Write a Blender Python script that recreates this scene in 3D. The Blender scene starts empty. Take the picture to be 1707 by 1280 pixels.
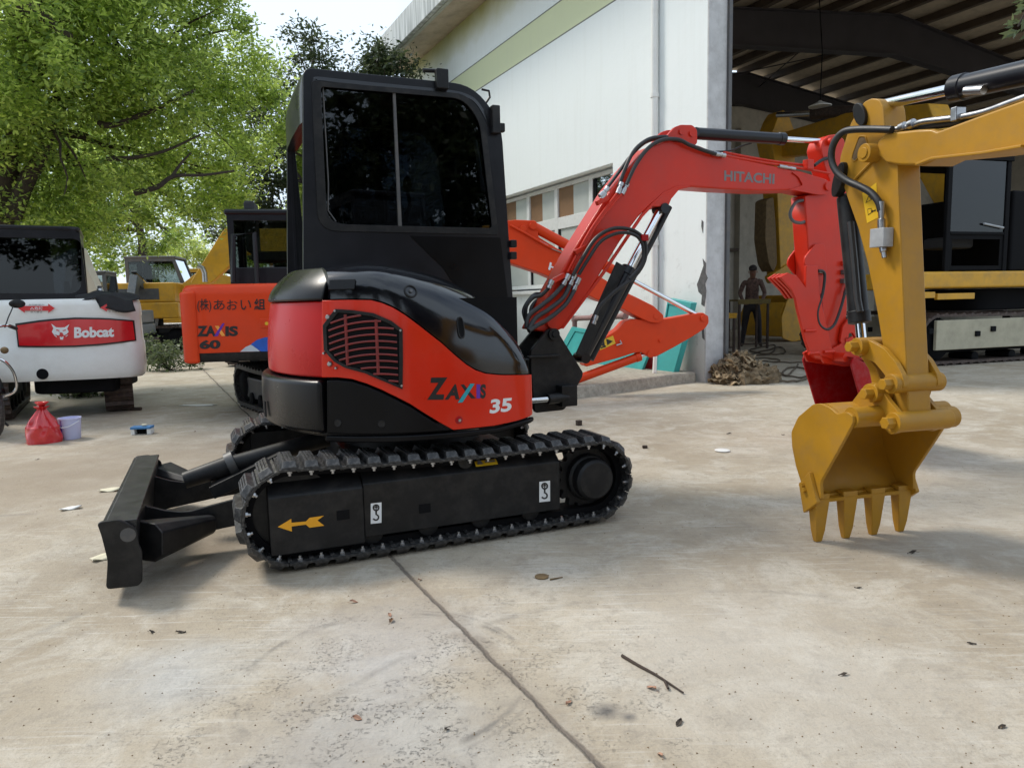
import bpy, bmesh, math, random
from mathutils import Vector, Matrix, noise
rnd = random.Random(7)
SC = bpy.context.scene
COL = SC.collection
sin, cos, pi, rad = math.sin, math.cos, math.pi, math.radians
# ---------------------------------------------------------------- camera
W, H = 1707, 1280
FPX = 1200.0
ROLL = math.atan(75 / 3512)
PITCH = math.atan((640 - (515 - (853.5 - 238) * 75 / 3512)) * cos(ROLL) / FPX)
CH = 1.22
Fw = Vector((0, cos(PITCH), -sin(PITCH)))
_R0 = Vector((1, 0, 0)); _U0 = Vector((0, sin(PITCH), cos(PITCH)))
Rt = _R0 * cos(ROLL) - _U0 * sin(ROLL)
Up = _U0 * cos(ROLL) + _R0 * sin(ROLL)
CP = Vector((0, 0, CH))
cam_d = bpy.data.cameras.new('camera')
cam_d.sensor_width = 36; cam_d.lens = 36 * FPX / W
cam_d.clip_start = 0.05; cam_d.clip_end = 500
cam = bpy.data.objects.new('camera', cam_d); COL.objects.link(cam)
m = Matrix((Rt, Up, -Fw)).transposed().to_4x4(); m.translation = CP
cam.matrix_world = m
SC.camera = cam
SC.render.resolution_x, SC.render.resolution_y = 1024, 767
# ---------------------------------------------------------------- world, sun, exposure
SUN_AZ, SUN_EL = rad(296), rad(50)
wd = bpy.data.worlds.new('World'); SC.world = wd; wd.use_nodes = True
nt = wd.node_tree; bg = nt.nodes['Background']
sky = nt.nodes.new('ShaderNodeTexSky'); sky.sky_type = 'NISHITA'; sky.sun_disc = False
sky.sun_elevation = SUN_EL; sky.sun_rotation = SUN_AZ; sky.air_density = 1.0; sky.dust_density = 2.5
tc = nt.nodes.new('ShaderNodeTexCoord'); nz = nt.nodes.new('ShaderNodeTexNoise')
nz.inputs['Scale'].default_value = 2.2; nz.inputs['Detail'].default_value = 7
rp_ = nt.nodes.new('ShaderNodeValToRGB'); rp_.color_ramp.elements[0].position = .22; rp_.color_ramp.elements[1].position = .56
mx_ = nt.nodes.new('ShaderNodeMix'); mx_.data_type = 'RGBA'
mx_.inputs[7].default_value = (5.0, 5.9, 6.9, 1)
nt.links.new(tc.outputs['Generated'], nz.inputs['Vector']); nt.links.new(nz.outputs['Fac'], rp_.inputs[0])
nt.links.new(rp_.outputs[0], mx_.inputs[0]); nt.links.new(sky.outputs[0], mx_.inputs[6]); nt.links.new(mx_.outputs[2], bg.inputs[0])
bg.inputs[1].default_value = 0.14
sl = bpy.data.lights.new('sun', 'SUN'); sl.energy = 2.1; sl.angle = rad(14); sl.color = (1, .94, .84)
so = bpy.data.objects.new('sun', sl); COL.objects.link(so)
sd = Vector((sin(SUN_AZ) * cos(SUN_EL), cos(SUN_AZ) * cos(SUN_EL), sin(SUN_EL)))
so.rotation_euler = sd.to_track_quat('Z', 'Y').to_euler(); so.location = (0, 0, 30)
SC.view_settings.view_transform = 'Standard'; SC.view_settings.look = 'None'
SC.view_settings.exposure = 0.48; SC.view_settings.gamma = 1
SC.cycles.max_bounces = 8; SC.cycles.transparent_max_bounces = 16
SC.cycles.use_denoising = True

# ---------------------------------------------------------------- geometry helpers
def ray(px, py):
    return Fw + Rt * ((px - W / 2) / FPX) - Up * ((py - H / 2) / FPX)
def gp(px, py, z=0.0):
    r = ray(px, py); t = (z - CH) / r.z
    return Vector((r.x * t, r.y * t, z))
def at(px, py, dist):
    r = ray(px, py); t = dist / r.y
    return CP + r * t
class Fr:
    """a local frame standing on the ground: x along azimuth az, y to its left, z up"""
    def __init__(s, o, azd):
        a = rad(azd); s.o = Vector((o[0], o[1], o[2] if len(o) > 2 else 0)); s.az = azd
        s.ux = Vector((sin(a), cos(a), 0)); s.uy = Vector((-s.ux.y, s.ux.x, 0)); s.uz = Vector((0, 0, 1))
        s.M = Matrix((s.ux, s.uy, s.uz)).transposed().to_4x4(); s.M.translation = s.o
        s.cl = s.loc(CP)
    def loc(s, p):
        d = Vector(p) - s.o
        return Vector((d.dot(s.ux), d.dot(s.uy), d.z))
    def dir(s, d): return Vector((d.dot(s.ux), d.dot(s.uy), d.z))
    def S(s, px, py, y=0.0):
        r = s.dir(ray(px, py)); t = (y - s.cl.y) / r.y; p = s.cl + r * t
        return (p.x, p.z)
    def L(s, px, py, y=0.0):
        x, z = s.S(px, py, y); return Vector((x, y, z))
    def X(s, px, py, x=0.0):
        r = s.dir(ray(px, py)); t = (x - s.cl.x) / r.x; return s.cl + r * t
    def Z(s, px, py, z=0.0):
        r = s.dir(ray(px, py)); t = (z - s.cl.z) / r.z; return s.cl + r * t
    def PS(s, pts, y): return [s.S(a, b, y) for a, b in pts]
def zz(x0, y0, k): return lambda *pts: [(x0 + a / k, y0 + b / k) for a, b in pts]

def cr(pts, n=6, closed=False):
    P = [Vector(p) for p in pts]; out = []; N = len(P)
    for i in range(N if closed else N - 1):
        if closed: a, b, c, d = P[(i - 1) % N], P[i], P[(i + 1) % N], P[(i + 2) % N]
        else: a, b, c, d = P[max(i - 1, 0)], P[i], P[i + 1], P[min(i + 2, N - 1)]
        for k in range(n):
            t = k / n
            out.append(.5 * ((2 * b) + (c - a) * t + (2 * a - 5 * b + 4 * c - d) * t * t + (3 * b - a - 3 * c + d) * t ** 3))
    if not closed: out.append(P[-1])
    return out
def rp(pts, r, n=4):
    """round the corners of a 2D polygon; r is one radius or one per corner"""
    out = []; N = len(pts)
    for i in range(N):
        p = Vector(pts[i][:2]); a = Vector(pts[i - 1][:2]); b = Vector(pts[(i + 1) % N][:2])
        ri = r[i] if isinstance(r, (list, tuple)) else r
        da, db = (a - p), (b - p)
        ri = min(ri, da.length * .45, db.length * .45)
        if ri < 1e-5: out.append((p.x, p.y)); continue
        u, v = p + da.normalized() * ri, p + db.normalized() * ri
        for k in range(n + 1):
            t = k / n; q = u * (1 - t) ** 2 + p * 2 * t * (1 - t) + v * t * t
            out.append((q.x, q.y))
    return out
class MB:
    def __init__(s): s.v = []; s.f = []; s.mi = []; s.cur = 0
    def add(s, vs, fs):
        o = len(s.v); s.v += [tuple(v) for v in vs]; s.f += [tuple(i + o for i in f) for f in fs]; s.mi += [s.cur] * len(fs); return s
    def box(s, c, d, M=None):
        x, y, z = d[0] / 2, d[1] / 2, d[2] / 2
        vs = [Vector((a, b, e)) for a in (-x, x) for b in (-y, y) for e in (-z, z)]
        if M is not None: vs = [M @ v for v in vs]
        c = Vector(c)
        return s.add([v + c for v in vs], [(0, 1, 3, 2), (4, 6, 7, 5), (0, 4, 5, 1), (2, 3, 7, 6), (0, 2, 6, 4), (1, 5, 7, 3)])
    def prism(s, pts, a, b, fn=None):
        """2D polygon (x,z) swept from y=a to y=b; fn(x,z,y) maps to 3D"""
        fn = fn or (lambda x, z, y: (x, y, z)); n = len(pts)
        vs = [fn(p[0], p[1], a) for p in pts] + [fn(p[0], p[1], b) for p in pts]
        fs = [tuple(range(n - 1, -1, -1)), tuple(range(n, 2 * n))] + [(i, (i + 1) % n, n + (i + 1) % n, n + i) for i in range(n)]
        return s.add(vs, fs)
    def ring(s, po, pi_, a, b, fn=None):
        """plate with a hole: outer and inner 2D loops with the same number of points"""
        fn = fn or (lambda x, z, y: (x, y, z)); n = len(po)
        vs = [fn(p[0], p[1], y) for y in (a, b) for l in (po, pi_) for p in l]; fs = []
        for i in range(n):
            j = (i + 1) % n
            fs += [(i, j, n + j, n + i), (2 * n + i, 3 * n + i, 3 * n + j, 2 * n + j), (i, 2 * n + i, 2 * n + j, j), (n + i, n + j, 3 * n + j, 3 * n + i)]
        return s.add(vs, fs)
    def tube(s, pts, r, n=10, cap=True):
        P = [Vector(p) for p in pts]; N = len(P)
        R = r if isinstance(r, (list, tuple)) else [r] * N
        vs = []; fs = []; up = None
        for i in range(N):
            t = (P[min(i + 1, N - 1)] - P[max(i - 1, 0)])
            t = t.normalized() if t.length > 1e-9 else Vector((0, 0, 1))
            if up is None: up = Vector((0, 0, 1)) if abs(t.z) < .9 else Vector((1, 0, 0))
            sd_ = t.cross(up)
            sd_ = sd_.normalized() if sd_.length > 1e-6 else Vector((1, 0, 0))
            up = sd_.cross(t).normalized()
            for k in range(n):
                a = 2 * pi * k / n; vs.append(P[i] + (sd_ * cos(a) + up * sin(a)) * R[i])
        for i in range(N - 1):
            for k in range(n):
                j = (k + 1) % n; fs.append((i * n + k, i * n + j, (i + 1) * n + j, (i + 1) * n + k))
        if cap: fs += [tuple(range(n - 1, -1, -1)), tuple(range((N - 1) * n, N * n))]
        return s.add(vs, fs)
    def cyl(s, p, q, r, n=20, r2=None): return s.tube([p, q], [r, r if r2 is None else r2], n)
    def lathe(s, prof, p, ax, n=24):
        """profile of (radius, height along ax)"""
        p = Vector(p); ax = Vector(ax).normalized(); u = ax.cross(Vector((0, 0, 1)) if abs(ax.z) < .9 else Vector((1, 0, 0))).normalized(); w = ax.cross(u)
        vs = []; fs = []; m_ = len(prof)
        for r, h in prof:
            for k in range(n):
                a = 2 * pi * k / n; vs.append(p + ax * h + (u * cos(a) + w * sin(a)) * max(r, 1e-4))
        for i in range(m_ - 1):
            for k in range(n):
                j = (k + 1) % n; fs.append((i * n + k, i * n + j, (i + 1) * n + j, (i + 1) * n + k))
        fs += [tuple(range(n - 1, -1, -1)), tuple(range((m_ - 1) * n, m_ * n))]
        return s.add(vs, fs)
    def grid(s, rows, closeu=False, caps=False):
        n = len(rows[0]); vs = [p for r in rows for p in r]; fs = []
        for i in range(len(rows) - 1):
            for k in range(n if closeu else n - 1):
                j = (k + 1) % n; fs.append((i * n + k, i * n + j, (i + 1) * n + j, (i + 1) * n + k))
        if caps: fs += [tuple(range(n - 1, -1, -1)), tuple(range((len(rows) - 1) * n, len(rows) * n))]
        return s.add(vs, fs)
    def ball(s, c, r, n=12, m_=8):
        r = r if isinstance(r, (tuple, list)) else (r, r, r); c = Vector(c)
        rows = [[c + Vector((r[0] * sin(t) * cos(a), r[1] * sin(t) * sin(a), r[2] * cos(t))) for a in [2 * pi * k / n for k in range(n)]] for t in [max(1e-3, pi * i / m_) if i < m_ else pi - 1e-3 for i in range(m_ + 1)]]
        return s.grid(rows, True, True)
    def build(s, name, mat, parent=None, bevel=0, smooth=38, seg=2, recalc=True):
        me = bpy.data.meshes.new(name); me.from_pydata(s.v, [], s.f)
        mats = mat if isinstance(mat, (list, tuple)) else [mat]
        for mt in mats: me.materials.append(mt)
        if len(mats) > 1: me.polygons.foreach_set('material_index', s.mi)
        if recalc:
            bm = bmesh.new(); bm.from_mesh(me); bmesh.ops.recalc_face_normals(bm, faces=bm.faces[:]); bm.to_mesh(me); bm.free()
        return link(name, me, parent, bevel, smooth, seg)
def link(name, me, parent=None, bevel=0, smooth=38, seg=2):
    o = bpy.data.objects.new(name, me); COL.objects.link(o)
    if parent is not None: o.parent = parent
    if smooth:
        me.polygons.foreach_set('use_smooth', [True] * len(me.polygons)); me.set_sharp_from_angle(angle=rad(smooth))
    if bevel:
        b = o.modifiers.new('bevel', 'BEVEL'); b.width = bevel; b.segments = seg; b.limit_method = 'ANGLE'; b.angle_limit = rad(32); b.harden_normals = True; b.use_clamp_overlap = True
    return o
def tag(o, label=None, cat=None, group=None, kind=None):
    if label: o['label'] = label
    if cat: o['category'] = cat
    if group: o['group'] = group
    if kind: o['kind'] = kind
    return o
def root(name, fr, label, cat, group=None):
    o = bpy.data.objects.new(name, None); COL.objects.link(o); o.empty_display_size = .2
    o.matrix_world = fr.M if isinstance(fr, Fr) else Matrix.Translation(Vector(fr))
    return tag(o, label, cat, group)
def copy_tree(o, parent=None):
    c = o.copy(); COL.objects.link(c)
    if parent is not None: c.parent = parent
    for ch in [x for x in o.children]: copy_tree(ch, c)
    return c
_fc = {}
def text_geo(s, bold=0.0, sx=1.0, shear=0.0):
    k = (s, bold, sx, shear)
    if k not in _fc:
        cu = bpy.data.curves.new('lettering', 'FONT'); cu.body = s; cu.size = 1; cu.offset = bold; cu.shear = shear; cu.resolution_u = 4
        ob = bpy.data.objects.new('lettering', cu); COL.objects.link(ob); bpy.context.view_layer.update()
        me = bpy.data.meshes.new_from_object(ob.evaluated_get(bpy.context.evaluated_depsgraph_get()))
        bpy.data.objects.remove(ob); bpy.data.curves.remove(cu)
        vs = [v.co.copy() for v in me.vertices]; fs = [tuple(p.vertices) for p in me.polygons]; bpy.data.meshes.remove(me)
        x0 = min(v.x for v in vs); x1 = max(v.x for v in vs); y0 = min(v.y for v in vs); y1 = max(v.y for v in vs)
        _fc[k] = ([((v.x - x0) / (x1 - x0), (v.y - y0) / (y1 - y0)) for v in vs], fs)
    return _fc[k]
def lettering(s, fn, mat, parent, name='lettering', bold=0.0, shear=0.0):
    """fn(u,v) maps the text's own box (0..1, 0..1) onto the surface it is printed on"""
    uv, fs = text_geo(s, bold, 1, shear); mb = MB(); mb.add([fn(u, v) for u, v in uv], fs)
    return mb.build(name, mat, parent, smooth=0, recalc=False)
def quadmap(tl, tr, bl, br, surf):
    def fn(u, v):
        x = (tl[0] * (1 - u) + tr[0] * u) * v + (bl[0] * (1 - u) + br[0] * u) * (1 - v)
        y = (tl[1] * (1 - u) + tr[1] * u) * v + (bl[1] * (1 - u) + br[1] * u) * (1 - v)
        return surf(x, y)
    return fn
def flat(polys, fn, mat, parent, name):
    mb = MB()
    for p in polys: mb.add([fn(*q) for q in p], [tuple(range(len(p)))])
    return mb.build(name, mat, parent, smooth=0, recalc=False)

# ---------------------------------------------------------------- materials
def NT(name):
    mt = bpy.data.materials.new(name); mt.use_nodes = True; t = mt.node_tree
    return mt, t, t.nodes['Principled BSDF'], t.nodes.new, t.links.new
def paint(name, col, rough=.35, metal=0.0, var=.10, scale=6.0, coat=0.0, bump=.0, dirt=None, dirt_amt=.35, spec=.5, bscale=60.0):
    mt, t, p, N, L = NT(name)
    tc = N('ShaderNodeTexCoord'); nz = N('ShaderNodeTexNoise'); nz.inputs['Scale'].default_value = scale; nz.inputs['Detail'].default_value = 6; nz.inputs['Roughness'].default_value = .62
    L(tc.outputs['Object'], nz.inputs['Vector'])
    r = N('ShaderNodeValToRGB'); a, b = r.color_ramp.elements; a.position = .3; b.position = .7
    a.color = tuple(c * (1 - var) for c in col) + (1,); b.color = tuple(min(1, c * (1 + var)) for c in col) + (1,)
    L(nz.outputs['Fac'], r.inputs[0]); out = r.outputs[0]
    if dirt:
        n2 = N('ShaderNodeTexNoise'); n2.inputs['Scale'].default_value = scale * 2.3; n2.inputs['Detail'].default_value = 9; n2.inputs['Roughness'].default_value = .7
        L(tc.outputs['Object'], n2.inputs['Vector'])
        r2 = N('ShaderNodeValToRGB'); r2.color_ramp.elements[0].position = .45; r2.color_ramp.elements[1].position = .75
        r2.color_ramp.elements[1].color = (dirt_amt,) * 3 + (1,)
        L(n2.outputs['Fac'], r2.inputs[0])
        mx = N('ShaderNodeMix'); mx.data_type = 'RGBA'; mx.inputs[7].default_value = tuple(dirt) + (1,)
        L(r2.outputs[0], mx.inputs[0]); L(out, mx.inputs[6]); out = mx.outputs[2]
    L(out, p.inputs['Base Color'])
    mr = N('ShaderNodeMapRange'); mr.inputs[3].default_value = max(.02, rough - .1); mr.inputs[4].default_value = min(1, rough + .14)
    L(nz.outputs['Fac'], mr.inputs[0]); L(mr.outputs[0], p.inputs['Roughness'])
    p.inputs['Metallic'].default_value = metal; p.inputs['Specular IOR Level'].default_value = spec
    if coat: p.inputs['Coat Weight'].default_value = coat; p.inputs['Coat Roughness'].default_value = .08
    if bump:
        n3 = N('ShaderNodeTexNoise'); n3.inputs['Scale'].default_value = bscale; n3.inputs['Detail'].default_value = 4
        L(tc.outputs['Object'], n3.inputs['Vector'])
        bp = N('ShaderNodeBump'); bp.inputs['Strength'].default_value = bump; bp.inputs['Distance'].default_value = .01
        L(n3.outputs['Fac'], bp.inputs['Height']); L(bp.outputs[0], p.inputs['Normal'])
    return mt
def glass(name, tint=(.3, .33, .33), refl=.5):
    mt, t, p, N, L = NT(name); out = t.nodes['Material Output']
    tr = N('ShaderNodeBsdfTransparent'); tr.inputs[0].default_value = tuple(tint) + (1,)
    gl = N('ShaderNodeBsdfGlossy'); gl.inputs['Roughness'].default_value = .015; gl.inputs[0].default_value = (1, 1, 1, 1)
    fr = N('ShaderNodeFresnel'); fr.inputs[0].default_value = 1.5; mx = N('ShaderNodeMixShader')
    L(fr.outputs[0], mx.inputs[0]); L(tr.outputs[0], mx.inputs[1]); L(gl.outputs[0], mx.inputs[2]); L(mx.outputs[0], out.inputs[0])
    t.nodes.remove(p); return mt
def leafmat(name, c1, c2, tr=.5):
    mt, t, p, N, L = NT(name); out = t.nodes['Material Output']
    oi = N('ShaderNodeNewGeometry'); r = N('ShaderNodeValToRGB')
    r.color_ramp.elements[0].color = tuple(c1) + (1,); r.color_ramp.elements[1].color = tuple(c2) + (1,)
    L(oi.outputs['Random Per Island'], r.inputs[0])
    L(r.outputs[0], p.inputs['Base Color']); p.inputs['Roughness'].default_value = .45
    tl = N('ShaderNodeBsdfTranslucent'); mx = N('ShaderNodeMixShader'); mx.inputs[0].default_value = tr
    hs = N('ShaderNodeHueSaturation'); hs.inputs['Saturation'].default_value = .92; hs.inputs['Value'].default_value = 2.0; hs.inputs['Hue'].default_value = .480
    L(r.outputs[0], hs.inputs['Color']); L(hs.outputs[0], tl.inputs[0])
    L(p.outputs[0], mx.inputs[1]); L(tl.outputs[0], mx.inputs[2]); L(mx.outputs[0], out.inputs[0])
    return mt
M = {}
DUST = (.22, .18, .13)
M['red'] = paint('orange_red_paint', (.62, .022, .005), .30, coat=.30, spec=.22, dirt=(.42, .07, .05), dirt_amt=.22, var=.07, scale=3, bump=.02, bscale=25)
M['boomred'] = paint('red_paint', (.58, .024, .006), .35, coat=.14, spec=.25, dirt=(.40, .06, .05), dirt_amt=.25, var=.10, scale=3, bump=.03, bscale=30)
M['darkred'] = paint('dark_red_paint', (.34, .004, .006), .45, spec=.2, var=.12, scale=5, dirt=(.3, .2, .22), dirt_amt=.25)
M['cwred'] = paint('crimson_paint', (.44, .010, .008), .27, coat=.06, spec=.16, var=.07, scale=3)
M['orange'] = paint('bright_orange_paint', (.66, .050, .008), .42, coat=.1, spec=.2, var=.07, scale=2.5, dirt=(.4, .06, .03), dirt_amt=.2)
M['gloss'] = paint('glossy_black_paint', (.004, .004, .005), .27, coat=.03, spec=.24, var=.3, scale=4, bump=.012, bscale=14)
M['bladeb'] = paint('blade_black', (.012, .012, .013), .38, spec=.45, var=.3, scale=5, bump=.03, dirt=(.11, .105, .10), dirt_amt=.35)
M['hoodb'] = paint('hood_gloss_black', (.004, .004, .006), .11, coat=.4, spec=.5, var=.3, scale=4, bump=.012, bscale=10)
M['panelb'] = paint('panel_black', (.004, .004, .005), .30, spec=.16, var=.3, scale=5)
M['black'] = paint('satin_black_paint', (.008, .008, .009), .44, spec=.3, var=.3, scale=5, bump=.03, dirt=(.10, .09, .08), dirt_amt=.22)
M['cabblk'] = paint('cab_black_paint', (.006, .006, .009), .3, spec=.32, coat=.06, var=.3, scale=4, dirt=(.05, .05, .06), dirt_amt=.08)
M['rubber'] = paint('track_rubber', (.016, .016, .017), .40, spec=.5, var=.35, scale=18, bump=.12, bscale=90, dirt=(.20, .19, .18), dirt_amt=.6)
M['hose'] = paint('hose_rubber', (.014, .014, .015), .45, var=.25, scale=20)
M['steel'] = paint('bare_steel', (.42, .42, .43), .32, metal=1, var=.15, scale=20)
M['chrome'] = paint('chrome_rod', (.75, .76, .78), .12, metal=1, var=.05)
M['yellow'] = paint('ochre_yellow_paint', (.41, .205, .014), .45, coat=.08, spec=.3, var=.10, scale=4, bump=.06, bscale=22, dirt=(.27, .16, .06), dirt_amt=.45)
M['yelbg'] = paint('weathered_yellow_paint', (.60, .31, .018), .5, var=.12, scale=2.5, dirt=(.25, .17, .07), dirt_amt=.5)
M['cream'] = paint('cream_paint', (.42, .38, .27), .5, var=.12, scale=2, dirt=(.2, .17, .12), dirt_amt=.5)
M['white'] = paint('white_paint', (.80, .80, .77), .35, coat=.3, var=.03, scale=3, dirt=(.6, .57, .5), dirt_amt=.3)
M['signred'] = paint('red_vinyl', (.60, .012, .018), .2, coat=.6, var=.05)
M['decwhite'] = paint('white_vinyl', (.75, .76, .77), .4, var=.03)
M['decgrey'] = paint('grey_vinyl', (.16, .15, .15), .35, var=.05)
M['decblack'] = paint('black_vinyl', (.010, .010, .012), .35, var=.1)
M['decyel'] = paint('yellow_vinyl', (.72, .44, .02), .4, var=.04)
M['arrow'] = paint('amber_vinyl', (.80, .36, .01), .45, var=.05)
M['teal_d'] = paint('teal_vinyl', (.02, .30, .36), .4); M['purple_d'] = paint('purple_vinyl', (.12, .02, .35), .4)
M['blue_d'] = paint('blue_vinyl', (.01, .09, .45), .35, var=.2); M['orange_d'] = paint('orange_vinyl', (.85, .33, .05), .4)
M['slate'] = paint('slate_plastic', (.05, .065, .075), .45, var=.2, dirt=DUST, dirt_amt=.3)
M['greyp'] = paint('grey_paint', (.075, .075, .078), .45, var=.15, scale=4, dirt=DUST, dirt_amt=.35)
M['rusty'] = paint('worn_track_steel', (.055, .038, .032), .6, metal=.3, var=.35, scale=9, dirt=(.17, .12, .09), dirt_amt=.7, bump=.15)
M['dark'] = paint('dark_underside', (.006, .006, .007), .75, var=.3, spec=.12)
M['roofb'] = paint('roof_black', (.008, .008, .010), .28, spec=.5, coat=.15, var=.3, scale=5, bump=.012, bscale=12)
M['alloy'] = paint('cast_alloy', (.36, .37, .38), .35, var=.15, scale=20)
M['mud'] = paint('dusty_recess', (.17, .11, .05), .8, var=.3, scale=12)
M['rustleg'] = paint('rusty_angle_iron', (.07, .045, .035), .8, var=.3)
M['seat'] = paint('seat_fabric', (.03, .03, .032), .8, var=.2)
M['glassd'] = glass('tinted_cab_glass', (.16, .18, .20)); M['glassk'] = glass('dark_dusty_glass', (.05, .055, .06)); M['glassm'] = glass('lightly_tinted_cab_glass', (.34, .37, .40)); M['glassc'] = glass('clear_cab_glass', (.62, .66, .64))
M['frost'] = paint('frosted_window_glass', (.46, .49, .46), .3, var=.05, scale=5, coat=.2)
M['brownp'] = paint('brown_board', (.20, .11, .05), .6, var=.12, scale=4)
M['alu'] = paint('white_window_frame', (.66, .67, .65), .45, var=.06, dirt=(.4, .38, .33), dirt_amt=.3)
# ================================================================ ground
def ground_material():
    mt, t, p, N, L = NT('yard_concrete')
    tc = N('ShaderNodeTexCoord'); P = tc.outputs['Object']
    def noise_(sc, det=6, ro=.6, vec=P, dist=0):
        n = N('ShaderNodeTexNoise'); n.inputs['Scale'].default_value = sc; n.inputs['Detail'].default_value = det; n.inputs['Roughness'].default_value = ro; n.inputs['Distortion'].default_value = dist
        L(vec, n.inputs['Vector']); return n.outputs['Fac']
    def ramp(f, a, b, ca=(0, 0, 0), cb=(1, 1, 1)):
        r = N('ShaderNodeValToRGB'); r.color_ramp.elements[0].position = a; r.color_ramp.elements[1].position = b
        r.color_ramp.elements[0].color = tuple(ca) + (1,); r.color_ramp.elements[1].color = tuple(cb) + (1,); L(f, r.inputs[0]); return r.outputs[0]
    def mix(f, a, b, mode='MIX'):
        x = N('ShaderNodeMix'); x.data_type = 'RGBA'; x.blend_type = mode
        for s, i in ((f, 0), (a, 6), (b, 7)):
            if isinstance(s, (int, float)): x.inputs[i].default_value = s
            elif isinstance(s, tuple): x.inputs[i].default_value = s + (1,)
            else: L(s, x.inputs[i])
        return x.outputs[2]
    def math_(op, a, b=None):
        x = N('ShaderNodeMath'); x.operation = op
        for s, i in ((a, 0), (b, 1)):
            if s is None: continue
            if isinstance(s, (int, float)): x.inputs[i].default_value = s
            else: L(s, x.inputs[i])
        return x.outputs[0]
    def mapped(rot, sc):
        mp = N('ShaderNodeMapping'); mp.inputs['Rotation'].default_value = (0, 0, rot); mp.inputs['Scale'].default_value = sc; L(P, mp.inputs['Vector']); return mp.outputs[0]
    c = ramp(noise_(.55, 9, .66), .38, .64, (.33, .268, .19), (.50, .435, .34))
    c = mix(math_('MULTIPLY', ramp(noise_(2.6, 9, .72, dist=.6), .47, .63), .6), c, (.58, .535, .455))
    c = mix(math_('MULTIPLY', ramp(noise_(7.5, 9, .74, dist=.5), .51, .64), .55), c, (.29, .245, .19))
    c = mix(math_('MULTIPLY', ramp(noise_(28, 8, .78), .53, .65), .5), c, (.25, .215, .17))
    c = mix(math_('MULTIPLY', ramp(noise_(120, 4, .8), .52, .64), .4), c, (.22, .19, .155))
    # trowel marks and scrapes, long in two directions
    for rot, sc, lo, hi, amt, cc in ((.5, (1.2, 22, 1), .545, .67, .45, (.68, .65, .59)), (-.75, (1.4, 30, 1), .555, .67, .42, (.66, .63, .58)), (1.05, (1, 26, 1), .56, .69, .45, (.22, .185, .15)), (.2, (.8, 34, 1), .57, .69, .42, (.20, .175, .15))):
        s_ = ramp(noise_(2.2, 8, .7, mapped(rot, sc)), lo, hi)
        gate = ramp(noise_(.9 + rot * .2, 4, .5, mapped(rot, (1, 1, 1))), .46, .57)
        c = mix(math_('MULTIPLY', math_('MULTIPLY', s_, gate), amt), c, cc)
    # worn grey, darker brown, pale and pitted black patches
    sep = N('ShaderNodeSeparateXYZ'); L(P, sep.inputs[0])
    def blob(x, y, r):
        dx = math_('SUBTRACT', sep.outputs[0], x); dy = math_('SUBTRACT', sep.outputs[1], y)
        d = math_('SQRT', math_('ADD', math_('MULTIPLY', dx, dx), math_('MULTIPLY', dy, dy)))
        return ramp(math_('ADD', math_('DIVIDE', d, r), math_('MULTIPLY', math_('SUBTRACT', noise_(3.1, 6, .6), .5), 1.1)), .15, 1.0, (1, 1, 1), (0, 0, 0))
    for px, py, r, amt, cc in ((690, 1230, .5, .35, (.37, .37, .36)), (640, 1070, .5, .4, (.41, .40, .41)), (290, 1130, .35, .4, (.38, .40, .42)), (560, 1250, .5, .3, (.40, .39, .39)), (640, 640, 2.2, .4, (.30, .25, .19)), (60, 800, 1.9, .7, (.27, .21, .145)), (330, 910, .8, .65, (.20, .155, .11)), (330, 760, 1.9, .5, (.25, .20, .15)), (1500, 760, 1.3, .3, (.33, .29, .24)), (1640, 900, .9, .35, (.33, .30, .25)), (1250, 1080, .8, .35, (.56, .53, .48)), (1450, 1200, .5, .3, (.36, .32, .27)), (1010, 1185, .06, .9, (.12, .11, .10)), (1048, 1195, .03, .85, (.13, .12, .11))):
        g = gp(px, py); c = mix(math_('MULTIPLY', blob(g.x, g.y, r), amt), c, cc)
    g = gp(690, 1190); pit = math_('MULTIPLY', blob(g.x, g.y, .95), math_('MULTIPLY', ramp(noise_(60, 9, .8), .54, .60), ramp(noise_(5.5, 6, .7), .48, .60)))
    c = mix(math_('MULTIPLY', pit, .75), c, (.19, .18, .165))
    g = gp(420, 1010); pit2 = math_('MULTIPLY', blob(g.x, g.y, .8), math_('MULTIPLY', ramp(noise_(48, 8, .8), .53, .60), ramp(noise_(5, 7, .75, mapped(.1, (1, 2.2, 1))), .52, .60)))
    c = mix(math_('MULTIPLY', pit2, .75), c, (.17, .15, .12))
    for qc, qr, w_, amt in (((640, 1125), (520, 1052), .012, .6), ((645, 1120), (545, 1040), .007, .5), ((660, 1130), (500, 1075), .006, .4), ((1500, 1500), (1180, 985), .016, .3), ((-200, 980), (160, 1010), .02, .35)):
        g = gp(*qc); R_ = (gp(*qr) - g).length
        dx = math_('SUBTRACT', sep.outputs[0], g.x); dy = math_('SUBTRACT', sep.outputs[1], g.y)
        d = math_('ABSOLUTE', math_('SUBTRACT', math_('SQRT', math_('ADD', math_('MULTIPLY', dx, dx), math_('MULTIPLY', dy, dy))), R_))
        d = math_('ADD', d, math_('MULTIPLY', math_('SUBTRACT', noise_(25, 5, .7), .5), .03))
        f_ = math_('MULTIPLY', ramp(d, w_ * .3, w_ * 1.6, (1, 1, 1), (0, 0, 0)), ramp(noise_(2.4, 5, .6), .46, .58))
        c = mix(math_('MULTIPLY', f_, amt), c, (.17, .155, .135))
    # saw-cut joint parallel to the shed, and one crossing it
    wob = math_('MULTIPLY', math_('SUBTRACT', noise_(2.0, 5, .6), .5), .05)
    joints = []
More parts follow.
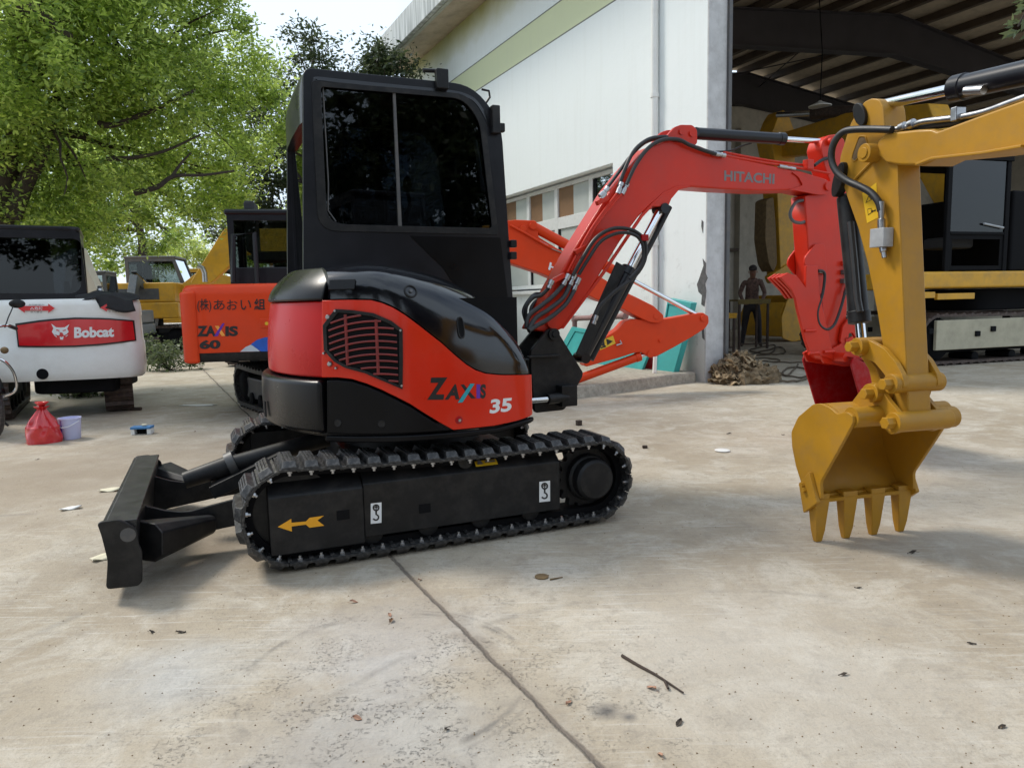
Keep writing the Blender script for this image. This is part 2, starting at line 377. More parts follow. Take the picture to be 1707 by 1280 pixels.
    for ang, off, wdt in ((rad(-26.9), .985, .0115), (rad(63.1), 2.02, .007)):
        n = (cos(ang), -sin(ang))
        u = math_('ADD', math_('MULTIPLY', sep.outputs[0], n[0]), math_('MULTIPLY', sep.outputs[1], n[1]))
        u = math_('ABSOLUTE', math_('ADD', math_('SUBTRACT', u, off), wob))
        u = math_('ADD', u, math_('MULTIPLY', math_('SUBTRACT', noise_(30, 4, .7), .5), .016))
        joints.append(ramp(u, wdt * .35, wdt, (1, 1, 1), (0, 0, 0)))
        c = mix(math_('MULTIPLY', ramp(u, .01, wdt * 5, (1, 1, 1), (0, 0, 0)), .35), c, (.27, .22, .17))
        c = mix(math_('MULTIPLY', joints[-1], .85), c, (.13, .105, .085))
    L(c, p.inputs['Base Color'])
    ro = N('ShaderNodeMapRange'); ro.inputs[3].default_value = .55; ro.inputs[4].default_value = .9; L(noise_(3, 6), ro.inputs[0]); L(ro.outputs[0], p.inputs['Roughness'])
    p.inputs['Specular IOR Level'].default_value = .35
    h = math_('ADD', math_('MULTIPLY', noise_(45, 8, .7), .5), math_('MULTIPLY', noise_(8, 8, .65), .8))
    h = math_('SUBTRACT', h, math_('MULTIPLY', joints[0], 1.2))
    h = math_('SUBTRACT', h, math_('MULTIPLY', pit, .6))
    bp = N('ShaderNodeBump'); bp.inputs['Strength'].default_value = .7; bp.inputs['Distance'].default_value = .014
    L(h, bp.inputs['Height']); L(bp.outputs[0], p.inputs['Normal'])
    return mt
mb = MB(); mb.add([(-150, -60, 0), (150, -60, 0), (150, 200, 0), (-150, 200, 0)], [(0, 1, 2, 3)])
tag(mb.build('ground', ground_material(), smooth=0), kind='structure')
# ================================================================ shed
BF = Fr(gp(1174, 637.5), -26.895)          # x = along the side wall to the back, -y = to the right along the open front
def bp_(b, w, z): return Vector((b, -w, z))
def wall_material():
    mt, t, p, N, L = NT('shed_wall_paint')
    tc = N('ShaderNodeTexCoord'); sp = N('ShaderNodeSeparateXYZ'); L(tc.outputs['Object'], sp.inputs[0]); Z = sp.outputs[2]
    n = N('ShaderNodeTexNoise'); n.inputs['Scale'].default_value = 1.3; n.inputs['Detail'].default_value = 8; L(tc.outputs['Object'], n.inputs['Vector'])
    mp = N('ShaderNodeMapping'); mp.inputs['Scale'].default_value = (5, 5, .35); L(tc.outputs['Object'], mp.inputs['Vector'])
    n2 = N('ShaderNodeTexNoise'); n2.inputs['Scale'].default_value = 1.6; n2.inputs['Detail'].default_value = 7; L(mp.outputs[0], n2.inputs['Vector'])
    ad = N('ShaderNodeMath'); ad.operation = 'MULTIPLY_ADD'; ad.inputs[1].default_value = .9; L(n.outputs['Fac'], ad.inputs[0])
    ad.inputs[2].default_value = -.45
    zz_ = N('ShaderNodeMath'); zz_.operation = 'ADD'; L(Z, zz_.inputs[0]); L(ad.outputs[0], zz_.inputs[1])
    def ramp(f, els, mode='LINEAR'):
        r = N('ShaderNodeValToRGB'); r.color_ramp.interpolation = mode
        while len(r.color_ramp.elements) < len(els): r.color_ramp.elements.new(.5)
        for e, (q, cc) in zip(r.color_ramp.elements, els): e.position = q; e.color = cc + (1,)
        L(f, r.inputs[0]); return r.outputs[0]
    def mr(f, a, b):
        x = N('ShaderNodeMapRange'); x.inputs[1].default_value = a; x.inputs[2].default_value = b; L(f, x.inputs[0]); return x.outputs[0]
    def mix(f, a, b):
        x = N('ShaderNodeMix'); x.data_type = 'RGBA'
        for s_, i in ((f, 0), (a, 6), (b, 7)):
            if isinstance(s_, tuple): x.inputs[i].default_value = s_ + (1,)
            elif isinstance(s_, float): x.inputs[i].default_value = s_
            else: L(s_, x.inputs[i])
        return x.outputs[2]
    wh = (.80, .845, .84); gr = (.66, .70, .45); dk = (.16, .17, .14)
    band = ramp(mr(Z, 5.9, 6.7), [(0, wh), (.085, dk), (.115, gr), (.835, dk), (.865, wh)], 'CONSTANT')
    band = mix(ramp(mr(zz_.outputs[0], 7.0, 7.75), [(0, (0, 0, 0)), (1, (1, 1, 1))]), band, (.46, .47, .22))
    st = ramp(n2.outputs['Fac'], [(.5, (0, 0, 0)), (.78, (.12, .12, .12))])
    band = mix(st, band, (.52, .52, .46))
    low = ramp(mr(zz_.outputs[0], .15, 1.5), [(0, (.75, .75, .75)), (1, (0, 0, 0))])
    band = mix(low, band, (.46, .45, .41))
    n3 = N('ShaderNodeTexNoise'); n3.inputs['Scale'].default_value = 4; n3.inputs['Detail'].default_value = 9; n3.inputs['Roughness'].default_value = .7; L(tc.outputs['Object'], n3.inputs['Vector'])
    gate = ramp(mr(Z, .0, 2.4), [(0, (1, 1, 1)), (1, (0, 0, 0))])
    mm = N('ShaderNodeMath'); mm.operation = 'MULTIPLY'; L(ramp(n3.outputs['Fac'], [(.57, (0, 0, 0)), (.64, (.8, .8, .8))]), mm.inputs[0]); L(gate, mm.inputs[1])
    band = mix(mm.outputs[0], band, (.30, .30, .29))
    L(band, p.inputs['Base Color']); p.inputs['Roughness'].default_value = .7
    b = N('ShaderNodeBump'); b.inputs['Strength'].default_value = .25; b.inputs['Distance'].default_value = .02; L(n3.outputs['Fac'], b.inputs['Height']); L(b.outputs[0], p.inputs['Normal'])
    return mt
M['wall'] = wall_material()
def streaks(name, c1, c2):
    mt, t, p, N, L = NT(name); tc = N('ShaderNodeTexCoord'); mp = N('ShaderNodeMapping'); mp.inputs['Scale'].default_value = (6, 6, .5); L(tc.outputs['Object'], mp.inputs['Vector'])
    n = N('ShaderNodeTexNoise'); n.inputs['Scale'].default_value = 1.5; n.inputs['Detail'].default_value = 8; L(mp.outputs[0], n.inputs['Vector'])
    r = N('ShaderNodeValToRGB'); r.color_ramp.elements[0].position = .38; r.color_ramp.elements[1].position = .62; r.color_ramp.elements[0].color = c1 + (1,); r.color_ramp.elements[1].color = c2 + (1,)
    L(n.outputs['Fac'], r.inputs[0]); L(r.outputs[0], p.inputs['Base Color']); p.inputs['Roughness'].default_value = .8; return mt
M['fascia'] = streaks('stained_fascia', (.33, .35, .34), (.60, .62, .61))
M['soffit'] = streaks('soffit_plaster', (.40, .41, .35), (.50, .51, .46))
M['pillar'] = paint('pillar_plaster', (.52, .52, .52), .8, var=.14, scale=3, dirt=(.30, .29, .28), dirt_amt=.55, bump=.3, bscale=25)
M['sheet'] = paint('roof_sheet', (.52, .43, .32), .7, var=.12, scale=1.5, dirt=(.16, .13, .10), dirt_amt=.5)
M['beam'] = paint('dark_steel_beam', (.035, .03, .034), .6, var=.25, scale=2)
M['purlin'] = paint('purlin_steel', (.085, .062, .045), .65, var=.25, scale=2)
M['backw'] = paint('back_wall_render', (.46, .42, .35), .85, var=.12, scale=1.2, dirt=(.2, .18, .15), dirt_amt=.5)
M['crack'] = paint('bare_cement_patch', (.10, .10, .10), .95, var=.4, scale=14, bump=.5)
M['concrete'] = paint('rough_kerb_concrete', (.36, .32, .26), .9, var=.25, scale=9, dirt=(.16, .13, .10), dirt_amt=.7, bump=.8, bscale=35)
shed = root('warehouse', BF, 'white open-fronted warehouse with pale green stripe, long window band and dark steel roof', 'warehouse')
W0, W1, WZ0, WZ1 = 2.24, 9.6, 1.42, 3.46
mb = MB()
po = [(0, 0), (12.4, 0), (12.4, 8.0), (0, 8.0)]; pi_ = [(W0, WZ0), (W1, WZ0), (W1, WZ1), (W0, WZ1)]
mb.ring(po, pi_, 0.0, -.33)
mb.build('side_wall', M['wall'], shed, smooth=0)
mb = MB(); mb.box((-.012, -.165, 4.0), (.024, .33, 8.0)); mb.build('pillar_face', M['pillar'], shed, smooth=0)
mb = MB(); mb.box((-.02, -.362, 4.0), (.09, .058, 8.0)); mb.build('door_rail', M['greyp'], shed, smooth=0)
mb = MB(); mb.box((5.6, .95, 7.9), (13.4, .12, .66)); mb.build('fascia', M['fascia'], shed, bevel=.02)
mb = MB(); mb.prism([(.885, 7.57), (.885, 7.66), (.004, 7.98), (.004, 7.90)], -1.1, 12.3, lambda a, z, t: (t, a, z)); mb.build('soffit', M['soffit'], shed, smooth=0)
# window band: bays with one frosted sash and one brown board each
mull = [W0 + .03, 3.18, 4.40, 5.54, 6.7, 7.9, 9.1]
d0, d1 = -.17, -.24
for i in range(len(mull) - 1):
    a, b = mull[i], mull[i + 1]
    wn = MB(); o_ = [(a, 1.46), (b, 1.46), (b, 3.42), (a, 3.42)]
    wn.ring(o_, [(a + .05, 2.80), (b - .05, 2.80), (b - .05, 3.36), (a + .05, 3.36)], d0, d1)
    wn = MB()
    for x0_, x1_, z0_, z1_ in ((a, a + .06, 1.46, 3.42), (b - .06, b, 1.46, 3.42), (a + .06, b - .06, 1.46, 1.54), (a + .06, b - .06, 2.58, 2.80), (a + .06, b - .06, 3.35, 3.42)):
        wn.box(((x0_ + x1_) / 2, (d0 + d1) / 2, (z0_ + z1_) / 2), (x1_ - x0_, .07, z1_ - z0_))
    wo = wn.build('window', M['alu'], shed, bevel=.006)
    mid = (a + b) / 2
    if i == 0:
        gm, t, p, N, L = NT('mirror_window_glass'); p.inputs['Base Color'].default_value = (.75, .8, .78, 1); p.inputs['Metallic'].default_value = 1; p.inputs['Roughness'].default_value = .03
        mb = MB(); mb.box((mid, -.205, 3.075), (b - a - .13, .012, .54)); mb.build('clear_pane', gm, wo, smooth=0)
        mb = MB(); mb.box((b - .11, -.20, 3.075), (.09, .03, .53)); mb.build('sash', M['dark'], wo, smooth=0)
    else:
        mb = MB(); mb.box(((a + mid) / 2 + .035, -.205, 3.075), (mid - a - .06, .012, .54)); mb.build('frosted_pane', M['frost'], wo, smooth=0)
        mb = MB(); mb.box(((b + mid) / 2 - .035, -.21, 3.075), (b - mid - .07, .012, .54)); mb.build('board_pane', M['brownp'], wo, smooth=0)
    mb = MB(); mb.box((mid, -.205, 2.06), (b - a - .13, .012, 1.03)); mb.build('frosted_pane', M['frost'], wo, smooth=0)
    mb = MB(); mb.box((b - .10, -.195, 2.06), (.06, .03, 1.03)); mb.build('sash', M['dark'], wo, smooth=0)
mb = MB(); mb.box(((W0 + W1) / 2, .02, WZ0 - .04), (W1 - W0 + .1, .12, .07)); mb.build('sill', M['alu'], shed, bevel=.008)
pr = MB(); pr.tube([bp_(1.06, -.062, .15), bp_(1.06, -.062, 7.5)], .055, 14)
pp = pr.build('drainpipe', M['white'], shed)
for z in (.9, 2.05, 4.23, 6.1):
    mb = MB(); mb.lathe([(.066, -.035), (.066, .035)], bp_(1.06, -.062, z), (0, 0, 1), 14); mb.build('pipe_collar', M['white'], pp)
# a strip of fallen render on the corner of the pillar
def patch(pts, name='crack'):
    mb = MB(); q = BF.PS(pts, .004); q = [(x, z) for x, z in q]
    mb.prism(q, .001, .006); mb.build(name, M['crack'], shed, smooth=0)
k = zz(820, 190, 2.613)
patch(k((918, 630), (922, 660), (912, 690), (902, 720), (893, 742), (900, 775), (915, 790), (912, 830), (925, 838), (930, 800), (934, 770), (928, 740), (940, 715), (930, 690), (932, 650)))
patch(k((914, 462), (921, 470), (919, 520), (912, 490))); patch(k((914, 920), (924, 930), (926, 985), (916, 975)))
# roof: sheets, purlins, rafters, back wall, and a front panel added for shade
def rz(w): return 7.35 + .125 * min(w, 12.6) - .095 * max(0, w - 12.6)
for nm, wa, wb in (('left', -1.0, 12.6), ('right', 12.6, 24.6)):
    mb = MB(); n_ = 60
    rows = []
    for i in range(n_ + 1):
        w = wa + (wb - wa) * i / n_; za = rz(w) + .35 + (.018 if i % 2 else 0)
        rows.append([bp_(-.6, w, za), bp_(12.4, w, za), bp_(12.4, w, za + .04), bp_(-.6, w, za + .04)])
    mb.grid(rows, True, True); mb.build('roof_sheet', M['sheet'], shed, smooth=0)
w = .9
while w < 24:
    mb = MB(); z = rz(w) + .24
    mb.box(bp_(6.0, w, z), (12.5, .07, .2)); mb.box(bp_(6.0, w + .05, z - .09), (12.5, .16, .018))
    mb.build('purlin', M['purlin'], shed, smooth=0); w += 1.28
for b in (.35, 6.3, 12.0):
    for wa, wb in ((.33, 12.6), (12.6, 24.3)):
        mb = MB(); pa = [(wa, rz(wa) + .12), (wb, rz(wb) + .12), (wb, rz(wb) - (.95 if wb == 12.6 else .55)), (wa, rz(wa) - (.95 if wa == 12.6 else .55))]
        mb.prism(pa, b - .012, b + .012, lambda a, z, t: bp_(t, a, z))
        for o_ in (0, 2):
            e = [pa[o_], pa[o_ + 1]]; th = .03
            mb.prism([e[0], e[1], (e[1][0], e[1][1] + th), (e[0][0], e[0][1] + th)], b - .15, b + .15, lambda a, z, t: bp_(t, a, z))
        mb.build('rafter', M['beam'], shed, smooth=0)
    if b > 1:
        mb = MB(); mb.box(bp_(b, .56, 3.4), (.3, .4, 6.8)); mb.build('column', M['greyp'], shed, smooth=0)
        mb = MB(); mb.box(bp_(b, 24.1, 3.4), (.3, .4, 6.8)); mb.build('column', M['greyp'], shed, smooth=0)
mb = MB(); mb.box(bp_(3.2, .5, 7.05), (5.8, .2, .34)); mb.build('eave_beam', M['alu'], shed, smooth=0)
mb = MB(); mb.prism([(0.34, 0), (24.5, 0), (24.5, 7.0), (12.6, 8.85), (.34, 7.3)], 12.3, 12.5, lambda a, z, t: bp_(t, a, z)); mb.build('back_wall', M['backw'], shed, smooth=0)
mb = MB(); mb.prism([(.40, 6.95), (24.5, 7.0), (24.5, 7.2), (12.6, 8.75), (.40, 7.2)], .0, .12, lambda a, z, t: bp_(t, a, z)); mb.build('shade_gable', M['wall'], shed, smooth=0)  # unseen panel above the opening, added to darken the shed interior
mb = MB(); mb.box(bp_(6.2, 24.5, 3.5), (12.4, .3, 7.0)); mb.build('far_wall', M['backw'], shed, smooth=0)
for w in (8.2, 9.6, 12.6, 17.0, 20.5):
    mb = MB(); mb.box(bp_(12.16, w, 3.6), (.26, .36, 7.2)); mb.build('wall_column', M['backw'], shed, smooth=0)
mb = MB(); mb.tube([bp_(12.1, 8.45, 0), bp_(12.1, 8.45, 6.9)], .06, 8); mb.tube([bp_(12.1, 8.5, 2.9), bp_(12.1, 12.4, 2.9)], .06, 8); mb.build('wall_pipe', M['purlin'], shed)
for w in (5.2, 9.8):
    mb = MB(); mb.tube([bp_(6.4, w, rz(w) - .3), bp_(12, w + 3.4, rz(w + 3.4) - .2)], .018, 6); mb.build('tie_rod', M['beam'], shed)
    mb = MB(); mb.tube([bp_(6.4, w + 3.4, rz(w + 3.4) - .3), bp_(12, w, rz(w) - .2)], .018, 6); mb.build('tie_rod', M['beam'], shed)
# pendant lamp under the roof
lp = at(1367, 177, 17.5)
lr = root('pendant_lamp', (lp.x, lp.y, lp.z), 'white round pendant lamp hanging on a thin cord under the warehouse roof', 'lamp')
mb = MB(); mb.lathe([(.03, .12), (.06, .09), (.26, .0), (.25, -.02), (.02, -.03)], (0, 0, 0), (0, 0, 1), 20); mb.build('lamp_shade', M['white'], lr)
mb = MB(); mb.tube([(0, 0, .12), (0.02, 0, 1.2), (-.1, 0, 2.6)], .012, 6); mb.build('cord', M['dark'], lr)
# concrete apron along the foot of the wall
ap = [Vector((.15, 8.29, 0)), Vector((.79, 8.83, 0)), Vector((1.5, 9.4, 0)), Vector((2.30, 10.1, 0)), Vector((2.66, 10.30, 0)), BF.M @ Vector((7.5, .0, 0)), Vector((-1.1, 9.6, 0))]
mb = MB(); P2 = [(v.x, v.y) for v in ap]
Pt = [(v.x, v.y + .03) for v in ap]
n_ = len(ap)
mb.add([(x, y, .0) for x, y in P2] + [(x, y, .15) for x, y in Pt], [tuple(range(n_, 2 * n_))] + [(i, (i + 1) % n_, n_ + (i + 1) % n_, n_ + i) for i in range(n_)])
tag(mb.build('pavement', M['concrete'], bevel=.03), kind='structure')
# boards and pipes leaning on the wall
M['teal'] = paint('teal_board_paint', (.035, .34, .33), .45, coat=.2, var=.08, scale=3, dirt=(.05, .22, .21), dirt_amt=.4)
def slab(name, label, cat, pts, wy, th, mat, parts=True, group=None):
    q = BF.PS(pts, wy); cx = sum(p[0] for p in q) / len(q)
    r = root(name, BF, label, cat, group); r.matrix_world = BF.M @ Matrix.Translation((cx, wy, .15)) 
    q = [(x - cx, z - .15) for x, z in q]
    lean = .22 / max(.3, max(z for x, z in q))
    fn = lambda x, z, y: (x, y - z * lean * .6, z)
    mb = MB(); mb.prism(q, -th / 2, th / 2, fn); mb.build('panel', mat, r, bevel=.008)
    if parts:
        c0 = sum(p[0] for p in q) / len(q); c1 = sum(p[1] for p in q) / len(q)
        qi = [(c0 + (x - c0) * .86, c1 + (z - c1) * .86) for x, z in q]
        mb = MB(); mb.ring(q, qi, th / 2 + .001, th / 2 + .018, fn); mb.build('rim', mat, r, bevel=.004)
    return r
slab('teal_board', 'teal painted panel lying low against the wall below the orange boom', 'panel', [(1007, 635), (1012, 622), (1040, 600), (985, 560), (942, 552), (940, 600), (950, 636), (1068, 632), (1076, 600), (1050, 585)][:1] + [(1069, 633), (1080, 585), (1030, 560), (945, 545), (925, 600), (930, 640)], .42, .03, M['teal'])
slab('teal_board', 'teal narrow board standing upright against the wall beside the white pillar', 'panel', [(1090, 630), (1094, 600), (1104, 540), (1107, 497), (1147, 505), (1137, 575), (1127, 629)], .28, .09, M['teal'])
slab('red_board', 'dark red board standing between the two teal panels at the wall', 'panel', [(1069, 634), (1070, 585), (1088, 588), (1088, 631)], .30, .03, M['darkred'], False)
pv = gp(1091, 622, .15); pr = root('white_pipe', (pv.x, pv.y, .15), 'short white plastic pipe with a collar standing beside the dark red board', 'pipe')
mb = MB(); mb.cyl((0, 0, 0), (0.03, .05, .42), .03, 12); mb.build('tube', M['white'], pr)
mb = MB(); mb.lathe([(.037, -.03), (.037, .03)], (.024, .04, .32), (.03, .05, .42), 12); mb.build('collar', M['white'], pr)
M['rustpipe'] = paint('rust_red_pipe', (.24, .13, .12), .7, var=.25, scale=9, dirt=(.33, .26, .24), dirt_amt=.5)
pr = root('water_pipe', BF, 'rust coloured water pipe with elbow fittings running along the foot of the wall', 'pipe')
A_, B_, C_, D_ = [BF.L(a, b, .2) for a, b in ((958, 600), (958, 531), (1040, 527), (990, 529))]
mb = MB(); mb.tube([(A_.x, .2, .15), B_, ], .045, 12); mb.tube([B_, C_], .045, 12); mb.build('tube', M['rustpipe'], pr)
for v, ax in ((B_, (0, 0, 1)), (D_, (1, 0, 0)), (C_, (1, 0, 0))):
    mb = MB(); mb.lathe([(.06, -.05), (.062, 0), (.06, .05)], v, ax, 12); mb.build('fitting', M['rustpipe'], pr)
# ================================================================ the red and black mini excavator
_a, _b = gp(450, 960), gp(1030, 872)
_fr = Fr((0, 0, 0), 67.39)
HF = Fr((_a + _b) / 2 + _fr.uy * .85, 67.39)
hx = root('mini_excavator', HF, 'red and black mini excavator with dark cab and white 35 on its side', 'excavator')
k3 = zz(400, 420, 3.283)
def lever_path(cx1, cz1, r1, cx2, cz2, r2, sag, n):
    """closed belt line round two wheels, resampled into n steps: (x, z, tangent angle)"""
    P = []
    for i in range(25): a = pi / 2 + .04 + (pi - .04) * i / 24; P.append((cx1 + r1 * cos(a), cz1 + r1 * sin(a)))
    for i in range(25): a = -pi / 2 + pi * i / 24; P.append((cx2 + r2 * cos(a), cz2 + r2 * sin(a)))
    x0, z0 = P[-1]; x1, z1 = P[0]
    for i in range(1, 20): t = i / 20; P.append((x0 + (x1 - x0) * t, z0 + (z1 - z0) * t - sag * sin(pi * t)))
    L_ = [0]
    for i in range(len(P)): a, b = P[i], P[(i + 1) % len(P)]; L_.append(L_[-1] + math.hypot(b[0] - a[0], b[1] - a[1]))
    out = []
    for j in range(n):
        d = L_[-1] * j / n; i = max(q for q in range(len(P)) if L_[q] <= d); t = (d - L_[i]) / max(1e-9, L_[i + 1] - L_[i])
        a, b = P[i], P[(i + 1) % len(P)]; c = P[(i + 2) % len(P)]; z_ = P[i - 1]
        ta = math.atan2(b[1] - z_[1], b[0] - z_[0]); tb = math.atan2(c[1] - a[1], c[0] - a[0])
        dd = (tb - ta + pi) % (2 * pi) - pi
        out.append((a[0] + (b[0] - a[0]) * t, a[1] + (b[1] - a[1]) * t, ta + dd * t))
    return out, P
def pad_mesh():
    mb = MB(); mb.cur = 0
    hw = .047
    mb.box((0, 0, .006), (.096, .30, .012))
    pr_ = [(-.040, .0125), (-.031, .043), (-.021, .045), (-.019, .038), (-.015, .038), (-.013, .046), (-.003, .046), (-.001, .039), (.003, .039), (.005, .046), (.013, .046), (.015, .038), (.019, .038), (.021, .045), (.031, .043), (.040, .0125)]
    rows = []
    sm_ = [(x, z if z < .02 else min(.045, .0435 + (.0015 if abs(x) < .022 else 0))) for x, z in pr_]
    for y, sx_, sz, pp_ in ((-.145, .96, .22, sm_), (-.120, .88, .97, sm_), (-.104, .88, 1, sm_), (-.100, .88, 1, pr_), (.100, .88, 1, pr_), (.104, .88, 1, sm_), (.120, .88, .97, sm_), (.145, .96, .22, sm_)):
        rows.append([Vector((x * sx_, y, .0125 + (z - .0125) * sz)) for x, z in pp_])
    mb.grid(rows, True, True)
    mb.box((.045, 0, -.004), (.018, .25, .012))
    mb.cur = 1
    for y in (-.125, .125):
        mb.lathe([(.0125, -.012), (.0125, .002)], (0, y, 0), (0, 0, 1), 6); mb.lathe([(.0075, -.024), (.0075, -.010)], (0, y, 0), (0, 0, 1), 8)
    o = mb.build('track_pad', [M['rubber'], M['steel']], None, bevel=.003, seg=1)
    return o
pad0 = pad_mesh(); first = [True]
NP = 46
path, Pfull = lever_path(-.785, .262, .213, .79, .247, .198, .018, NP)
def hero_track(yc):
    mb = MB(); rows = []
    n_ = len(Pfull)
    for i in range(n_):
        a, b = Pfull[i - 1], Pfull[(i + 1) % n_]; t = Vector((b[0] - a[0], b[1] - a[1])).normalized(); nr = Vector((t.y, -t.x))
        x, z = Pfull[i]; rows.append([Vector((x + nr.x * d, yc + y, z + nr.y * d)) for y, d in ((-.07, -.002), (.07, -.002), (.07, -.036), (-.07, -.036))])
    rows.append(rows[0]); mb.grid(rows, True); tr = mb.build('crawler_track', M['dark'], hx)
    for i, (x, z, a) in enumerate(path):
        if first[0]: o = pad0; first[0] = False
        else: o = pad0.copy(); COL.objects.link(o)
        # outward normal is to the right of travel (the loop runs counter clockwise)
        o.matrix_world = Matrix(); o.parent = tr; o.location = (x, yc, z); o.rotation_euler = (0, -(a + pi), 0)
    sgn = -1 if yc < 0 else 1
    yo, yi = yc + sgn * .105, yc - sgn * .10
    # side frame: long box with a sloping shoulder
    def frame(name, xa, xb, z0a, z0b, z1, dy=0):
        mb = MB(); sec = [(yo + dy, z0a), (yo + dy, z1 - .075), (yo - sgn * .012 + dy, z1 - .062), (yo - sgn * .085, z1 - .005), (yi, z1), (yi, z0a)]
        mb.prism(sec, xa, xb, lambda y, z, t: (t, y, z)); return mb.build(name, M['black'], tr, bevel=.006)
    xsm = HF.S(606, 870, -.805)[0]; xse = HF.S(934, 835, -.805)[0]
    sf = frame('side_frame', xsm + .003, xse, .105, .16, .44)
    ff = frame('tension_frame', HF.S(449, 880, -.827)[0], xsm, .085, .115, .43, sgn * .022)
    for (x, z_), dy in ((HF.S(572, 858, -.827), .0225), (HF.S(708, 847, -.805), .0005)):
        mb = MB(); mb.box((x, yo + sgn * dy, z_), (.06, .004, .045)); mb.build('slot', M['dark'], tr, smooth=0)
    mb = MB(); mb.lathe([(.10, -.05), (.205, -.045), (.205, -.02), (.19, -.015), (.19, .015), (.205, .02), (.205, .045), (.10, .05)], (-.785, yc, .262), (0, 1, 0), 36); mb.build('idler', M['black'], tr, bevel=.004)
    mb = MB(); n_ = 17; pts = []
    for i in range(n_ * 4): a = 2 * pi * i / (n_ * 4); r = (.188, .188, .160, .160)[i % 4]; pts.append((.79 + r * cos(a), .247 + r * sin(a)))
    mb.prism(pts, yc - .025, yc + .025); mb.build('sprocket', M['black'], tr, bevel=.004)
    mb = MB(); mb.lathe([(.155, -.03), (.155, .0), (.14, .012), (.128, .015), (.128, .06), (.118, .07), (.112, .072), (.112, .125), (.098, .14), (.02, .142)], (.79, yc, .247), (0, sgn, 0), 40)
    fd = mb.build('final_drive', M['black'], tr, bevel=.003)
    mb = MB()
    for i in range(9): a = 2 * pi * i / 9; c = Vector((.79 + .143 * cos(a), yc + sgn * .012, .247 + .143 * sin(a))); mb.lathe([(.011, 0), (.011, .012)], c, (0, sgn, 0), 6)
    mb.build('bolt_ring', M['black'], tr)
    for i in range(4):
        mb = MB(); mb.lathe([(.03, -.09), (.052, -.085), (.052, -.05), (.042, -.045), (.042, .045), (.052, .05), (.052, .085), (.03, .09)], (-.42 + .28 * i, yc, .115), (0, 1, 0), 24); mb.build('track_roller', M['black'], tr)
    mb = MB(); mb.cyl((.06, yc - .08, .425), (.06, yc + .10 * sgn, .425), .04, 18); mb.build('carrier_roller', M['black'], tr)
    mb = MB(); mb.box((.02, yc * .5, .30), (.55, abs(yc) * .9, .16)); mb.build('axle_beam', M['black'], tr, bevel=.01)
    return tr
near = hero_track(-.70); hero_track(.70)
# decals on the near side frame
yd = -.8055
ffn = lambda dy: (lambda a, b: HF.L(a, b, yd + dy))
ka = zz(370, 690, 4.574)
flat([ka((425, 860), (528, 798), (530, 828), (640, 818), (668, 790), (778, 774), (728, 810), (780, 850), (668, 866), (640, 842), (531, 856), (534, 895))], ffn(-.0235), M['arrow'], near, 'arrow_decal')
def hook_decal(cx, cy):
    w, h = 9, 17
    d = flat([[(cx - w, cy - h + 1), (cx + w, cy - h - 1), (cx + w, cy + h - 1), (cx - w, cy + h + 1)]], ffn(-.001), M['decwhite'], near, 'hook_decal')
    mb = MB(); f = ffn(-.002)
    def stroke(pts, wd): 
        P = [Vector(p) for p in pts]; q = []
        L_, R_ = [], []
        for i, p in enumerate(P):
            t = (P[min(i + 1, len(P) - 1)] - P[max(i - 1, 0)]).normalized(); n = Vector((-t.y, t.x)) * wd
            L_.append(p + n); R_.append(p - n)
        mb.grid([[f(*a), f(*b)] for a, b in zip(L_, R_)])
    stroke([(cx + 4.6 * cos(a), cy - 9 + 4.6 * sin(a)) for a in [2 * pi * i / 16 for i in range(17)]], 1.3)
    stroke([(cx, cy - 6), (cx, cy - 11)], .9); stroke([(cx - 2.6, cy - 8.6), (cx, cy - 12.2), (cx + 2.6, cy - 8.6)], .9)
    stroke([(cx, cy - 4.5), (cx, cy + 3)], 1.4)
    stroke([(cx + 1, cy + 2)] + [(cx - .5 + 4.6 * cos(a), cy + 7 + 4.6 * sin(a)) for a in [-1.2 + 3.9 * i / 10 for i in range(11)]], 1.3)
    mb.build('hook_symbol', M['decblack'], near, smooth=0, recalc=False)
hook_decal(627, 855); hook_decal(908, 819)
cd = flat([[(789, 799), (827, 796), (830, 808), (792, 812)]], lambda a, b: HF.L(a, b, -.755) , M['decyel'], near, 'caution_decal')
sx_, sz_ = HF.S(808, 804, -.755)
cd.data.clear_geometry()
mb = MB(); mb.add([(sx_ - .06, -.7955, .384), (sx_ + .06, -.7955, .384), (sx_ + .06, -.742, .4265), (sx_ - .06, -.742, .4265)], [(0, 1, 2, 3)])
me_ = bpy.data.meshes.new('caution_decal'); me_.from_pydata([(v[0], v[1] - .002, v[2] + .004) for v in mb.v], [], mb.f); me_.materials.append(M['decyel']); cd.data = me_
mb = MB(); f_ = lambda u, v: (sx_ - .06 + .12 * u, -.7955 + .0535 * v - .003, .384 + .0425 * v + .006)
mb.add([f_(.08, .15), f_(.36, .15), f_(.22, .85)], [(0, 1, 2)]); mb.add([f_(.45, .62), f_(.92, .62), f_(.92, .8), f_(.45, .8)], [(0, 1, 2, 3)]); mb.add([f_(.45, .25), f_(.92, .25), f_(.92, .42), f_(.45, .42)], [(0, 1, 2, 3)])
mb.build('caution_marks', M['decgrey'], near, smooth=0, recalc=False)

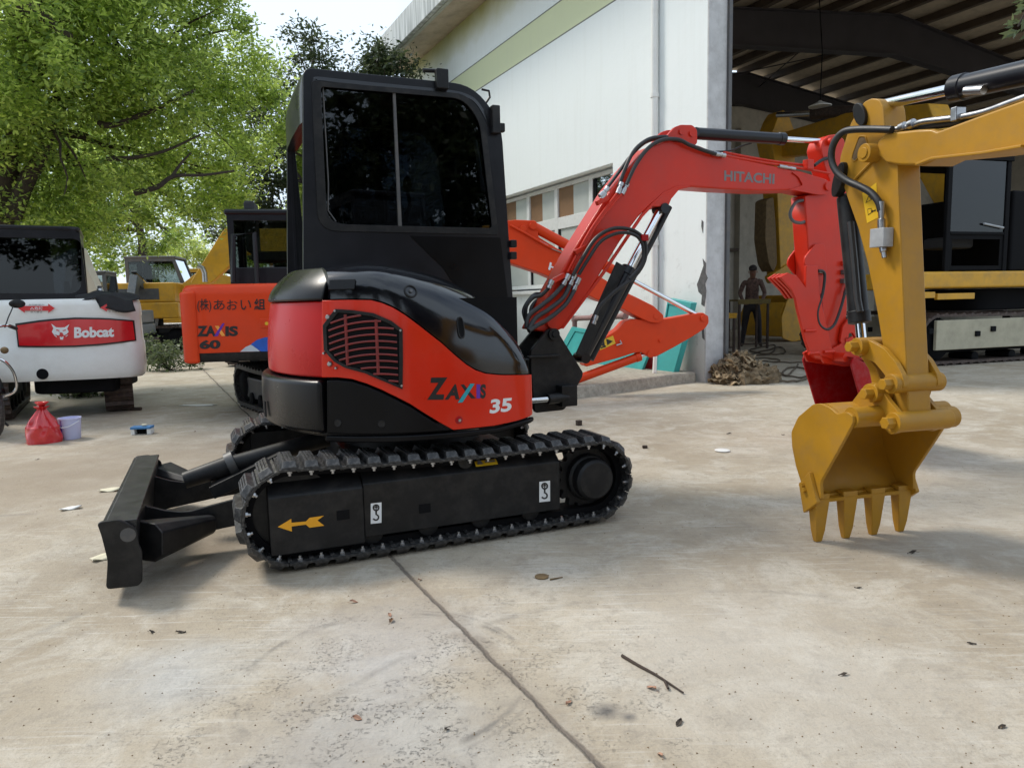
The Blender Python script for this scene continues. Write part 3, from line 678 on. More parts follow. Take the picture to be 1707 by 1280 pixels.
# ---- dozer blade at the rear
kb = zz(160, 740, 4.923)
bl = MB(); yb = -.86
prof = HF.PS(kb((10, 660), (35, 640), (190, 618), (335, 690), (352, 830), (378, 880), (380, 1130), (345, 1165), (80, 1195), (95, 960), (45, 760)), yb)
prof = rp(prof, .018, 3)
ye = .64
bl.prism(prof, yb, yb + .02)
xs = [p[0] for p in prof]; x0b, x1b = min(xs), max(xs); zt = max(p[1] for p in prof)
bo = bl.build('dozer_blade', M['black'], hx, bevel=.004)
mb = MB(); mb.prism([(x + .012, z - .012) for x, z in prof], ye - .02, ye); mb.build('end_plate', M['black'], bo, bevel=.004)
# curved front sheet with a thick top rail
ins = HF.PS(kb((20, 665), (60, 770), (105, 960), (85, 1192)), yb)
ins[0] = (ins[0][0], zt - .02); ins[-1] = (ins[-1][0], .064)
cv = cr([(a, b, 0) for a, b in ins], 6); fr_ = [(p.x + .006, p.y) for p in cv]; bk = [(p.x + .026, p.y) for p in reversed(cv)]
mb = MB(); mb.prism(fr_ + bk, yb + .021, ye - .021); mb.build('blade_sheet', M['bladeb'], bo)
mb = MB(); mb.prism([(x0b + .128, zt - .026), (x0b + .140, zt - .026), (x0b + .118, .11), (x0b + .102, .11)], yb + .021, ye - .021); mb.build('back_plate', M['bladeb'], bo)
tp = HF.PS(kb((30, 645), (190, 620), (205, 640), (70, 700)), yb); 
mb = MB(); mb.prism([(x0b + .012, zt - .06), (x0b + .025, zt - .012), (x0b + .145, zt - .012), (x0b + .145, zt - .024), (x0b + .06, zt - .07)], yb + .021, ye - .021); mb.build('top_rail', M['bladeb'], bo, bevel=.004)
mb = MB(); mb.box((x0b + .06, (yb + ye) / 2, .085), (.09, ye - yb - .05, .022)); mb.build('cutting_edge', M['black'], bo, bevel=.003)
for y in (yb - .001, ye + .001):
    c = HF.L(*kb((263, 745))[0], yb); mb = MB(); mb.lathe([(.030, -.011), (.030, .011)], (c.x, y + (.011 if y < 0 else -.011), c.z), (0, 1, 0), 20); mb.build('eye_hole', M['greyp'], bo)
# lift arms, box tubes and gussets
for sgn in (-1, 1):
    y1 = .33 * sgn; y2 = .30 * sgn
    mb = MB(); pts = HF.PS(kb((285, 400), (330, 450), (420, 505), (560, 540), (680, 553), (770, 548), (1120, 455), (1300, 420), (1300, 640), (1110, 672), (980, 700), (560, 800), (400, 850), (330, 850)), -.33)
    mb.prism(pts, y1 - .012, y1 + .012); mb.build('lift_arm', M['black'], bo, bevel=.003)
    # slanted tube from the blade's outer corner to the arm
    mb = MB(); a0 = HF.L(*kb((385, 800))[0], -.66); a1 = HF.L(*kb((945, 655))[0], -.37); a0.y = .66 * sgn; a1.y = .37 * sgn
    d = (a1 - a0).normalized(); u = Vector((0, 0, 1)); w_ = d.cross(u).normalized(); u = w_.cross(d)
    rows = []
    for p in (a0, a1):
        rows.append([p + w_ * (.085 * a) * (1.35 if p is a0 else .42) + u * (.05 * b) * (1.75 if p is a0 else .9) for a, b in ((-1, -.6), (-.6, -1), (.6, -1), (1, -.6), (1, .6), (.6, 1), (-.6, 1), (-1, .6))])
    mb.grid(rows, True, True); mb.build('brace_tube', M['black'], bo, bevel=.008)
mb = MB(); mb.cyl((x0b + .30, 0, .30), (x0b + .52, 0, .355), .045, 20, .055); mb.cyl((x0b + .52, 0, .355), (-.50, 0, .46), .05, 20); mb.build('blade_cylinder', M['black'], bo)
mb = MB(); mb.tube([(x0b + .56, 0, .375), (x0b + .52, 0, .36)], .065, 18); mb.build('cylinder_collar', M['greyp'], bo)
c0, c1 = HF.L(*kb((945, 330))[0], -.02), HF.L(*zz(140, 680, 3.414)((1115, 245))[0], -.02)
mb = MB(); d = (c1 - c0); ln = d.length; R_ = Matrix.Rotation(-math.atan2(d.z, d.x), 3, 'Y'); mb.box((c0 + c1) / 2, (ln, .17, .012), R_); mb.box((c0 + c1) / 2 + Vector((0, -.085, -.03)), (ln, .01, .07), R_); mb.box((c0 + c1) / 2 + Vector((0, .085, -.03)), (ln, .01, .07), R_); mb.build('cylinder_guard', M['black'], bo, bevel=.004)

# ---- upper body: plan outline of the round tail and the side walls
half = [(.475, -.60), (.462, -.69), (.40, -.735), (.20, -.775), (-.08, -.792), (-.34, -.765), (-.57, -.64), (-.70, -.45), (-.772, -.22), (-.792, 0)]
plan = cr([Vector((a, b, 0)) for a, b in half] + [Vector((a, -b, 0)) for a, b in reversed(half[:-1])], 8)
PL = [(p.x, p.y) for p in plan]; SL = [0]
for i in range(len(PL) - 1): SL.append(SL[-1] + math.hypot(PL[i + 1][0] - PL[i][0], PL[i + 1][1] - PL[i][1]))
def WP(s, d=0.0):
    s = min(max(s, 1e-4), SL[-1] - 1e-4); i = max(q for q in range(len(SL)) if SL[q] <= s); i = min(i, len(PL) - 2)
    t = (s - SL[i]) / max(1e-9, SL[i + 1] - SL[i]); a, b = PL[i], PL[i + 1]
    def nrm(j):
        p, q = PL[max(j - 1, 0)], PL[min(j + 1, len(PL) - 1)]; v = Vector((q[0] - p[0], q[1] - p[1])).normalized(); return Vector((v.y, -v.x)) * -1
    n = nrm(i) * (1 - t) + nrm(i + 1) * t
    if n.dot(Vector((a[0] + .1, a[1]))) < 0: n = -n
    n.normalize()
    return Vector((a[0] + (b[0] - a[0]) * t + n.x * d, a[1] + (b[1] - a[1]) * t + n.y * d))
def WS(px, py):
    r = HF.dir(ray(px, py)); o = HF.cl; best = None
    for i in range(len(PL) - 1):
        a, b = PL[i], PL[i + 1]; ex, ey = b[0] - a[0], b[1] - a[1]
        den = r.x * ey - r.y * ex
        if abs(den) < 1e-9: continue
        t = ((a[0] - o.x) * ey - (a[1] - o.y) * ex) / den; u = ((a[0] - o.x) * r.y - (a[1] - o.y) * r.x) / den
        if t > 0 and -1e-6 <= u <= 1 + 1e-6 and (best is None or t < best[0]): best = (t, SL[i] + u * (SL[i + 1] - SL[i]), o.z + r.z * t)
    if best is None: return WS(px + (1 if px < 600 else -1), py)
    return best[1], best[2]
def wall_fn(d):
    def fn(px, py):
        s, z = WS(px, py); p = WP(s, d); return Vector((p.x, p.y, z))
    return fn
def panel(name, mat, poly, d0, d1, bevel=.006, par=None, step=.035, bulge=0):
    """poly of (s,z) wrapped round the plan outline as a plate from offset d0 to d1"""
    bm = bmesh.new(); vs = [bm.verts.new((s, z, 0)) for s, z in poly]; bm.faces.new(vs)
    s0, s1 = min(p[0] for p in poly), max(p[0] for p in poly); q = s0 + step
    while q < s1 - 1e-3:
        bmesh.ops.bisect_plane(bm, geom=bm.verts[:] + bm.edges[:] + bm.faces[:], plane_co=(q, 0, 0), plane_no=(1, 0, 0)); q += step
    r_ = bmesh.ops.extrude_face_region(bm, geom=bm.faces[:])
    for v in r_['geom']:
        if isinstance(v, bmesh.types.BMVert): v.co.z = 1
    zm = max(p[1] for p in poly)
    for v in bm.verts:
        d = d1 if v.co.z > .5 else d0; p = WP(v.co.x, d); v.co = Vector((p.x, p.y, v.co.y))
    bmesh.ops.recalc_face_normals(bm, faces=bm.faces[:])
    me = bpy.data.meshes.new(name); bm.to_mesh(me); bm.free(); me.materials.append(mat)
    return link(name, me, par or hx, bevel, 40)
def pw(*pts): return [WS(*p) for p in k3(*pts)]
zb0 = .60
# inner body so that the gaps are dark and nothing shows through
mb = MB(); ip = [tuple(WP(s, -.05)) for s in [SL[-1] * i / 60 for i in range(61)]]
mb.prism([(x, y) for x, y in ip], zb0, 1.24, lambda x, y, z: (x, y, z)); body = mb.build('upper_body', M['dark'], hx)
mb = MB(); lp_ = [tuple(WP(s, .0)) for s in [SL[-1] * i / 60 for i in range(61)]]
mb.prism(lp_, zb0 - .02, zb0 + .035, lambda x, y, z: (x, y, z)); mb.build('base_lip', M['black'], hx, bevel=.012)
mb = MB(); mb.lathe([(.40, .42), (.40, .50), (.37, .51), (.37, .575)], (0, 0, 0), (0, 0, 1), 36); mb.build('slew_ring', M['black'], hx)
mb = MB(); mb.box((0, 0, .34), (.9, .95, .17)); mb.build('centre_frame', M['black'], hx, bevel=.02)
red_top = pw((462, 266), (600, 262), (720, 264), (780, 280), (835, 304), (900, 345), (960, 390), (1030, 445), (1100, 500), (1165, 560), (1230, 614), (1280, 645), (1335, 664), (1420, 672), (1604, 670))
red_bot = pw((1606, 888), (1500, 922), (1380, 948), (1160, 970), (1080, 925), (1000, 876), (930, 830), (850, 788), (775, 750), (700, 718), (620, 692), (545, 684), (462, 684))
panel('side_cover', M['red'], red_top + red_bot, .0, .022, .009)
skirt = pw((486, 700), (545, 699), (620, 707), (700, 733), (775, 765), (850, 803), (930, 846), (1000, 892), (1080, 941), (1135, 974), (1000, 984), (800, 992), (486, 990))
panel('lower_cover', M['panelb'], skirt, .0, .022, .008)
low = pw((486, 1000), (800, 1002), (1000, 995), (1200, 980), (1400, 958), (1606, 900), (1606, 925), (1400, 985), (1200, 1012), (1000, 1026), (486, 1032))
panel('bottom_trim', M['panelb'], low, .0, .03, .008)
# radiator grille in the side cover
go = pw((535, 312), (625, 318), (735, 335), (830, 378), (886, 424), (888, 580), (886, 748), (790, 705), (690, 660), (590, 632), (530, 598), (478, 535), (472, 400))
gc = (sum(p[0] for p in go) / len(go), sum(p[1] for p in go) / len(go))
gi = [(gc[0] + (s - gc[0]) * .90, gc[1] + (z - gc[1]) * .90) for s, z in go]
gp0 = panel('grille', M['dark'], go, .018, .0245, .001)
def ringpanel(name, mat, po, pi_, d0, d1, par):
    n_ = len(po); mb = MB()
    PO, PI = [], []
    for i in range(n_):
        for t in range(4):
            for lst, src in ((PO, po), (PI, pi_)):
                a, b = src[i], src[(i + 1) % n_]; lst.append((a[0] + (b[0] - a[0]) * t / 4, a[1] + (b[1] - a[1]) * t / 4))
    mb.ring(PO, PI, d0, d1, lambda s, z, d: (*WP(s, d), z)); return mb.build(name, mat, par, bevel=.002)
ringpanel('grille_frame', M['black'], go, gi, .022, .032, gp0)
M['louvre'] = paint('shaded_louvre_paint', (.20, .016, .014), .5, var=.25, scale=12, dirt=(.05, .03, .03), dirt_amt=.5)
def inside(s, z, P):
    c = False
    for i in range(len(P)):
        a, b = P[i], P[i - 1]
        if (a[1] > z) != (b[1] > z) and s < (b[0] - a[0]) * (z - a[1]) / (b[1] - a[1]) + a[0]: c = not c
    return c
smin, smax = min(p[0] for p in gi), max(p[0] for p in gi); zmin, zmax = min(p[1] for p in gi), max(p[1] for p in gi)
for j in range(11):
    run = []
    for i in range(31):
        s = smin + (smax - smin) * i / 30; f = 1 - i / 30
        z = zmin + .012 + (zmax - zmin) * (j + .35) / 11.2 + .035 * (f - .5) - .05 * (f - .5) ** 2 * 2
        if inside(s, z, gi): run.append((*WP(s, .029), z))
    if len(run) > 2:
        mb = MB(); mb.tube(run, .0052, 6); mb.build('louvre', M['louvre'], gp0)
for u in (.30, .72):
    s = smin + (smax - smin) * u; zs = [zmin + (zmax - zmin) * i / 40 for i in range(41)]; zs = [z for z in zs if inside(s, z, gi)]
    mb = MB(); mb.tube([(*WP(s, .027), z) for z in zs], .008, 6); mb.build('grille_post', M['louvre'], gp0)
for q in k3((497, 356), (507, 610), (535, 322), (873, 428), (880, 728), (478, 552), (540, 632)):
    s, z = WS(*q); p = WP(s, .024); n = (WP(s, .1) - WP(s, 0)).normalized()
    big = q in k3((497, 356), (507, 610)); mb = MB(); rr = .009 if big else .005
    mb.lathe([(rr * 1.5, 0), (rr * 1.4, .006), (rr, .012)], (p.x, p.y, z), (n.x, n.y, 0), 10); mb.build('screw', M['steel'], gp0)
for q in k3((1190, 916),):
    s, z = WS(*q); p = WP(s, .0225); n = (WP(s, .1) - WP(s, 0)).normalized()
    mb = MB(); mb.lathe([(.020, 0), (.018, .003), (.012, .004)], (p.x, p.y, z), (n.x, n.y, 0), 18); o = mb.build('cover_lock', M['darkred'], hx); mb = MB(); mb.lathe([(.008, .004), (.007, .012)], (p.x, p.y, z), (n.x, n.y, 0), 10); mb.build('lock_bolt', M['steel'], o)
for q in k3((548, 932), (778, 935)):
    s, z = WS(*q); p = WP(s, .0225); n = (WP(s, .1) - WP(s, 0)).normalized(); mb = MB(); mb.lathe([(.019, 0), (.017, .004), (.010, .003)], (p.x, p.y, z), (n.x, n.y, 0), 16); mb.build('cover_bolt', M['black'], hx)
# lettering on the red cover
lf = wall_fn(.0232)
def wtext(s, tl, tr, bl_, br, mat, name='lettering', bold=.02, shear=0):
    a = k3(tl, tr, bl_, br); return lettering(s, quadmap(*a, lf), mat, hx, name, bold, shear)
wtext('Z', (1030, 685), (1128, 684), (1018, 806), (1112, 806), M['decblack'], bold=.05)
wtext('A', (1148, 722), (1192, 720), (1112, 806), (1192, 804), M['decblack'], bold=.05)
wtext('X', (1196, 724), (1268, 718), (1192, 802), (1280, 798), M['decblack'], bold=.05)
wtext('I', (1284, 722), (1304, 722), (1284, 798), (1304, 798), M['purple_d'], bold=.04)
wtext('S', (1304, 722), (1336, 720), (1304, 800), (1334, 798), M['decblack'], bold=.05)
flat([k3((1250, 718), (1274, 718), (1208, 820), (1182, 822))], wall_fn(.0240), M['teal_d'], hx, 'letter_stroke')
wtext('35', (1362, 804), (1478, 794), (1354, 882), (1470, 868), M['decwhite'], bold=.035, shear=0)
# tail: lower counterweight, red cover, black cap
s_seam = WS(543, 560)[0]
def tail(name, mat, z0, z1, off, bev, s_from=None, curve=0.0, taper=0.0):
    sf_ = s_from or s_seam + .012
    ss = [sf_ + (SL[-1] - 2 * sf_) * i / 50 for i in range(51)]; n_ = 9
    rows = []
    for i in range(n_):
        t = i / (n_ - 1); e = off + curve * (1 - (2 * t - 1) ** 2) - taper * t ** 1.8
        rows.append([Vector((*WP(s, e), z0 + (z1 - z0) * t)) for s in ss])
    mb = MB(); c = Vector((-.3, 0, 0))
    for r in rows: r.append(Vector((-.35, .3, r[0].z))); r.append(Vector((-.35, -.3, r[0].z)))
    mb.grid(rows, True, True); return mb.build(name, mat, hx, bevel=bev, seg=3)
zc1 = WS(*k3((400, 684))[0])[1]; zc2 = WS(*k3((400, 256))[0])[1]
tail('counterweight', M['gloss'], zb0 - .005, zc1 - .012, .042, .03, curve=.006)
tail('rear_cover', M['cwred'], zc1 - .002, zc2 - .012, .004, .012, curve=.004, taper=.03)
tail('rear_cap', M['gloss'], zc2 - .010, 1.408, -.012, .03, taper=.13)
o_ = HF.S(437, 660, -.2); 
s, z = WS(*k3((152, 830))[0]); s = min(s, SL[-1] * .46); p = WP(s, .058); n = (WP(s, .1) - WP(s, 0)).normalized()
mb = MB(); R_ = Matrix.Rotation(math.atan2(n.y, n.x), 3, 'Z'); mb.box((p.x, p.y, z), (.006, .04, .085), R_); mb.build('socket_plate', M['dark'], hx, bevel=.004)
# engine hood: lofted glossy shell
sil = [(545, 445), (600, 439), (650, 441), (700, 448), (740, 457), (780, 471), (815, 491), (845, 520), (865, 550), (876, 580), (883, 606), (886, 622)]
st = [HF.S(a, b, -.42) for a, b in sil]; st[0] = (st[0][0] - .03, st[0][1])
hb = red_top
hbx = [(WP(s).x, z) for s, z in hb]
def zlow(x):
    for (a, za), (b, zb_) in zip(hbx[:-1], hbx[1:]):
        if a <= x <= b: return za + (zb_ - za) * (x - a) / (b - a + 1e-9)
    return hbx[0][1] if x < hbx[0][0] else hbx[-1][1]
def ywall(x):
    for i in range(len(PL) - 1):
        a, b = PL[i], PL[i + 1]
        if b[0] <= x <= a[0] and a[1] < 0: return a[1] + (b[1] - a[1]) * (x - a[0]) / (b[0] - a[0] - 1e-9)
    return -.60
mxx = .468
stx = [(x if x < .40 else x, z) for x, z in st]
sx0 = stx[0][0]; sx1 = stx[-1][0]
fine = cr([Vector((a, b, 0)) for a, b in stx], 5)
rows = []
for v in fine:
    x = sx0 + (v.x - sx0) * (mxx - sx0) / (sx1 - sx0); zt_ = v.y
    zl = zlow(x) + .006; zt_ = max(zt_, zl + .006); yw = ywall(x) - .024; row = []
    for i in range(17):
        a = pi / 2 * i / 16; ya = -.13
        row.append(Vector((x, ya + (yw - ya) * cos(a) ** .5, zl + (zt_ - zl) * sin(a) ** .62)))
    row.append(Vector((x, -.13, zl)))
    rows.append(row)
mb = MB(); mb.grid(rows, True, True); hood = mb.build('engine_hood', M['hoodb'], hx, smooth=50)
def hood_at(px, py):
    """where a ray from the photo's viewpoint meets the hood"""
    hit = None
    o, d = HF.cl, HF.dir(ray(px, py)).normalized()
    from mathutils.bvhtree import BVHTree
    global _hb
    try: _hb
    except NameError: _hb = BVHTree.FromPolygons([Vector(v.co) for v in hood.data.vertices], [tuple(p.vertices) for p in hood.data.polygons])
    r_ = _hb.ray_cast(o, d); return r_[0], r_[1]
for q, rr in ((k3((934, 216))[0], .034),):
    p, n = hood_at(*q)
    if n is not None:
        if n.y > 0: n = -n
        mb = MB(); mb.lathe([(rr, -.004), (rr, .004), (rr * .82, .006), (rr * .7, -.003)], p, n, 24); o = mb.build('hood_lock', M['black'], hood); mb = MB(); mb.lathe([(.009, .0), (.009, .009)], p, n, 10); mb.build('lock_bolt', M['greyp'], o)
p, n = hood_at(*k3((1208, 415))[0])
if n is not None:
    if n.y > 0: n = -n
    R_ = n.to_track_quat('Y', 'Z').to_matrix(); mb = MB()
    po = [(a * .020, b * .055) for a, b in rp([(-1, -1), (1, -1), (1, 1), (-1, 1)], .9, 5)]; pi_ = [(a * .70, b * .86) for a, b in po]
    mb.ring(po, pi_, -.001, .005, lambda a, b, c: p + R_ @ Vector((a, c, b))); o = mb.build('hood_handle', M['black'], hood, bevel=.002)
    mb = MB(); mb.prism(pi_, -.001, .001, lambda a, b, c: p + R_ @ Vector((a, c, b))); mb.build('handle_recess', M['dark'], o, smooth=0)
p, n = hood_at(*k3((560, 180))[0])
if n is not None:
    if n.y > 0: n = -n
    R_ = n.to_track_quat('Y', 'Z').to_matrix(); mb = MB(); mb.box(p + R_ @ Vector((0, .0028, 0)), (.13, .008, .05), R_); mb.build('hood_plate', M['gloss'], hood, bevel=.002)

# ---- cab
YC, YF = -.10, .80
kc = zz(380, 80, 3.2)
outer = HF.PS([(505, 112), (788, 141), (836, 203), (862, 600), (505, 600)], YC)
inner = HF.PS(kc((486, 203), (1255, 268), (1345, 385), (1414, 968), (520, 946)), YC)
outer[4] = (outer[4][0], outer[3][1])
po = rp(outer, [.05, .13, .14, .02, .02], 5); pi_ = rp(inner, [.02, .14, .20, .02, .10], 5)
cabo = MB(); cabo.ring(po, pi_, YC, YC + .045)
cab_ = cabo.build('cab', M['cabblk'], hx, bevel=.008)
# far side plate
mb = MB(); mb.ring(po, pi_, YF - .045, YF); mb.build('left_side_frame', M['cabblk'], cab_, bevel=.008)
# raised seal round the near window
sc_ = lambda P, f: [(sum(p[0] for p in P) / len(P) * (1 - f) + x * f, sum(p[1] for p in P) / len(P) * (1 - f) + z * f) for x, z in P]
mb = MB(); mb.ring(sc_(pi_, 1.075), sc_(pi_, .985), YC - .006, YC + .003); mb.build('window_seal', M['black'], cab_, bevel=.002)
# roof shell: section across y with rounded shoulders, swept along the roof line
rl = cr([Vector((a, b, 0)) for a, b in [(outer[0][0] - .015, 2.20), (outer[0][0] - .012, outer[0][1] - .08), (outer[0][0] + .035, outer[0][1] + .005)] + [(outer[0][0] + (outer[1][0] - outer[0][0]) * t, outer[0][1] + (outer[1][1] - outer[0][1]) * t + .012) for t in (.2, .4, .6, .8)] + [HF.S(a, b, YC) for a, b in ((772, 138), (800, 152), (820, 178), (832, 205))]], 4)
sec = [(YC - .004, .075), (YC + .002, .045), (YC + .02, .018), (YC + .055, .002), (YC + .12, -.006), (.35, -.012), (YF - .12, -.006), (YF - .055, .002), (YF - .02, .018), (YF - .002, .045), (YF + .004, .075)]
seci = [(YF - .03, .085), (YF - .10, .035), (.35, .03), (YC + .10, .035), (YC + .03, .085)]
rows = []
for i, p in enumerate(rl):
    a, b = rl[max(i - 1, 0)], rl[min(i + 1, len(rl) - 1)]; t = (b - a).normalized(); n = Vector((-t.y, t.x))
    rows.append([Vector((p.x - n.x * d, y, p.y - n.y * d)) for y, d in sec + seci])
mb = MB(); mb.grid(rows, True, True); mb.build('roof', M['roofb'], cab_, smooth=55)
# rear frame
xr = outer[0][0]; zl_, zh_ = outer[4][1], outer[0][1] - .05
mb = MB(); ro = rp([(YC + .047, zl_), (YF - .047, zl_), (YF - .047, zh_), (YC + .047, zh_)], .03, 3); ri = rp([(YC + .12, zl_ + .34), (YF - .05, zl_ + .34), (YF - .05, zh_ - .07), (YC + .12, zh_ - .07)], .03, 3)
mb.ring(ro, ri, xr - .004, xr + .04, lambda y, z, x: (x, y, z)); mb.build('rear_frame', M['cabblk'], cab_, bevel=.006)
mb = MB(); mb.prism(ri, xr + .012, xr + .018, lambda y, z, x: (x, y, z)); mb.build('rear_window', M['glassm'], cab_, smooth=0)
# near and far panes
mb = MB(); mb.prism(pi_, YC + .016, YC + .022); mb.build('side_window', M['glassm'], cab_, smooth=0)
mb = MB(); mb.prism(pi_, YF - .022, YF - .016); mb.build('door_window', M['glassd'], cab_, smooth=0)
a, b = HF.L(*kc((888, 235))[0], YC), HF.L(*kc((920, 955))[0], YC)
mb = MB(); mb.prism([(a.x - .008, a.z), (a.x + .008, a.z), (b.x + .010, b.z), (b.x - .010, b.z)], YC + .004, YC + .03); mb.build('window_divider', M['greyp'], cab_, bevel=.002)
a, b = HF.L(*kc((508, 206))[0], YC), HF.L(*kc((548, 925))[0], YC)
mb = MB(); mb.tube([(a.x, YC + .012, a.z), (a.x + .004, YC + .012, b.z + .2), (b.x - .01, YC + .012, b.z + .06), (b.x + .03, YC + .012, b.z)], .004, 6); mb.build('sash_edge', M['greyp'], cab_)
# windscreen: follows the front line
fl = [HF.S(a, b, YC) for a, b in ((836, 215), (842, 280), (849, 370), (858, 510))]
mb = MB(); mb.prism([(x - .012, z) for x, z in fl] + [(x - .018, z) for x, z in reversed(fl)], YC + .05, YF - .05); mb.build('windscreen', M['glassc'], cab_, smooth=0)
for z in (fl[0][1] + .01, fl[2][1] - .05, fl[3][1] + .05):
    x = fl[0][0] + (fl[3][0] - fl[0][0]) * (fl[0][1] - z) / (fl[0][1] - fl[3][1]); mb = MB(); mb.box((x - .025, .35, z), (.04, .80, .04)); mb.build('front_rail', M['cabblk'], cab_, bevel=.006)
# dark lower pane, hinges, latch, hook
lw = HF.PS(kc((972, 1003), (1452, 1012), (1526, 1600), (1420, 1600), (1150, 1175)), YC - .002)
mb = MB(); mb.prism(lw, YC - .004, YC - .001); mb.build('lower_window', M['panelb'], cab_, smooth=0)
for q, sz in (((1140, 170), (.07, .05, .11)), ((1425, 385), (.05, .05, .16)), ((1448, 427), (.06, .04, .05)), ((1520, 1045), (.04, .04, .045)), ((1520, 1108), (.04, .04, .045))):
    c = HF.L(*kc(q)[0], YC - .012); mb = MB(); mb.box(c, sz); mb.build('hinge', M['black'], cab_, bevel=.006)
c = HF.L(*kc((1100, 140))[0], YC); mb = MB(); mb.tube([c + Vector((-.06, .02, .02)), c + Vector((.03, .02, .025))], .012, 8); mb.build('lamp_bracket', M['black'], cab_)
c = HF.L(*kc((1390, 255))[0], YC); mb = MB(); mb.tube([c + Vector((-.01, .03, -.04)), c + Vector((.02, .03, .0)), c + Vector((.015, .03, .035)), c + Vector((-.03, .03, .04))], .007, 8); mb.build('grab_hook', M['black'], cab_)
c0, c1 = HF.L(*kc((1340, 480))[0], YC - .01), HF.L(*kc((1385, 760))[0], YC - .01)
mb = MB(); mb.tube([(c0.x, YC + .06, c0.z), (c1.x, YC + .06, c1.z)], .012, 10); mb.build('gas_strut', M['steel'], cab_)
# inside: floor, seat, levers
zf = outer[3][1]
mb = MB(); mb.box((.03, .35, zf + .01), (1.05, .84, .03)); mb.build('cab_floor', M['dark'], cab_, smooth=0)
mb = MB(); mb.box((-.18, .36, 1.52), (.46, .46, .12)); seat = mb.build('seat', M['seat'], cab_, bevel=.04); mb = MB(); mb.box((-.40, .36, 1.85), (.12, .44, .60), Matrix.Rotation(rad(-8), 3, 'Y')); mb.build('backrest', M['seat'], seat, bevel=.04)
for x, y in ((.02, .06), (.02, .66)):
    mb = MB(); mb.box((x - .12, y, 1.55), (.4, .14, .28)); o = mb.build('lever_console', M['seat'], cab_, bevel=.02); mb = MB(); mb.tube([(x, y, 1.66), (x + .03, y, 1.80), (x + .02, y, 1.90)], .012, 8); mb.ball((x + .02, y, 1.92), (.025, .025, .045)); mb.build('joystick', M['dark'], o)
for x, y in ((.30, .30), (.30, .40)):
    mb = MB(); mb.tube([(x, y, 1.3), (x - .01, y, 1.62), (x - .05, y, 1.75)], .011, 8); mb.build('travel_lever', M['greyp'], cab_)

# ---- swing post, boom, arm, thumb, bucket
k5 = zz(840, 460, 5.82)
sw = MB(); y0s, y1s = -.22, -.02
sp_ = rp(HF.PS(k5((262, 725), (420, 525), (470, 510), (525, 540), (770, 935), (765, 975), (590, 1300), (300, 1330), (262, 900)), -.17), .02, 3)
sw.prism(sp_, -.17, -.14); swing = sw.build('swing_post', M['black'], hx, bevel=.005)
mb = MB(); mb.prism(sp_, .03, .06); mb.build('swing_plate', M['black'], swing, bevel=.005)
c = HF.L(*k5((480, 565))[0], -.17); mb = MB(); mb.lathe([(.036, -.018), (.036, .27), (.02, .28)], c, (0, 1, 0), 22); mb.lathe([(.018, -.026), (.022, -.018)], c, (0, 1, 0), 6); mb.build('foot_pin', M['black'], swing)
b0, b1 = HF.S(*k5((300, 800))[0], -.1), HF.S(*k5((560, 1260))[0], -.1)
mb = MB(); mb.box(((b0[0] + b1[0]) / 2 - .06, -.055, (b0[1] + b1[1]) / 2), (abs(b1[0] - b0[0]) + .02, .17, abs(b0[1] - b1[1]))); mb.build('swing_casting', M['black'], swing, bevel=.012)
c = HF.L(*k5((380, 778))[0], -.172); mb = MB(); mb.box((c.x, -.185, c.z), (.22, .025, .014)); mb.build('ledge', M['black'], swing, bevel=.003)
c = HF.L(*k5((290, 1205))[0], -.24); mb = MB(); mb.cyl((c.x - .18, -.24, c.z), (c.x + .10, -.24, c.z), .018, 14); mb.build('swing_rod', M['chrome'], swing)
mb = MB(); mb.cyl((c.x + .09, -.24, c.z), (c.x + .24, -.22, c.z), .032, 14); mb.box((c.x + .24, -.20, c.z + .01), (.11, .10, .13)); mb.build('rod_end', M['black'], swing, bevel=.006)
mb = MB(); mb.box((.42, -.08, .74), (.36, .5, .30)); mb.build('front_frame', M['black'], hx, bevel=.01)

YB0, YB1 = -.12, .05
kd = zz(820, 190, 2.613)
bpts = kd((172, 938), (200, 885), (262, 760), (360, 585), (450, 440), (520, 328), (590, 240), (645, 178), (690, 142), (760, 118), (830, 122), (905, 138), (1000, 178), (1180, 216), (1350, 250), (1450, 280), (1482, 300), (1484, 325), (1465, 348), (1420, 352), (1330, 332), (1180, 336), (1000, 328), (860, 318), (800, 322), (745, 352), (690, 400), (640, 448), (560, 555), (480, 685), (410, 800), (345, 895), (300, 940), (235, 952))
bq = HF.PS(bpts, YB0)
mb = MB(); mb.prism(bq, YB0, YB1); boom = mb.build('boom', M['boomred'], hx, bevel=.012)
# raised edge strap under the elbow and the reinforcing cheek at the tip
ck = HF.PS(kd((1300, 255), (1385, 290), (1475, 296), (1482, 322), (1462, 350), (1420, 354), (1320, 335), (1290, 332), (1350, 312), (1330, 275)), YB0)
mb = MB(); mb.prism(rp(ck, .015, 2), YB0 - .012, YB0 - .001); mb.build('tip_cheek', M['boomred'], boom, bevel=.004)
mb = MB(); gq = HF.PS(kd((700, 385), (745, 345), (800, 316), (872, 318), (815, 330), (780, 372), (768, 402), (745, 405), (690, 402)), YB0); mb.prism(gq, YB0 - .005, YB1 + .005); mb.build('cylinder_bracket', M['boomred'], boom, bevel=.004)
st_ = HF.PS(kd((300, 935), (480, 690), (648, 440), (700, 385), (745, 342), (800, 316), (860, 312), (860, 320), (803, 325), (750, 352), (706, 395), (656, 450), (488, 700), (312, 935)), YB0)
mb = MB(); mb.prism(st_, YB0 - .006, YB0 + .01); mb.build('edge_strap', M['boomred'], boom, bevel=.003)
tb = rp(HF.PS(kd((752, 112), (765, 92), (795, 58), (822, 48), (872, 49), (893, 70), (894, 128), (880, 140), (830, 125)), YB0), .012, 2)
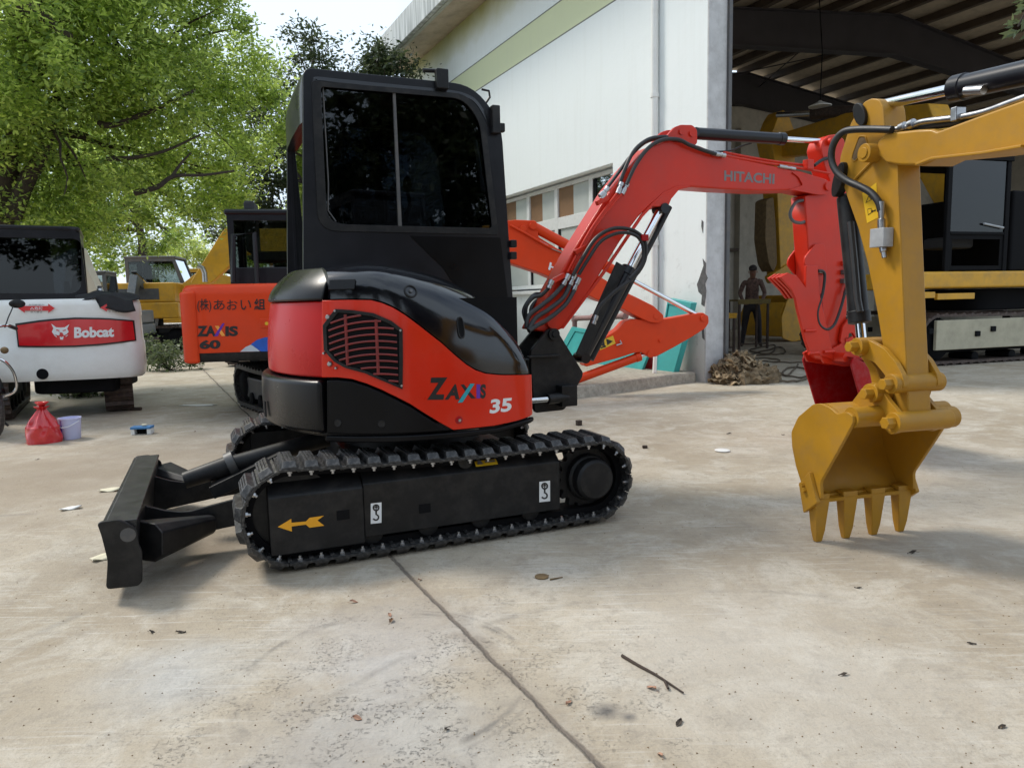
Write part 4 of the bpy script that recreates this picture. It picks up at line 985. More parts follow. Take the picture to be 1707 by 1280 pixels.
for y in (YB0 - .004, YB1 - .021):
    mb = MB(); mb.prism(tb, y, y + .025); o = mb.build('top_lug', M['boomred'], boom, bevel=.004)
    for q in ((822, 80), (866, 88)):
        c = HF.L(*kd(q)[0], YB0); mb = MB(); mb.lathe([(.018, -.01), (.018, .004)], (c.x, y, c.z), (0, 1, 0), 14); mb.build('pin_cap', M['boomred'], o)
for q, r in (((1455, 318), .03), ((262, 905), .045)):
    c = HF.L(*kd(q)[0], YB0); mb = MB(); mb.lathe([(r, -.026), (r, .2)], (c.x, YB0, c.z), (0, 1, 0), 20); mb.build('boom_pin', M['boomred'], boom, bevel=.003)
lettering('HITACHI', quadmap(*kd((1012, 246), (1232, 262), (1012, 292), (1230, 306)), lambda a, b: HF.L(a, b, YB0 - .0015)), M['decgrey'], boom, bold=.03)
def cylinder(par, p0, p1, f, r, rr, name='hydraulic_cylinder', mb_=None, mr_=None, caps=True):
    p0, p1 = Vector(p0), Vector(p1); d = (p1 - p0); q = p0 + d * f
    mb = MB(); n = d.normalized(); ln = d.length * f
    mb.lathe([(r * .75, 0), (r, r * .3), (r, ln - r * 1.3), (r * 1.12, ln - r * 1.25), (r * 1.12, ln - r * .1), (r * .8, ln)], p0, n, 22); o = mb.build(name, mb_ or M['cabblk'], par, bevel=.002)
    mb = MB(); mb.cyl(q - n * .02, p1, rr, 18); mb.build('piston_rod', mr_ or M['chrome'], o)
    for p, w in ((p0, r * 1.7), (p1, r * 1.5)) if caps else ():
        mb = MB(); mb.lathe([(r * .72, -w * .8), (r * .72, w * .8)], p, (0, 1, 0), 18); mb.build('cylinder_eye', mb_ or M['cabblk'], o)

    return o
ym = -.035
cylinder(boom, HF.L(*kd((870, 85))[0], ym), HF.L(*kd((1465, 122))[0], ym), .655, .040, .019)
c0, c1 = HF.L(*kd((390, 1062))[0], -.10), HF.L(*kd((735, 415))[0], -.08)
cylinder(hx, c0, c1, .60, .046, .026, 'boom_cylinder')
c2 = HF.L(*kd((565, 655))[0], -.145); 
mb = MB(); a, b = HF.L(*kd((430, 1070))[0], -.06), HF.L(*kd((772, 405))[0], -.02); mb.tube([a, b], .022, 12); mb.build('cylinder_pipe', M['black'], hx)
mb = MB(); g0, g1 = HF.L(*kd((562, 655))[0], -.155), HF.L(*kd((385, 1055))[0], -.155); d = (g1 - g0); mb.box((g0 + g1) / 2, (.075, .012, d.length), Matrix.Rotation(math.atan2(d.x, d.z), 3, 'Y')); mb.build('cylinder_guard', M['black'], hx, bevel=.004)
# arm
YA0, YA1 = -.10, .04
arm_p = kd((1432, 150), (1442, 115), (1470, 92), (1510, 88), (1535, 110), (1560, 200), (1560, 330), (1545, 560), (1548, 850), (1540, 960), (1500, 1062), (1465, 1075), (1440, 1060), (1405, 900), (1385, 700), (1372, 500), (1362, 355), (1420, 345), (1475, 300), (1450, 230))
mb = MB(); mb.prism(rp(HF.PS(arm_p, YA0), .012, 2), YA0, YA1); arm = mb.build('arm', M['boomred'], hx, bevel=.01)
for q in ((1470, 122), (1458, 320), (1460, 1050), (1530, 985)):
    c = HF.L(*kd(q)[0], YA0); mb = MB(); mb.lathe([(.026, -.03), (.026, .01)], (c.x, YA0, c.z), (0, 1, 0), 18); mb.lathe([(.012, -.036), (.012, -.03)], (c.x, YA0, c.z), (0, 1, 0), 8); mb.build('arm_pin', M['boomred'], arm, bevel=.002)
lug = rp(HF.PS(kd((1352, 655), (1356, 625), (1400, 568), (1440, 566), (1450, 700), (1385, 700)), YA0), .02, 3)
for y in (YA0 - .02, YA1 + .004):
    mb = MB(); mb.prism(lug, y, y + .016); mb.build('thumb_lug', M['boomred'], arm, bevel=.003)
# hydraulic thumb with tines
kf = zz(1290, 420, 4.74)
th = HF.PS(kf((245, 110), (335, 110), (350, 330), (400, 560), (470, 850), (270, 790), (238, 700), (215, 610), (175, 450), (160, 370), (130, 300), (40, 200), (100, 165), (170, 190), (240, 280)), YA0 - .03)
mb = MB(); mb.prism(th, YA0 - .045, YA0 - .022); thumb = mb.build('thumb', M['boomred'], hx, bevel=.004)
tn = HF.PS(kf((35, 205), (95, 168), (200, 200), (300, 290), (290, 340), (180, 370), (130, 300)), YA0 - .03)
for y in (-.115, -.075, -.035):
    mb = MB(); mb.prism(tn, y, y + .022); mb.build('tine', M['boomred'], thumb, bevel=.003)
t0 = HF.PS(kf((160, 360), (300, 330), (340, 700), (250, 720)), -.02)
mb = MB(); mb.prism(t0, -.118, -.01); mb.build('thumb_plate', M['darkred'], thumb, bevel=.004)
for q in ((270, 622), (300, 800), (420, 790)):
    c = HF.L(*kf(q)[0], -.15); mb = MB(); mb.cyl((c.x - .03, -.15, c.z), (c.x + .07, -.15, c.z), .012, 10); mb.build('thumb_pin', M['boomred'], thumb)
# bucket, mouth towards the tracks
by0, by1 = -.30, .18
bpx = kf((218, 850), (240, 800), (300, 830), (390, 870), (560, 830), (690, 860), (760, 990), (770, 1140), (700, 1340), (560, 1450), (420, 1460), (345, 1280))
bq = rp(HF.PS(bpx, by1), .02, 2)
mb = MB(); mb.prism(bq, by0, by0 + .015); bk_ = mb.build('bucket', M['darkred'], hx, bevel=.004)
mb = MB(); mb.prism(bq, by1 - .015, by1); mb.build('side_plate', M['darkred'], bk_, bevel=.004)
sh = HF.PS(kf((240, 800), (560, 830), (690, 860), (760, 990), (770, 1140), (700, 1340), (560, 1450), (420, 1460)), by1); cc = (sum(p[0] for p in sh) / len(sh), sum(p[1] for p in sh) / len(sh))
shi = [(cc[0] + (x - cc[0]) * .95, cc[1] + (z - cc[1]) * .95) for x, z in sh]
mb = MB(); mb.prism(sh + shi[::-1], by0 + .016, by1 - .016); mb.build('bucket_shell', M['darkred'], bk_)
for y in (-.13, .03):
    mb = MB(); lg = rp(HF.PS(kf((300, 800), (400, 760), (520, 690), (560, 660), (600, 800), (640, 880), (500, 900), (330, 870)), -.05), .01, 2); mb.prism(lg, y, y + .02); mb.build('bucket_lug', M['boomred'], bk_, bevel=.004)
c = HF.L(*kf((540, 830))[0], -.2); mb = MB(); mb.cyl((c.x, -.24, c.z), (c.x, .14, c.z), .035, 18); mb.build('bucket_pin', M['boomred'], bk_)
lk = HF.PS(kf((500, 700), (520, 590), (575, 520), (640, 490), (690, 560), (700, 700), (640, 720), (600, 640), (570, 640), (560, 740), (530, 760)), YA0)
mb = MB(); mb.prism(rp(lk, .008, 2), YA0 - .03, YA0 - .008); mb.build('bucket_link', M['boomred'], hx, bevel=.004)
cylinder(arm, HF.L(*kd((1545, 470))[0], -.03), HF.L(*kf((620, 520))[0], -.03), .8, .036, .02)
# hoses and hard pipes
def hose(par, pts, y, r=.012, name='hose', mat=None, n=6, k=kd):
    ys = y if isinstance(y, (list, tuple)) else [y] * len(pts)
    P = [HF.L(*k(q)[0], yy) for q, yy in zip(pts, ys)]; mb = MB(); mb.tube(cr(P, n), r, 9); return mb.build(name, mat or M['hose'], par)
def ferrule(par, q0, q1, y, r=.017, k=kd):
    mb = MB(); a, b = HF.L(*k(q0)[0], y), HF.L(*k(q1)[0], y); n = (b - a).normalized(); ln = (b - a).length
    mb.lathe([(r, 0), (r, ln * .5), (r * .75, ln * .52), (r * .75, ln * .7), (r * .95, ln * .72), (r * .95, ln)], a, n, 10); mb.build('hose_fitting', M['steel'], par)
yp = YB0 - .022
for dx, y in ((0, yp), (-14, yp + .03), (-28, yp + .06), (14, yp), (28, yp - .004)):
    hose(boom, [(330 + dx * 1.0, 690 - dx * .5), (430 + dx * .8, 505 - dx * .5), (545 + dx, 345 - dx * .2)], y, .008, 'hard_pipe', M['boomred'])
for q0, q1 in (((520, 385), (545, 350)), ((560, 365), (590, 320)), ((505, 380), (480, 370)), ((555, 315), (548, 330))):
    pass
for a, b in (((548, 348), (566, 300)), ((566, 350), (590, 305)), ((478, 372), (505, 320)), ((470, 360), (500, 330))): ferrule(boom, a, b, yp)
hose(boom, [(552, 318), (580, 240), (620, 160), (680, 112), (740, 100), (765, 102)], yp + .02, .012)
hose(boom, [(585, 310), (625, 225), (680, 150), (740, 115), (810, 112), (860, 135), (920, 158), (975, 175)], yp - .006, .013)
hose(boom, [(500, 325), (545, 265), (600, 190), (660, 130), (720, 108), (760, 108)], yp + .05, .011)
ferrule(boom, (962, 172), (1015, 182), yp)
hose(boom, [(1010, 182), (1180, 212), (1360, 240), (1470, 260)], [yp + .03] * 4, .009, 'hard_pipe', M['boomred'])
hose(boom, [(1010, 168), (1200, 203), (1380, 226)], [yp + .06] * 3, .009, 'hard_pipe', M['boomred'])
hose(boom, [(975, 165), (1040, 160), (1090, 140), (1130, 128)], .0, .006)
ferrule(boom, (1250, 228), (1320, 240), yp + .02, .013)
mb = MB(); c = HF.L(*kd((1378, 222))[0], yp + .03); mb.box(c, (.06, .05, .07)); mb.build('pipe_clamp', M['boomred'], boom, bevel=.004)
for q in ((480, 378), (385, 592), (290, 715)):
    c = HF.L(*kd(q)[0], yp - .002); mb = MB(); mb.box(c, (.09, .03, .03), Matrix.Rotation(rad(-25), 3, 'Y')); mb.build('pipe_clamp', M['boomred'], boom, bevel=.004)
for a, b in (((310, 745), (335, 700)), ((340, 745), (362, 695)), ((355, 770), (380, 715)), ((246, 760), (262, 725))): ferrule(boom, b, a, yp - .01, .018)
hose(boom, [(352, 705), (400, 620), (450, 545), (510, 505), (570, 498), (630, 515), (668, 560), (665, 640), (620, 710), (540, 770), (470, 840), (450, 885)], [yp - .02, yp - .04, yp - .05, yp - .06, yp - .07, yp - .08, yp - .09, yp - .09, yp - .08, yp - .07, yp - .06, yp - .06], .012)
hose(boom, [(378, 700), (420, 632), (470, 560), (530, 525), (590, 518), (640, 540), (660, 590), (650, 660), (600, 720)], [yp - .03, yp - .05, yp - .06, yp - .07, yp - .08, yp - .09, yp - .09, yp - .09, yp - .08], .011)
c = HF.L(*kd((660, 540))[0], yp - .085); mb = MB(); mb.box(c, (.05, .05, .04)); mb.build('hose_clamp', M['darkred'], boom, bevel=.005)
ferrule(boom, (455, 878), (442, 915), yp - .06, .016)
for pts, y0_, y1_, r in (([(312, 742), (270, 790), (215, 835), (160, 880), (150, 930)], yp - .01, -.2, .014), ([(340, 744), (310, 800), (250, 850), (190, 890), (160, 940)], yp - .012, -.22, .014), ([(358, 768), (320, 830), (250, 890), (190, 925), (160, 945)], yp - .015, -.23, .014), ([(246, 760), (215, 790), (180, 800), (150, 840), (148, 900)], yp, -.1, .012), ([(240, 790), (190, 785), (155, 820), (138, 860), (150, 905)], .03, -.05, .012), ([(250, 800), (200, 810), (170, 850), (175, 920)], .06, -.02, .012)):
    n_ = len(pts); hose(boom, pts, [y0_ + (y1_ - y0_) * i / (n_ - 1) for i in range(n_)], r, n=7)
hose(arm, [(1405, 225), (1440, 200), (1475, 192)], YA0 - .02, .012); hose(arm, [(1372, 375), (1325, 385), (1300, 430), (1310, 465), (1345, 475), (1378, 462)], YA0 + .02, .012, mat=M['greyp'])
hose(arm, [(350, 150), (390, 155), (402, 200), (385, 330), (345, 470), (360, 570), (420, 612), (480, 570), (530, 440), (560, 330), (580, 280)], YA0 - .04, .0105, k=kf)
ferrule(arm, (340, 150), (398, 165), YA0 - .03, .013, kf); ferrule(arm, (560, 330), (590, 230), YA0 - .03, .014, kf)
for q in ((575, 90), (570, 160), (565, 230)):
    c = HF.L(*kf(q)[0], YA0 - .02); mb = MB(); mb.box(c, (.07, .04, .035)); mb.build('hose_block', M['greyp'] if q[1] > 100 else M['boomred'], arm, bevel=.005)
# ================================================================ other machines
def belt(par, yc, x1, x2, r1, r2, zc1, zc2, w, mat, fmat, pitch=.10, sag=.02, kind='steel'):
    n0 = int((2 * abs(x2 - x1) + pi * (r1 + r2)) / pitch)
    pts, _ = lever_path(x1, zc1, r1, x2, zc2, r2, sag, n0 * 4)
    rows = []
    for i, (x, z, a) in enumerate(pts):
        nx, nz_ = sin(a), -cos(a); d = (.0, .035, .012, .012)[i % 4]
        rows.append([Vector((x + nx * e, yc + y, z + nz_ * e)) for y, e in ((-w / 2, d), (w / 2, d), (w / 2, -.035), (-w / 2, -.035))])
    rows.append(rows[0]); mb = MB(); mb.grid(rows, True); tr = mb.build('crawler_track', mat, par, smooth=20)
    mb = MB(); mb.box(((x1 + x2) / 2, yc, (zc1 + zc2) / 2 - .02), (abs(x2 - x1) - r1 * .9, w * .7, r1 * 1.05)); mb.build('track_frame', fmat, tr, bevel=.02)
    for x, z, r in ((x1, zc1, r1), (x2, zc2, r2)):
        mb = MB(); mb.lathe([(r * .55, -w * .42), (r - .04, -w * .30), (r - .04, w * .30), (r * .55, w * .42)], (x, yc, z), (0, 1, 0), 24); mb.build('track_wheel', M['dark'], tr)
    for i in range(4):
        x = x1 + (x2 - x1) * (i + 1) / 5; mb = MB(); mb.lathe([(.05, -w * .42), (.08, -w * .4), (.08, w * .4), (.05, w * .42)], (x, yc, .125), (0, 1, 0), 14); mb.build('track_roller', M['dark'], tr)
    return tr
def beam(par, name, pts, hs, w, mat, y=0, bev=.015):
    P = [Vector((a, b)) for a, b in pts]; L_, R_ = [], []
    for i, p in enumerate(P):
        t = (P[min(i + 1, len(P) - 1)] - P[max(i - 1, 0)]).normalized(); n = Vector((-t.y, t.x)) * hs[i] / 2; L_.append(p + n); R_.append(p - n)
    mb = MB(); mb.prism([tuple(v) for v in L_] + [tuple(v) for v in reversed(R_)], y - w / 2, y + w / 2); return mb.build(name, mat, par, bevel=bev)
def cab_box(par, x0, x1, y0, y1, z0, z1, mat, gl, pil=.07, slope=.12):
    prof = [(x0, z0), (x1 + slope, z0), (x1 + slope, z0 + (z1 - z0) * .35), (x1 - slope, z1), (x0, z1)]
    cx = (x0 + x1) / 2; zlo = z0 + (z1 - z0) * .34
    inn = [(x0 + pil, zlo), (x1 + slope - pil * 1.4, zlo), (x1 + slope - pil * 1.5, zlo + .06), (x1 - slope - pil * .7, z1 - pil), (x0 + pil, z1 - pil)]
    o = None
    for y in (y0, y1 - .04):
        mb = MB(); mb.ring(prof, inn, y, y + .04); q = mb.build('cab' if o is None else 'side_frame', mat, par if o is None else o, bevel=.008); o = o or q
        mb = MB(); mb.prism(inn, y + .016, y + .022); mb.build('side_window', gl, o, smooth=0)
    mb = MB(); mb.box(((x0 + x1 - slope) / 2, (y0 + y1) / 2, z1 + .025), (x1 - slope - x0 + .06, y1 - y0 + .03, .07)); mb.build('roof', mat, o, bevel=.03)
    mb = MB(); ro = [(y0 + .041, z0), (y1 - .041, z0), (y1 - .041, z1 - .012), (y0 + .041, z1 - .012)]; ri = [(y0 + pil + .02, zlo), (y1 - pil - .02, zlo), (y1 - pil - .02, z1 - pil), (y0 + pil + .02, z1 - pil)]
    mb.ring(ro, ri, x0, x0 + .04, lambda y, z, x: (x, y, z)); mb.build('rear_frame', mat, o, bevel=.006)
    mb = MB(); mb.prism(ri, x0 + .015, x0 + .02, lambda y, z, x: (x, y, z)); mb.build('rear_window', gl, o, smooth=0)
    mb = MB(); mb.add([(x1 + slope - .03, y0 + .042, zlo), (x1 + slope - .03, y1 - .042, zlo), (x1 - slope - .02, y1 - .042, z1 - .04), (x1 - slope - .02, y0 + .042, z1 - .04)], [(0, 1, 2, 3)]); mb.build('windscreen', gl, o, smooth=0)
    mb = MB(); mb.box((cx - .1, (y0 + y1) / 2, z0 + .45), (.45, .45, .12)); mb.box((cx - .32, (y0 + y1) / 2, z0 + .8), (.12, .42, .6)); mb.build('seat', M['seat'], o, bevel=.03)
    return o
def undercarriage(par, s, tmat, fmat, L_=2.5, wd=2.0, r=.30, tw=.40, rot=0):
    h = L_ / 2 - r; res = []
    for sg in (-1, 1): res.append(belt(par, sg * (wd - tw) / 2 * s, -h * s, h * s, (r - .04) * s, (r - .045) * s, r * s, r * s, tw * s, tmat, fmat, .13 * s))
    mb = MB(); mb.box((0, 0, r * 1.2 * s), (1.0 * s, (wd - tw * 1.9) * s, .28 * s)); res.append(mb.build('centre_frame', fmat, par, bevel=.02))
    mb = MB(); mb.lathe([(.42 * s, r * 1.5 * s), (.42 * s, (r * 2 + .12) * s)], (0, 0, 0), (0, 0, 1), 24); mb.build('slew_ring', M['dark'], par)
    for o in res:
        if rot: o.rotation_euler = (0, 0, rad(rot))
    return res
def plan_body(par, name, x0, x1, y0, y1, z0, z1, mat, rr=.35, bev=.05, rf=.06):
    mb = MB(); mb.prism(rp([(x0, y0), (x1, y0), (x1, y1), (x0, y1)], [rr, rf, rf, rr], 8), z0, z1, lambda x, y, z: (x, y, z)); return mb.build(name, mat, par, bevel=bev, seg=3)
def bucket_(par, c, s, w, mat, ang=0):
    pr_ = [(0, 0), (.1, .12), (.34, .1), (.5, -.1), (.52, -.4), (.3, -.62), (.05, -.66), (-.12, -.62), (-.06, -.58)]
    R_ = lambda p: (c[0] + s * (p[0] * cos(ang) - p[1] * sin(ang)), c[1] + s * (p[0] * sin(ang) + p[1] * cos(ang)))
    side = [R_(p) for p in pr_]; sh = [R_(p) for p in pr_[1:8]]; cc = R_((.2, -.25)); shi = [(cc[0] + (x - cc[0]) * .95, cc[1] + (z - cc[1]) * .95) for x, z in sh]
    mb = MB(); mb.prism(sh + shi[::-1], -w / 2 + .02, w / 2 - .02); b = mb.build('bucket', mat, par, bevel=.005)
    for y in (-w / 2, w / 2 - .018): mb = MB(); mb.prism(side, y, y + .018); mb.build('side_plate', mat, b, bevel=.004)
    for i in range(4):
        y = -w / 2 + .06 + (w - .12) * i / 3; t = R_((-.12, -.62)); q = R_((-.30, -.66)); mb = MB(); mb.box(((t[0] + q[0]) / 2, y, (t[1] + q[1]) / 2), (.17 * s, .06, .05)); mb.build('tooth', mat, b, bevel=.01)
    return b
def generic(name, label, fr, s, bm_, cm, tm, fm, rot=0, boom=None, arm=None, buck=True, group=None, L_=2.5, wd=2.0, cabz=2.55):
    r_ = root(name, fr, label, 'excavator', group); undercarriage(r_, s, tm, fm, L_, wd, rot=rot)
    u = plan_body(r_, 'upper_body', -1.15 * s, 1.0 * s, -.95 * s, .95 * s, .72 * s, 1.05 * s, bm_, .4 * s)
    plan_body(r_, 'counterweight', -1.25 * s, -.55 * s, -.97 * s, .97 * s, .80 * s, 1.50 * s, bm_, .45 * s)
    plan_body(r_, 'engine_cover', -.53 * s, .95 * s, -.93 * s, -.05 * s, 1.053 * s, 1.45 * s, bm_, .05)
    mb = MB(); mb.box((.1 * s, -.935 * s, 1.22 * s), (1.1 * s, .012, .22 * s)); mb.build('side_panel', M['greyp'], r_, bevel=.004)
    cab_box(r_, -.25 * s, .85 * s, .0, .92 * s, 1.055 * s, cabz * s, cm, M['glassc'], .07 * s, .1 * s)
    if boom:
        bo = beam(r_, 'boom', [(a * s, b * s) for a, b in boom], [(.26 + .12 * (0 < i < len(boom) - 1)) * s for i in range(len(boom))], .24 * s, bm_, -.25 * s)
        k = len(boom) // 2; cylinder(bo, (.75 * s, -.25 * s, .95 * s), (boom[k][0] * s, -.25 * s, (boom[k][1] - .15) * s), .6, .06 * s, .035 * s)
        if arm:
            a_ = beam(r_, 'arm', [(x * s, z * s) for x, z in arm], [.3 * s] + [.22 * s] * (len(arm) - 1), .2 * s, bm_, -.25 * s)
            cylinder(a_, (boom[k][0] * s, -.25 * s, (boom[k][1] + .25) * s), ((arm[0][0] + .1) * s, -.25 * s, (arm[0][1] + .25) * s), .6, .055 * s, .03 * s)
            if buck: 
                b = bucket_(r_, (arm[-1][0] * s, arm[-1][1] * s), s * .8, .7 * s, bm_, rad(150)); b.location.y = -.25 * s
    return r_
# ---- orange excavator behind the small one
ZF = Fr((-2.12, 8.62), 78)
zx = root('orange_excavator', ZF, 'bright orange excavator with blue wave stripe and black Japanese lettering on its flank', 'excavator')
undercarriage(zx, .88, M['rubber'], M['greyp'], 2.5, 2.05, .31, .42, rot=-66)
YN = -.92
x0z = ZF.S(303, 560, YN + .1)[0]; ztop = ZF.S(380, 473, YN)[1]; zbot = ZF.S(380, 603, YN)[1]; zblk = ZF.S(380, 588, YN)[1]
mb = MB(); rows = []
pl_ = rp([(x0z, YN), (1.05, YN), (1.05, .92), (x0z, .92)], [.28, .05, .05, .28], 8)
cx_ = (x0z + 1.05) / 2
def inset(e): return [(cx_ + (x - cx_) * (1 - e / 1.6), y * (1 - e / .92)) for x, y in pl_]
for z, e in ((zblk + .003, .0), (ztop - .12, .0), (ztop - .045, .012), (ztop - .012, .04), (ztop, .09)):
    rows.append([Vector((x, y, z)) for x, y in inset(e)])
mb.grid(rows, True, True); bz = mb.build('upper_body', M['orange'], zx, smooth=50)
mb = MB(); mb.grid([[Vector((x, y, z)) for x, y in inset(e)] for z, e in ((zbot, .03), (zbot + .03, .006), (zblk, .006))], True, True); mb.build('base_skirt', M['black'], zx, smooth=50)
ts = rp([(x0z - .004, YN - .006), (x0z + .40, YN - .006), (x0z + .40, .928), (x0z - .004, .928)], [.29, .0, .0, .29], 8)
mb = MB(); mb.prism([(x, y) for x, y in ts if x < x0z + .23] , zbot - .01, ztop - .07, lambda x, y, z: (x, y, z)); mb.build('counterweight', M['orange'], zx, bevel=.03, seg=3)
zs_ = lambda a, b: ZF.L(a, b, YN - .003)
kz = zz(290, 360, 3.765)
lettering('(株)', quadmap(*kz((146, 520), (234, 520), (146, 604), (234, 604)), zs_), M['decblack'], zx, bold=.008)
for ch, a, b in (('あ', 248, 318), ('お', 332, 398), ('い', 418, 484)): lettering(ch, quadmap(*kz((a, 528), (b, 526), (a, 590), (b, 590)), zs_), M['decblack'], zx, bold=.004)
lettering('組', quadmap(*kz((503, 520), (572, 518), (503, 590), (572, 588)), zs_), M['decblack'], zx, bold=.022)
lettering('ZA', quadmap(*kz((146, 690), (262, 688), (146, 756), (262, 756)), zs_), M['decblack'], zx, bold=.05)
lettering('IS', quadmap(*kz((322, 692), (402, 690), (322, 756), (402, 754)), zs_), M['decblack'], zx, bold=.05)
flat([kz((256, 690), (280, 690), (322, 752), (300, 754))], zs_, M['orange_d'], zx, 'letter_stroke')
flat([kz((252, 754), (274, 754), (318, 674), (304, 674))], lambda a, b: ZF.L(a, b, YN - .004), M['purple_d'], zx, 'letter_stroke')
lettering('60', quadmap(*kz((160, 780), (292, 776), (160, 836), (292, 834)), zs_), M['decblack'], zx, bold=.05)
flat([kz((415, 852), (450, 822), (482, 808), (505, 820), (540, 850))], zs_, paint('silver_vinyl', (.5, .55, .6), .35), zx, 'stripe_decal')
flat([kz((482, 806), (520, 778), (570, 762), (640, 758), (700, 770), (700, 850), (545, 850))], lambda a, b: ZF.L(a, b, YN - .004), M['blue_d'], zx, 'stripe_decal')
mb = MB(); c = ZF.L(*kz((582, 675))[0], YN); mb.box(c, (.13, .012, .10)); o = mb.build('latch', M['orange'], zx, bevel=.006); mb = MB(); mb.lathe([(.018, -.010), (.018, .006)], c, (0, 1, 0), 14); mb.build('lock', M['decyel'], o)
co = cab_box(zx, -1.12, -.05, -.02, .90, ztop - .1, 2.27, M['cabblk'], M['glassc'], .07, .1)
mb = MB(); a, b, c = ZF.L(389, 470, -.3), ZF.L(389, 392, -.3), ZF.L(424, 388, -.3); mb.tube([a, b, c, Vector((c.x, c.y, ztop))], .028, 8); mb.build('guard_frame', M['cabblk'], zx)
k8 = zz(840, 260, 3.2)
yz = -.25
bo_ = rp(ZF.PS(k8((-260, 300), (-100, 322), (30, 345), (60, 340), (175, 345), (185, 432), (345, 530), (520, 648), (640, 722), (720, 760), (800, 800), (850, 850), (850, 878), (820, 896), (770, 888), (700, 852), (610, 802), (500, 768), (350, 692), (200, 626), (50, 577), (-100, 530), (-260, 560), (-420, 720), (-470, 690), (-420, 480)), yz), .03, 2)
mb = MB(); mb.prism(bo_, yz, yz + .24); zb = mb.build('boom', M['orange'], zx, bevel=.012)
ck = ZF.PS(k8((600, 800), (650, 735), (720, 765), (800, 805), (848, 850), (846, 876), (820, 892), (770, 884), (690, 846), (640, 820)), yz); mb = MB(); mb.prism(rp(ck, .02, 2), yz - .022, yz - .001); mb.build('tip_cheek', M['orange'], zb, bevel=.004)
lettering('HITACHI', quadmap(*k8((246, 566), (480, 668), (236, 606), (470, 708)), lambda a, b: ZF.L(a, b, yz - .003)), M['decwhite'], zb, bold=.035)
cylinder(zb, ZF.L(*k8((150, 375))[0], yz + .05), ZF.L(*k8((1060, 865))[0], yz + .1), .50, .062, .03, mb_=M['orange'])
mb = MB(); mb.tube([ZF.L(*q, yz - .02) for q in k8((35, 370), (110, 410), (230, 480), (330, 520), (340, 530))], .014, 8); mb.build('hard_pipe', M['orange'], zb)
mb = MB(); mb.tube([ZF.L(*q, yz - .02) for q in k8((190, 455), (260, 495), (335, 525))], .012, 8); mb.build('hard_pipe', M['steel'], zb)
for q in ((150, 375), (810, 855), (100, 390)):
    c = ZF.L(*k8(q)[0], yz); mb = MB(); mb.lathe([(.04, -.03), (.04, .02)], c, (0, 1, 0), 16); mb.build('boom_pin', M['orange'], zb, bevel=.004)
ar = rp(ZF.PS(k8((1030, 840), (1065, 835), (1092, 858), (1095, 890), (1075, 920), (1000, 968), (900, 1025), (810, 1072), (770, 1072), (735, 1046), (690, 1052), (620, 1075), (440, 1125), (425, 1112), (500, 990), (610, 925), (650, 880), (700, 868), (780, 880), (880, 866)), yz + .02), .03, 3)
mb = MB(); mb.prism(ar, yz + .02, yz + .22); za = mb.build('arm', M['orange'], zx, bevel=.012)
flat([k8((502, 992), (582, 958), (596, 1000), (514, 1036))], lambda a, b: ZF.L(a, b, yz + .017), M['decyel'], za, 'warning_decal')
flat([k8((545, 975), (582, 988), (552, 1010)), k8((515, 1012), (535, 985), (540, 1015)), k8((515, 1020), (545, 1010), (545, 1018), (517, 1028))], lambda a, b: ZF.L(a, b, yz + .0155), M['decblack'], za, 'warning_marks')
cylinder(za, ZF.L(*k8((300, 1225))[0], yz + .08), ZF.L(*k8((775, 1050))[0], yz + .08), .9, .055, .03, mb_=M['orange'])
for q in ((1062, 866), (778, 1058), (832, 985)):
    c = ZF.L(*k8(q)[0], yz + .02); mb = MB(); r = .04 if q[0] != 832 else .02; mb.lathe([(r, -.025), (r, .02)], c, (0, 1, 0), 16); mb.build('arm_pin', M['orange'], za, bevel=.004)
for pts, y in (([(615, 990), (610, 930), (630, 880), (680, 865), (760, 905), (840, 905), (875, 870), (870, 825), (790, 765), (700, 720)], yz - .03), ([(700, 700), (780, 760), (850, 815), (862, 850)], yz - .05), ([(420, 1150), (560, 1100), (680, 1050), (730, 1040), (745, 1062)], yz - .0), ([(35, 345), (60, 330), (100, 312), (128, 330), (130, 345)], yz + .1), ([(20, 335), (50, 332), (80, 345)], yz + .12)):
    hose(za, pts, y, .013, k=k8)
mb = MB(); mb.tube([ZF.L(*q, yz - .01) for q in k8((618, 985), (628, 1000), (600, 1010))], .012, 8); mb.build('hard_pipe', M['steel'], za)

# ---- white excavator seen from behind
VF = Fr(gp(120, 700) * 0 + Vector((-4.98, 8.05, 0)), 75)
vx = root('white_excavator', VF, 'white and black compact excavator seen from behind with a red cat logo panel', 'excavator')
for sg in (-1, 1):
    tf_ = Fr(VF.o, 61.5); q_ = tf_.loc(gp(201, 687)); xx = q_.x if sg > 0 else q_.x - 1.22
    fr2 = belt(vx, -xx, q_.y + .16, q_.y + 1.85, .25, .25, .29, .29, .30, M['rusty'], M['dark'], .11)
    fr2.rotation_euler = (0, 0, pi / 2 + rad(13.5))
pl2 = [(-.86, .55), (-.85, .22), (-.78, .08), (-.60, .01), (-.3, -.035), (0, -.045), (.3, -.035), (.58, .01), (.70, .06), (.75, .17), (.73, .40)]
pl2 = [(p.x, p.y) for p in cr([(a, b, 0) for a, b in pl2], 5)]
zt2 = VF.S(130, 498, 0)[1]; zb2 = VF.S(100, 634, 0)[1]; zm2 = VF.S(130, 574, 0)[1]; zl2 = VF.S(130, 530, 0)[1]
rows = []
for z, k_ in ((zb2, .955), (zb2 + .03, .985), (zb2 + .09, 1.0), (zm2, 1.0), (zm2 + .02, .985), (zl2, .975), (zl2 + .03, .985), (zt2 - .08, .98), (zt2 - .03, .965), (zt2, .92)):
    rows.append([Vector((x * k_, .4 + (y - .4) * k_, z)) for x, y in pl2])
mb = MB(); mb.grid(rows, True, True); mb.build('counterweight', M['white'], vx, smooth=55)
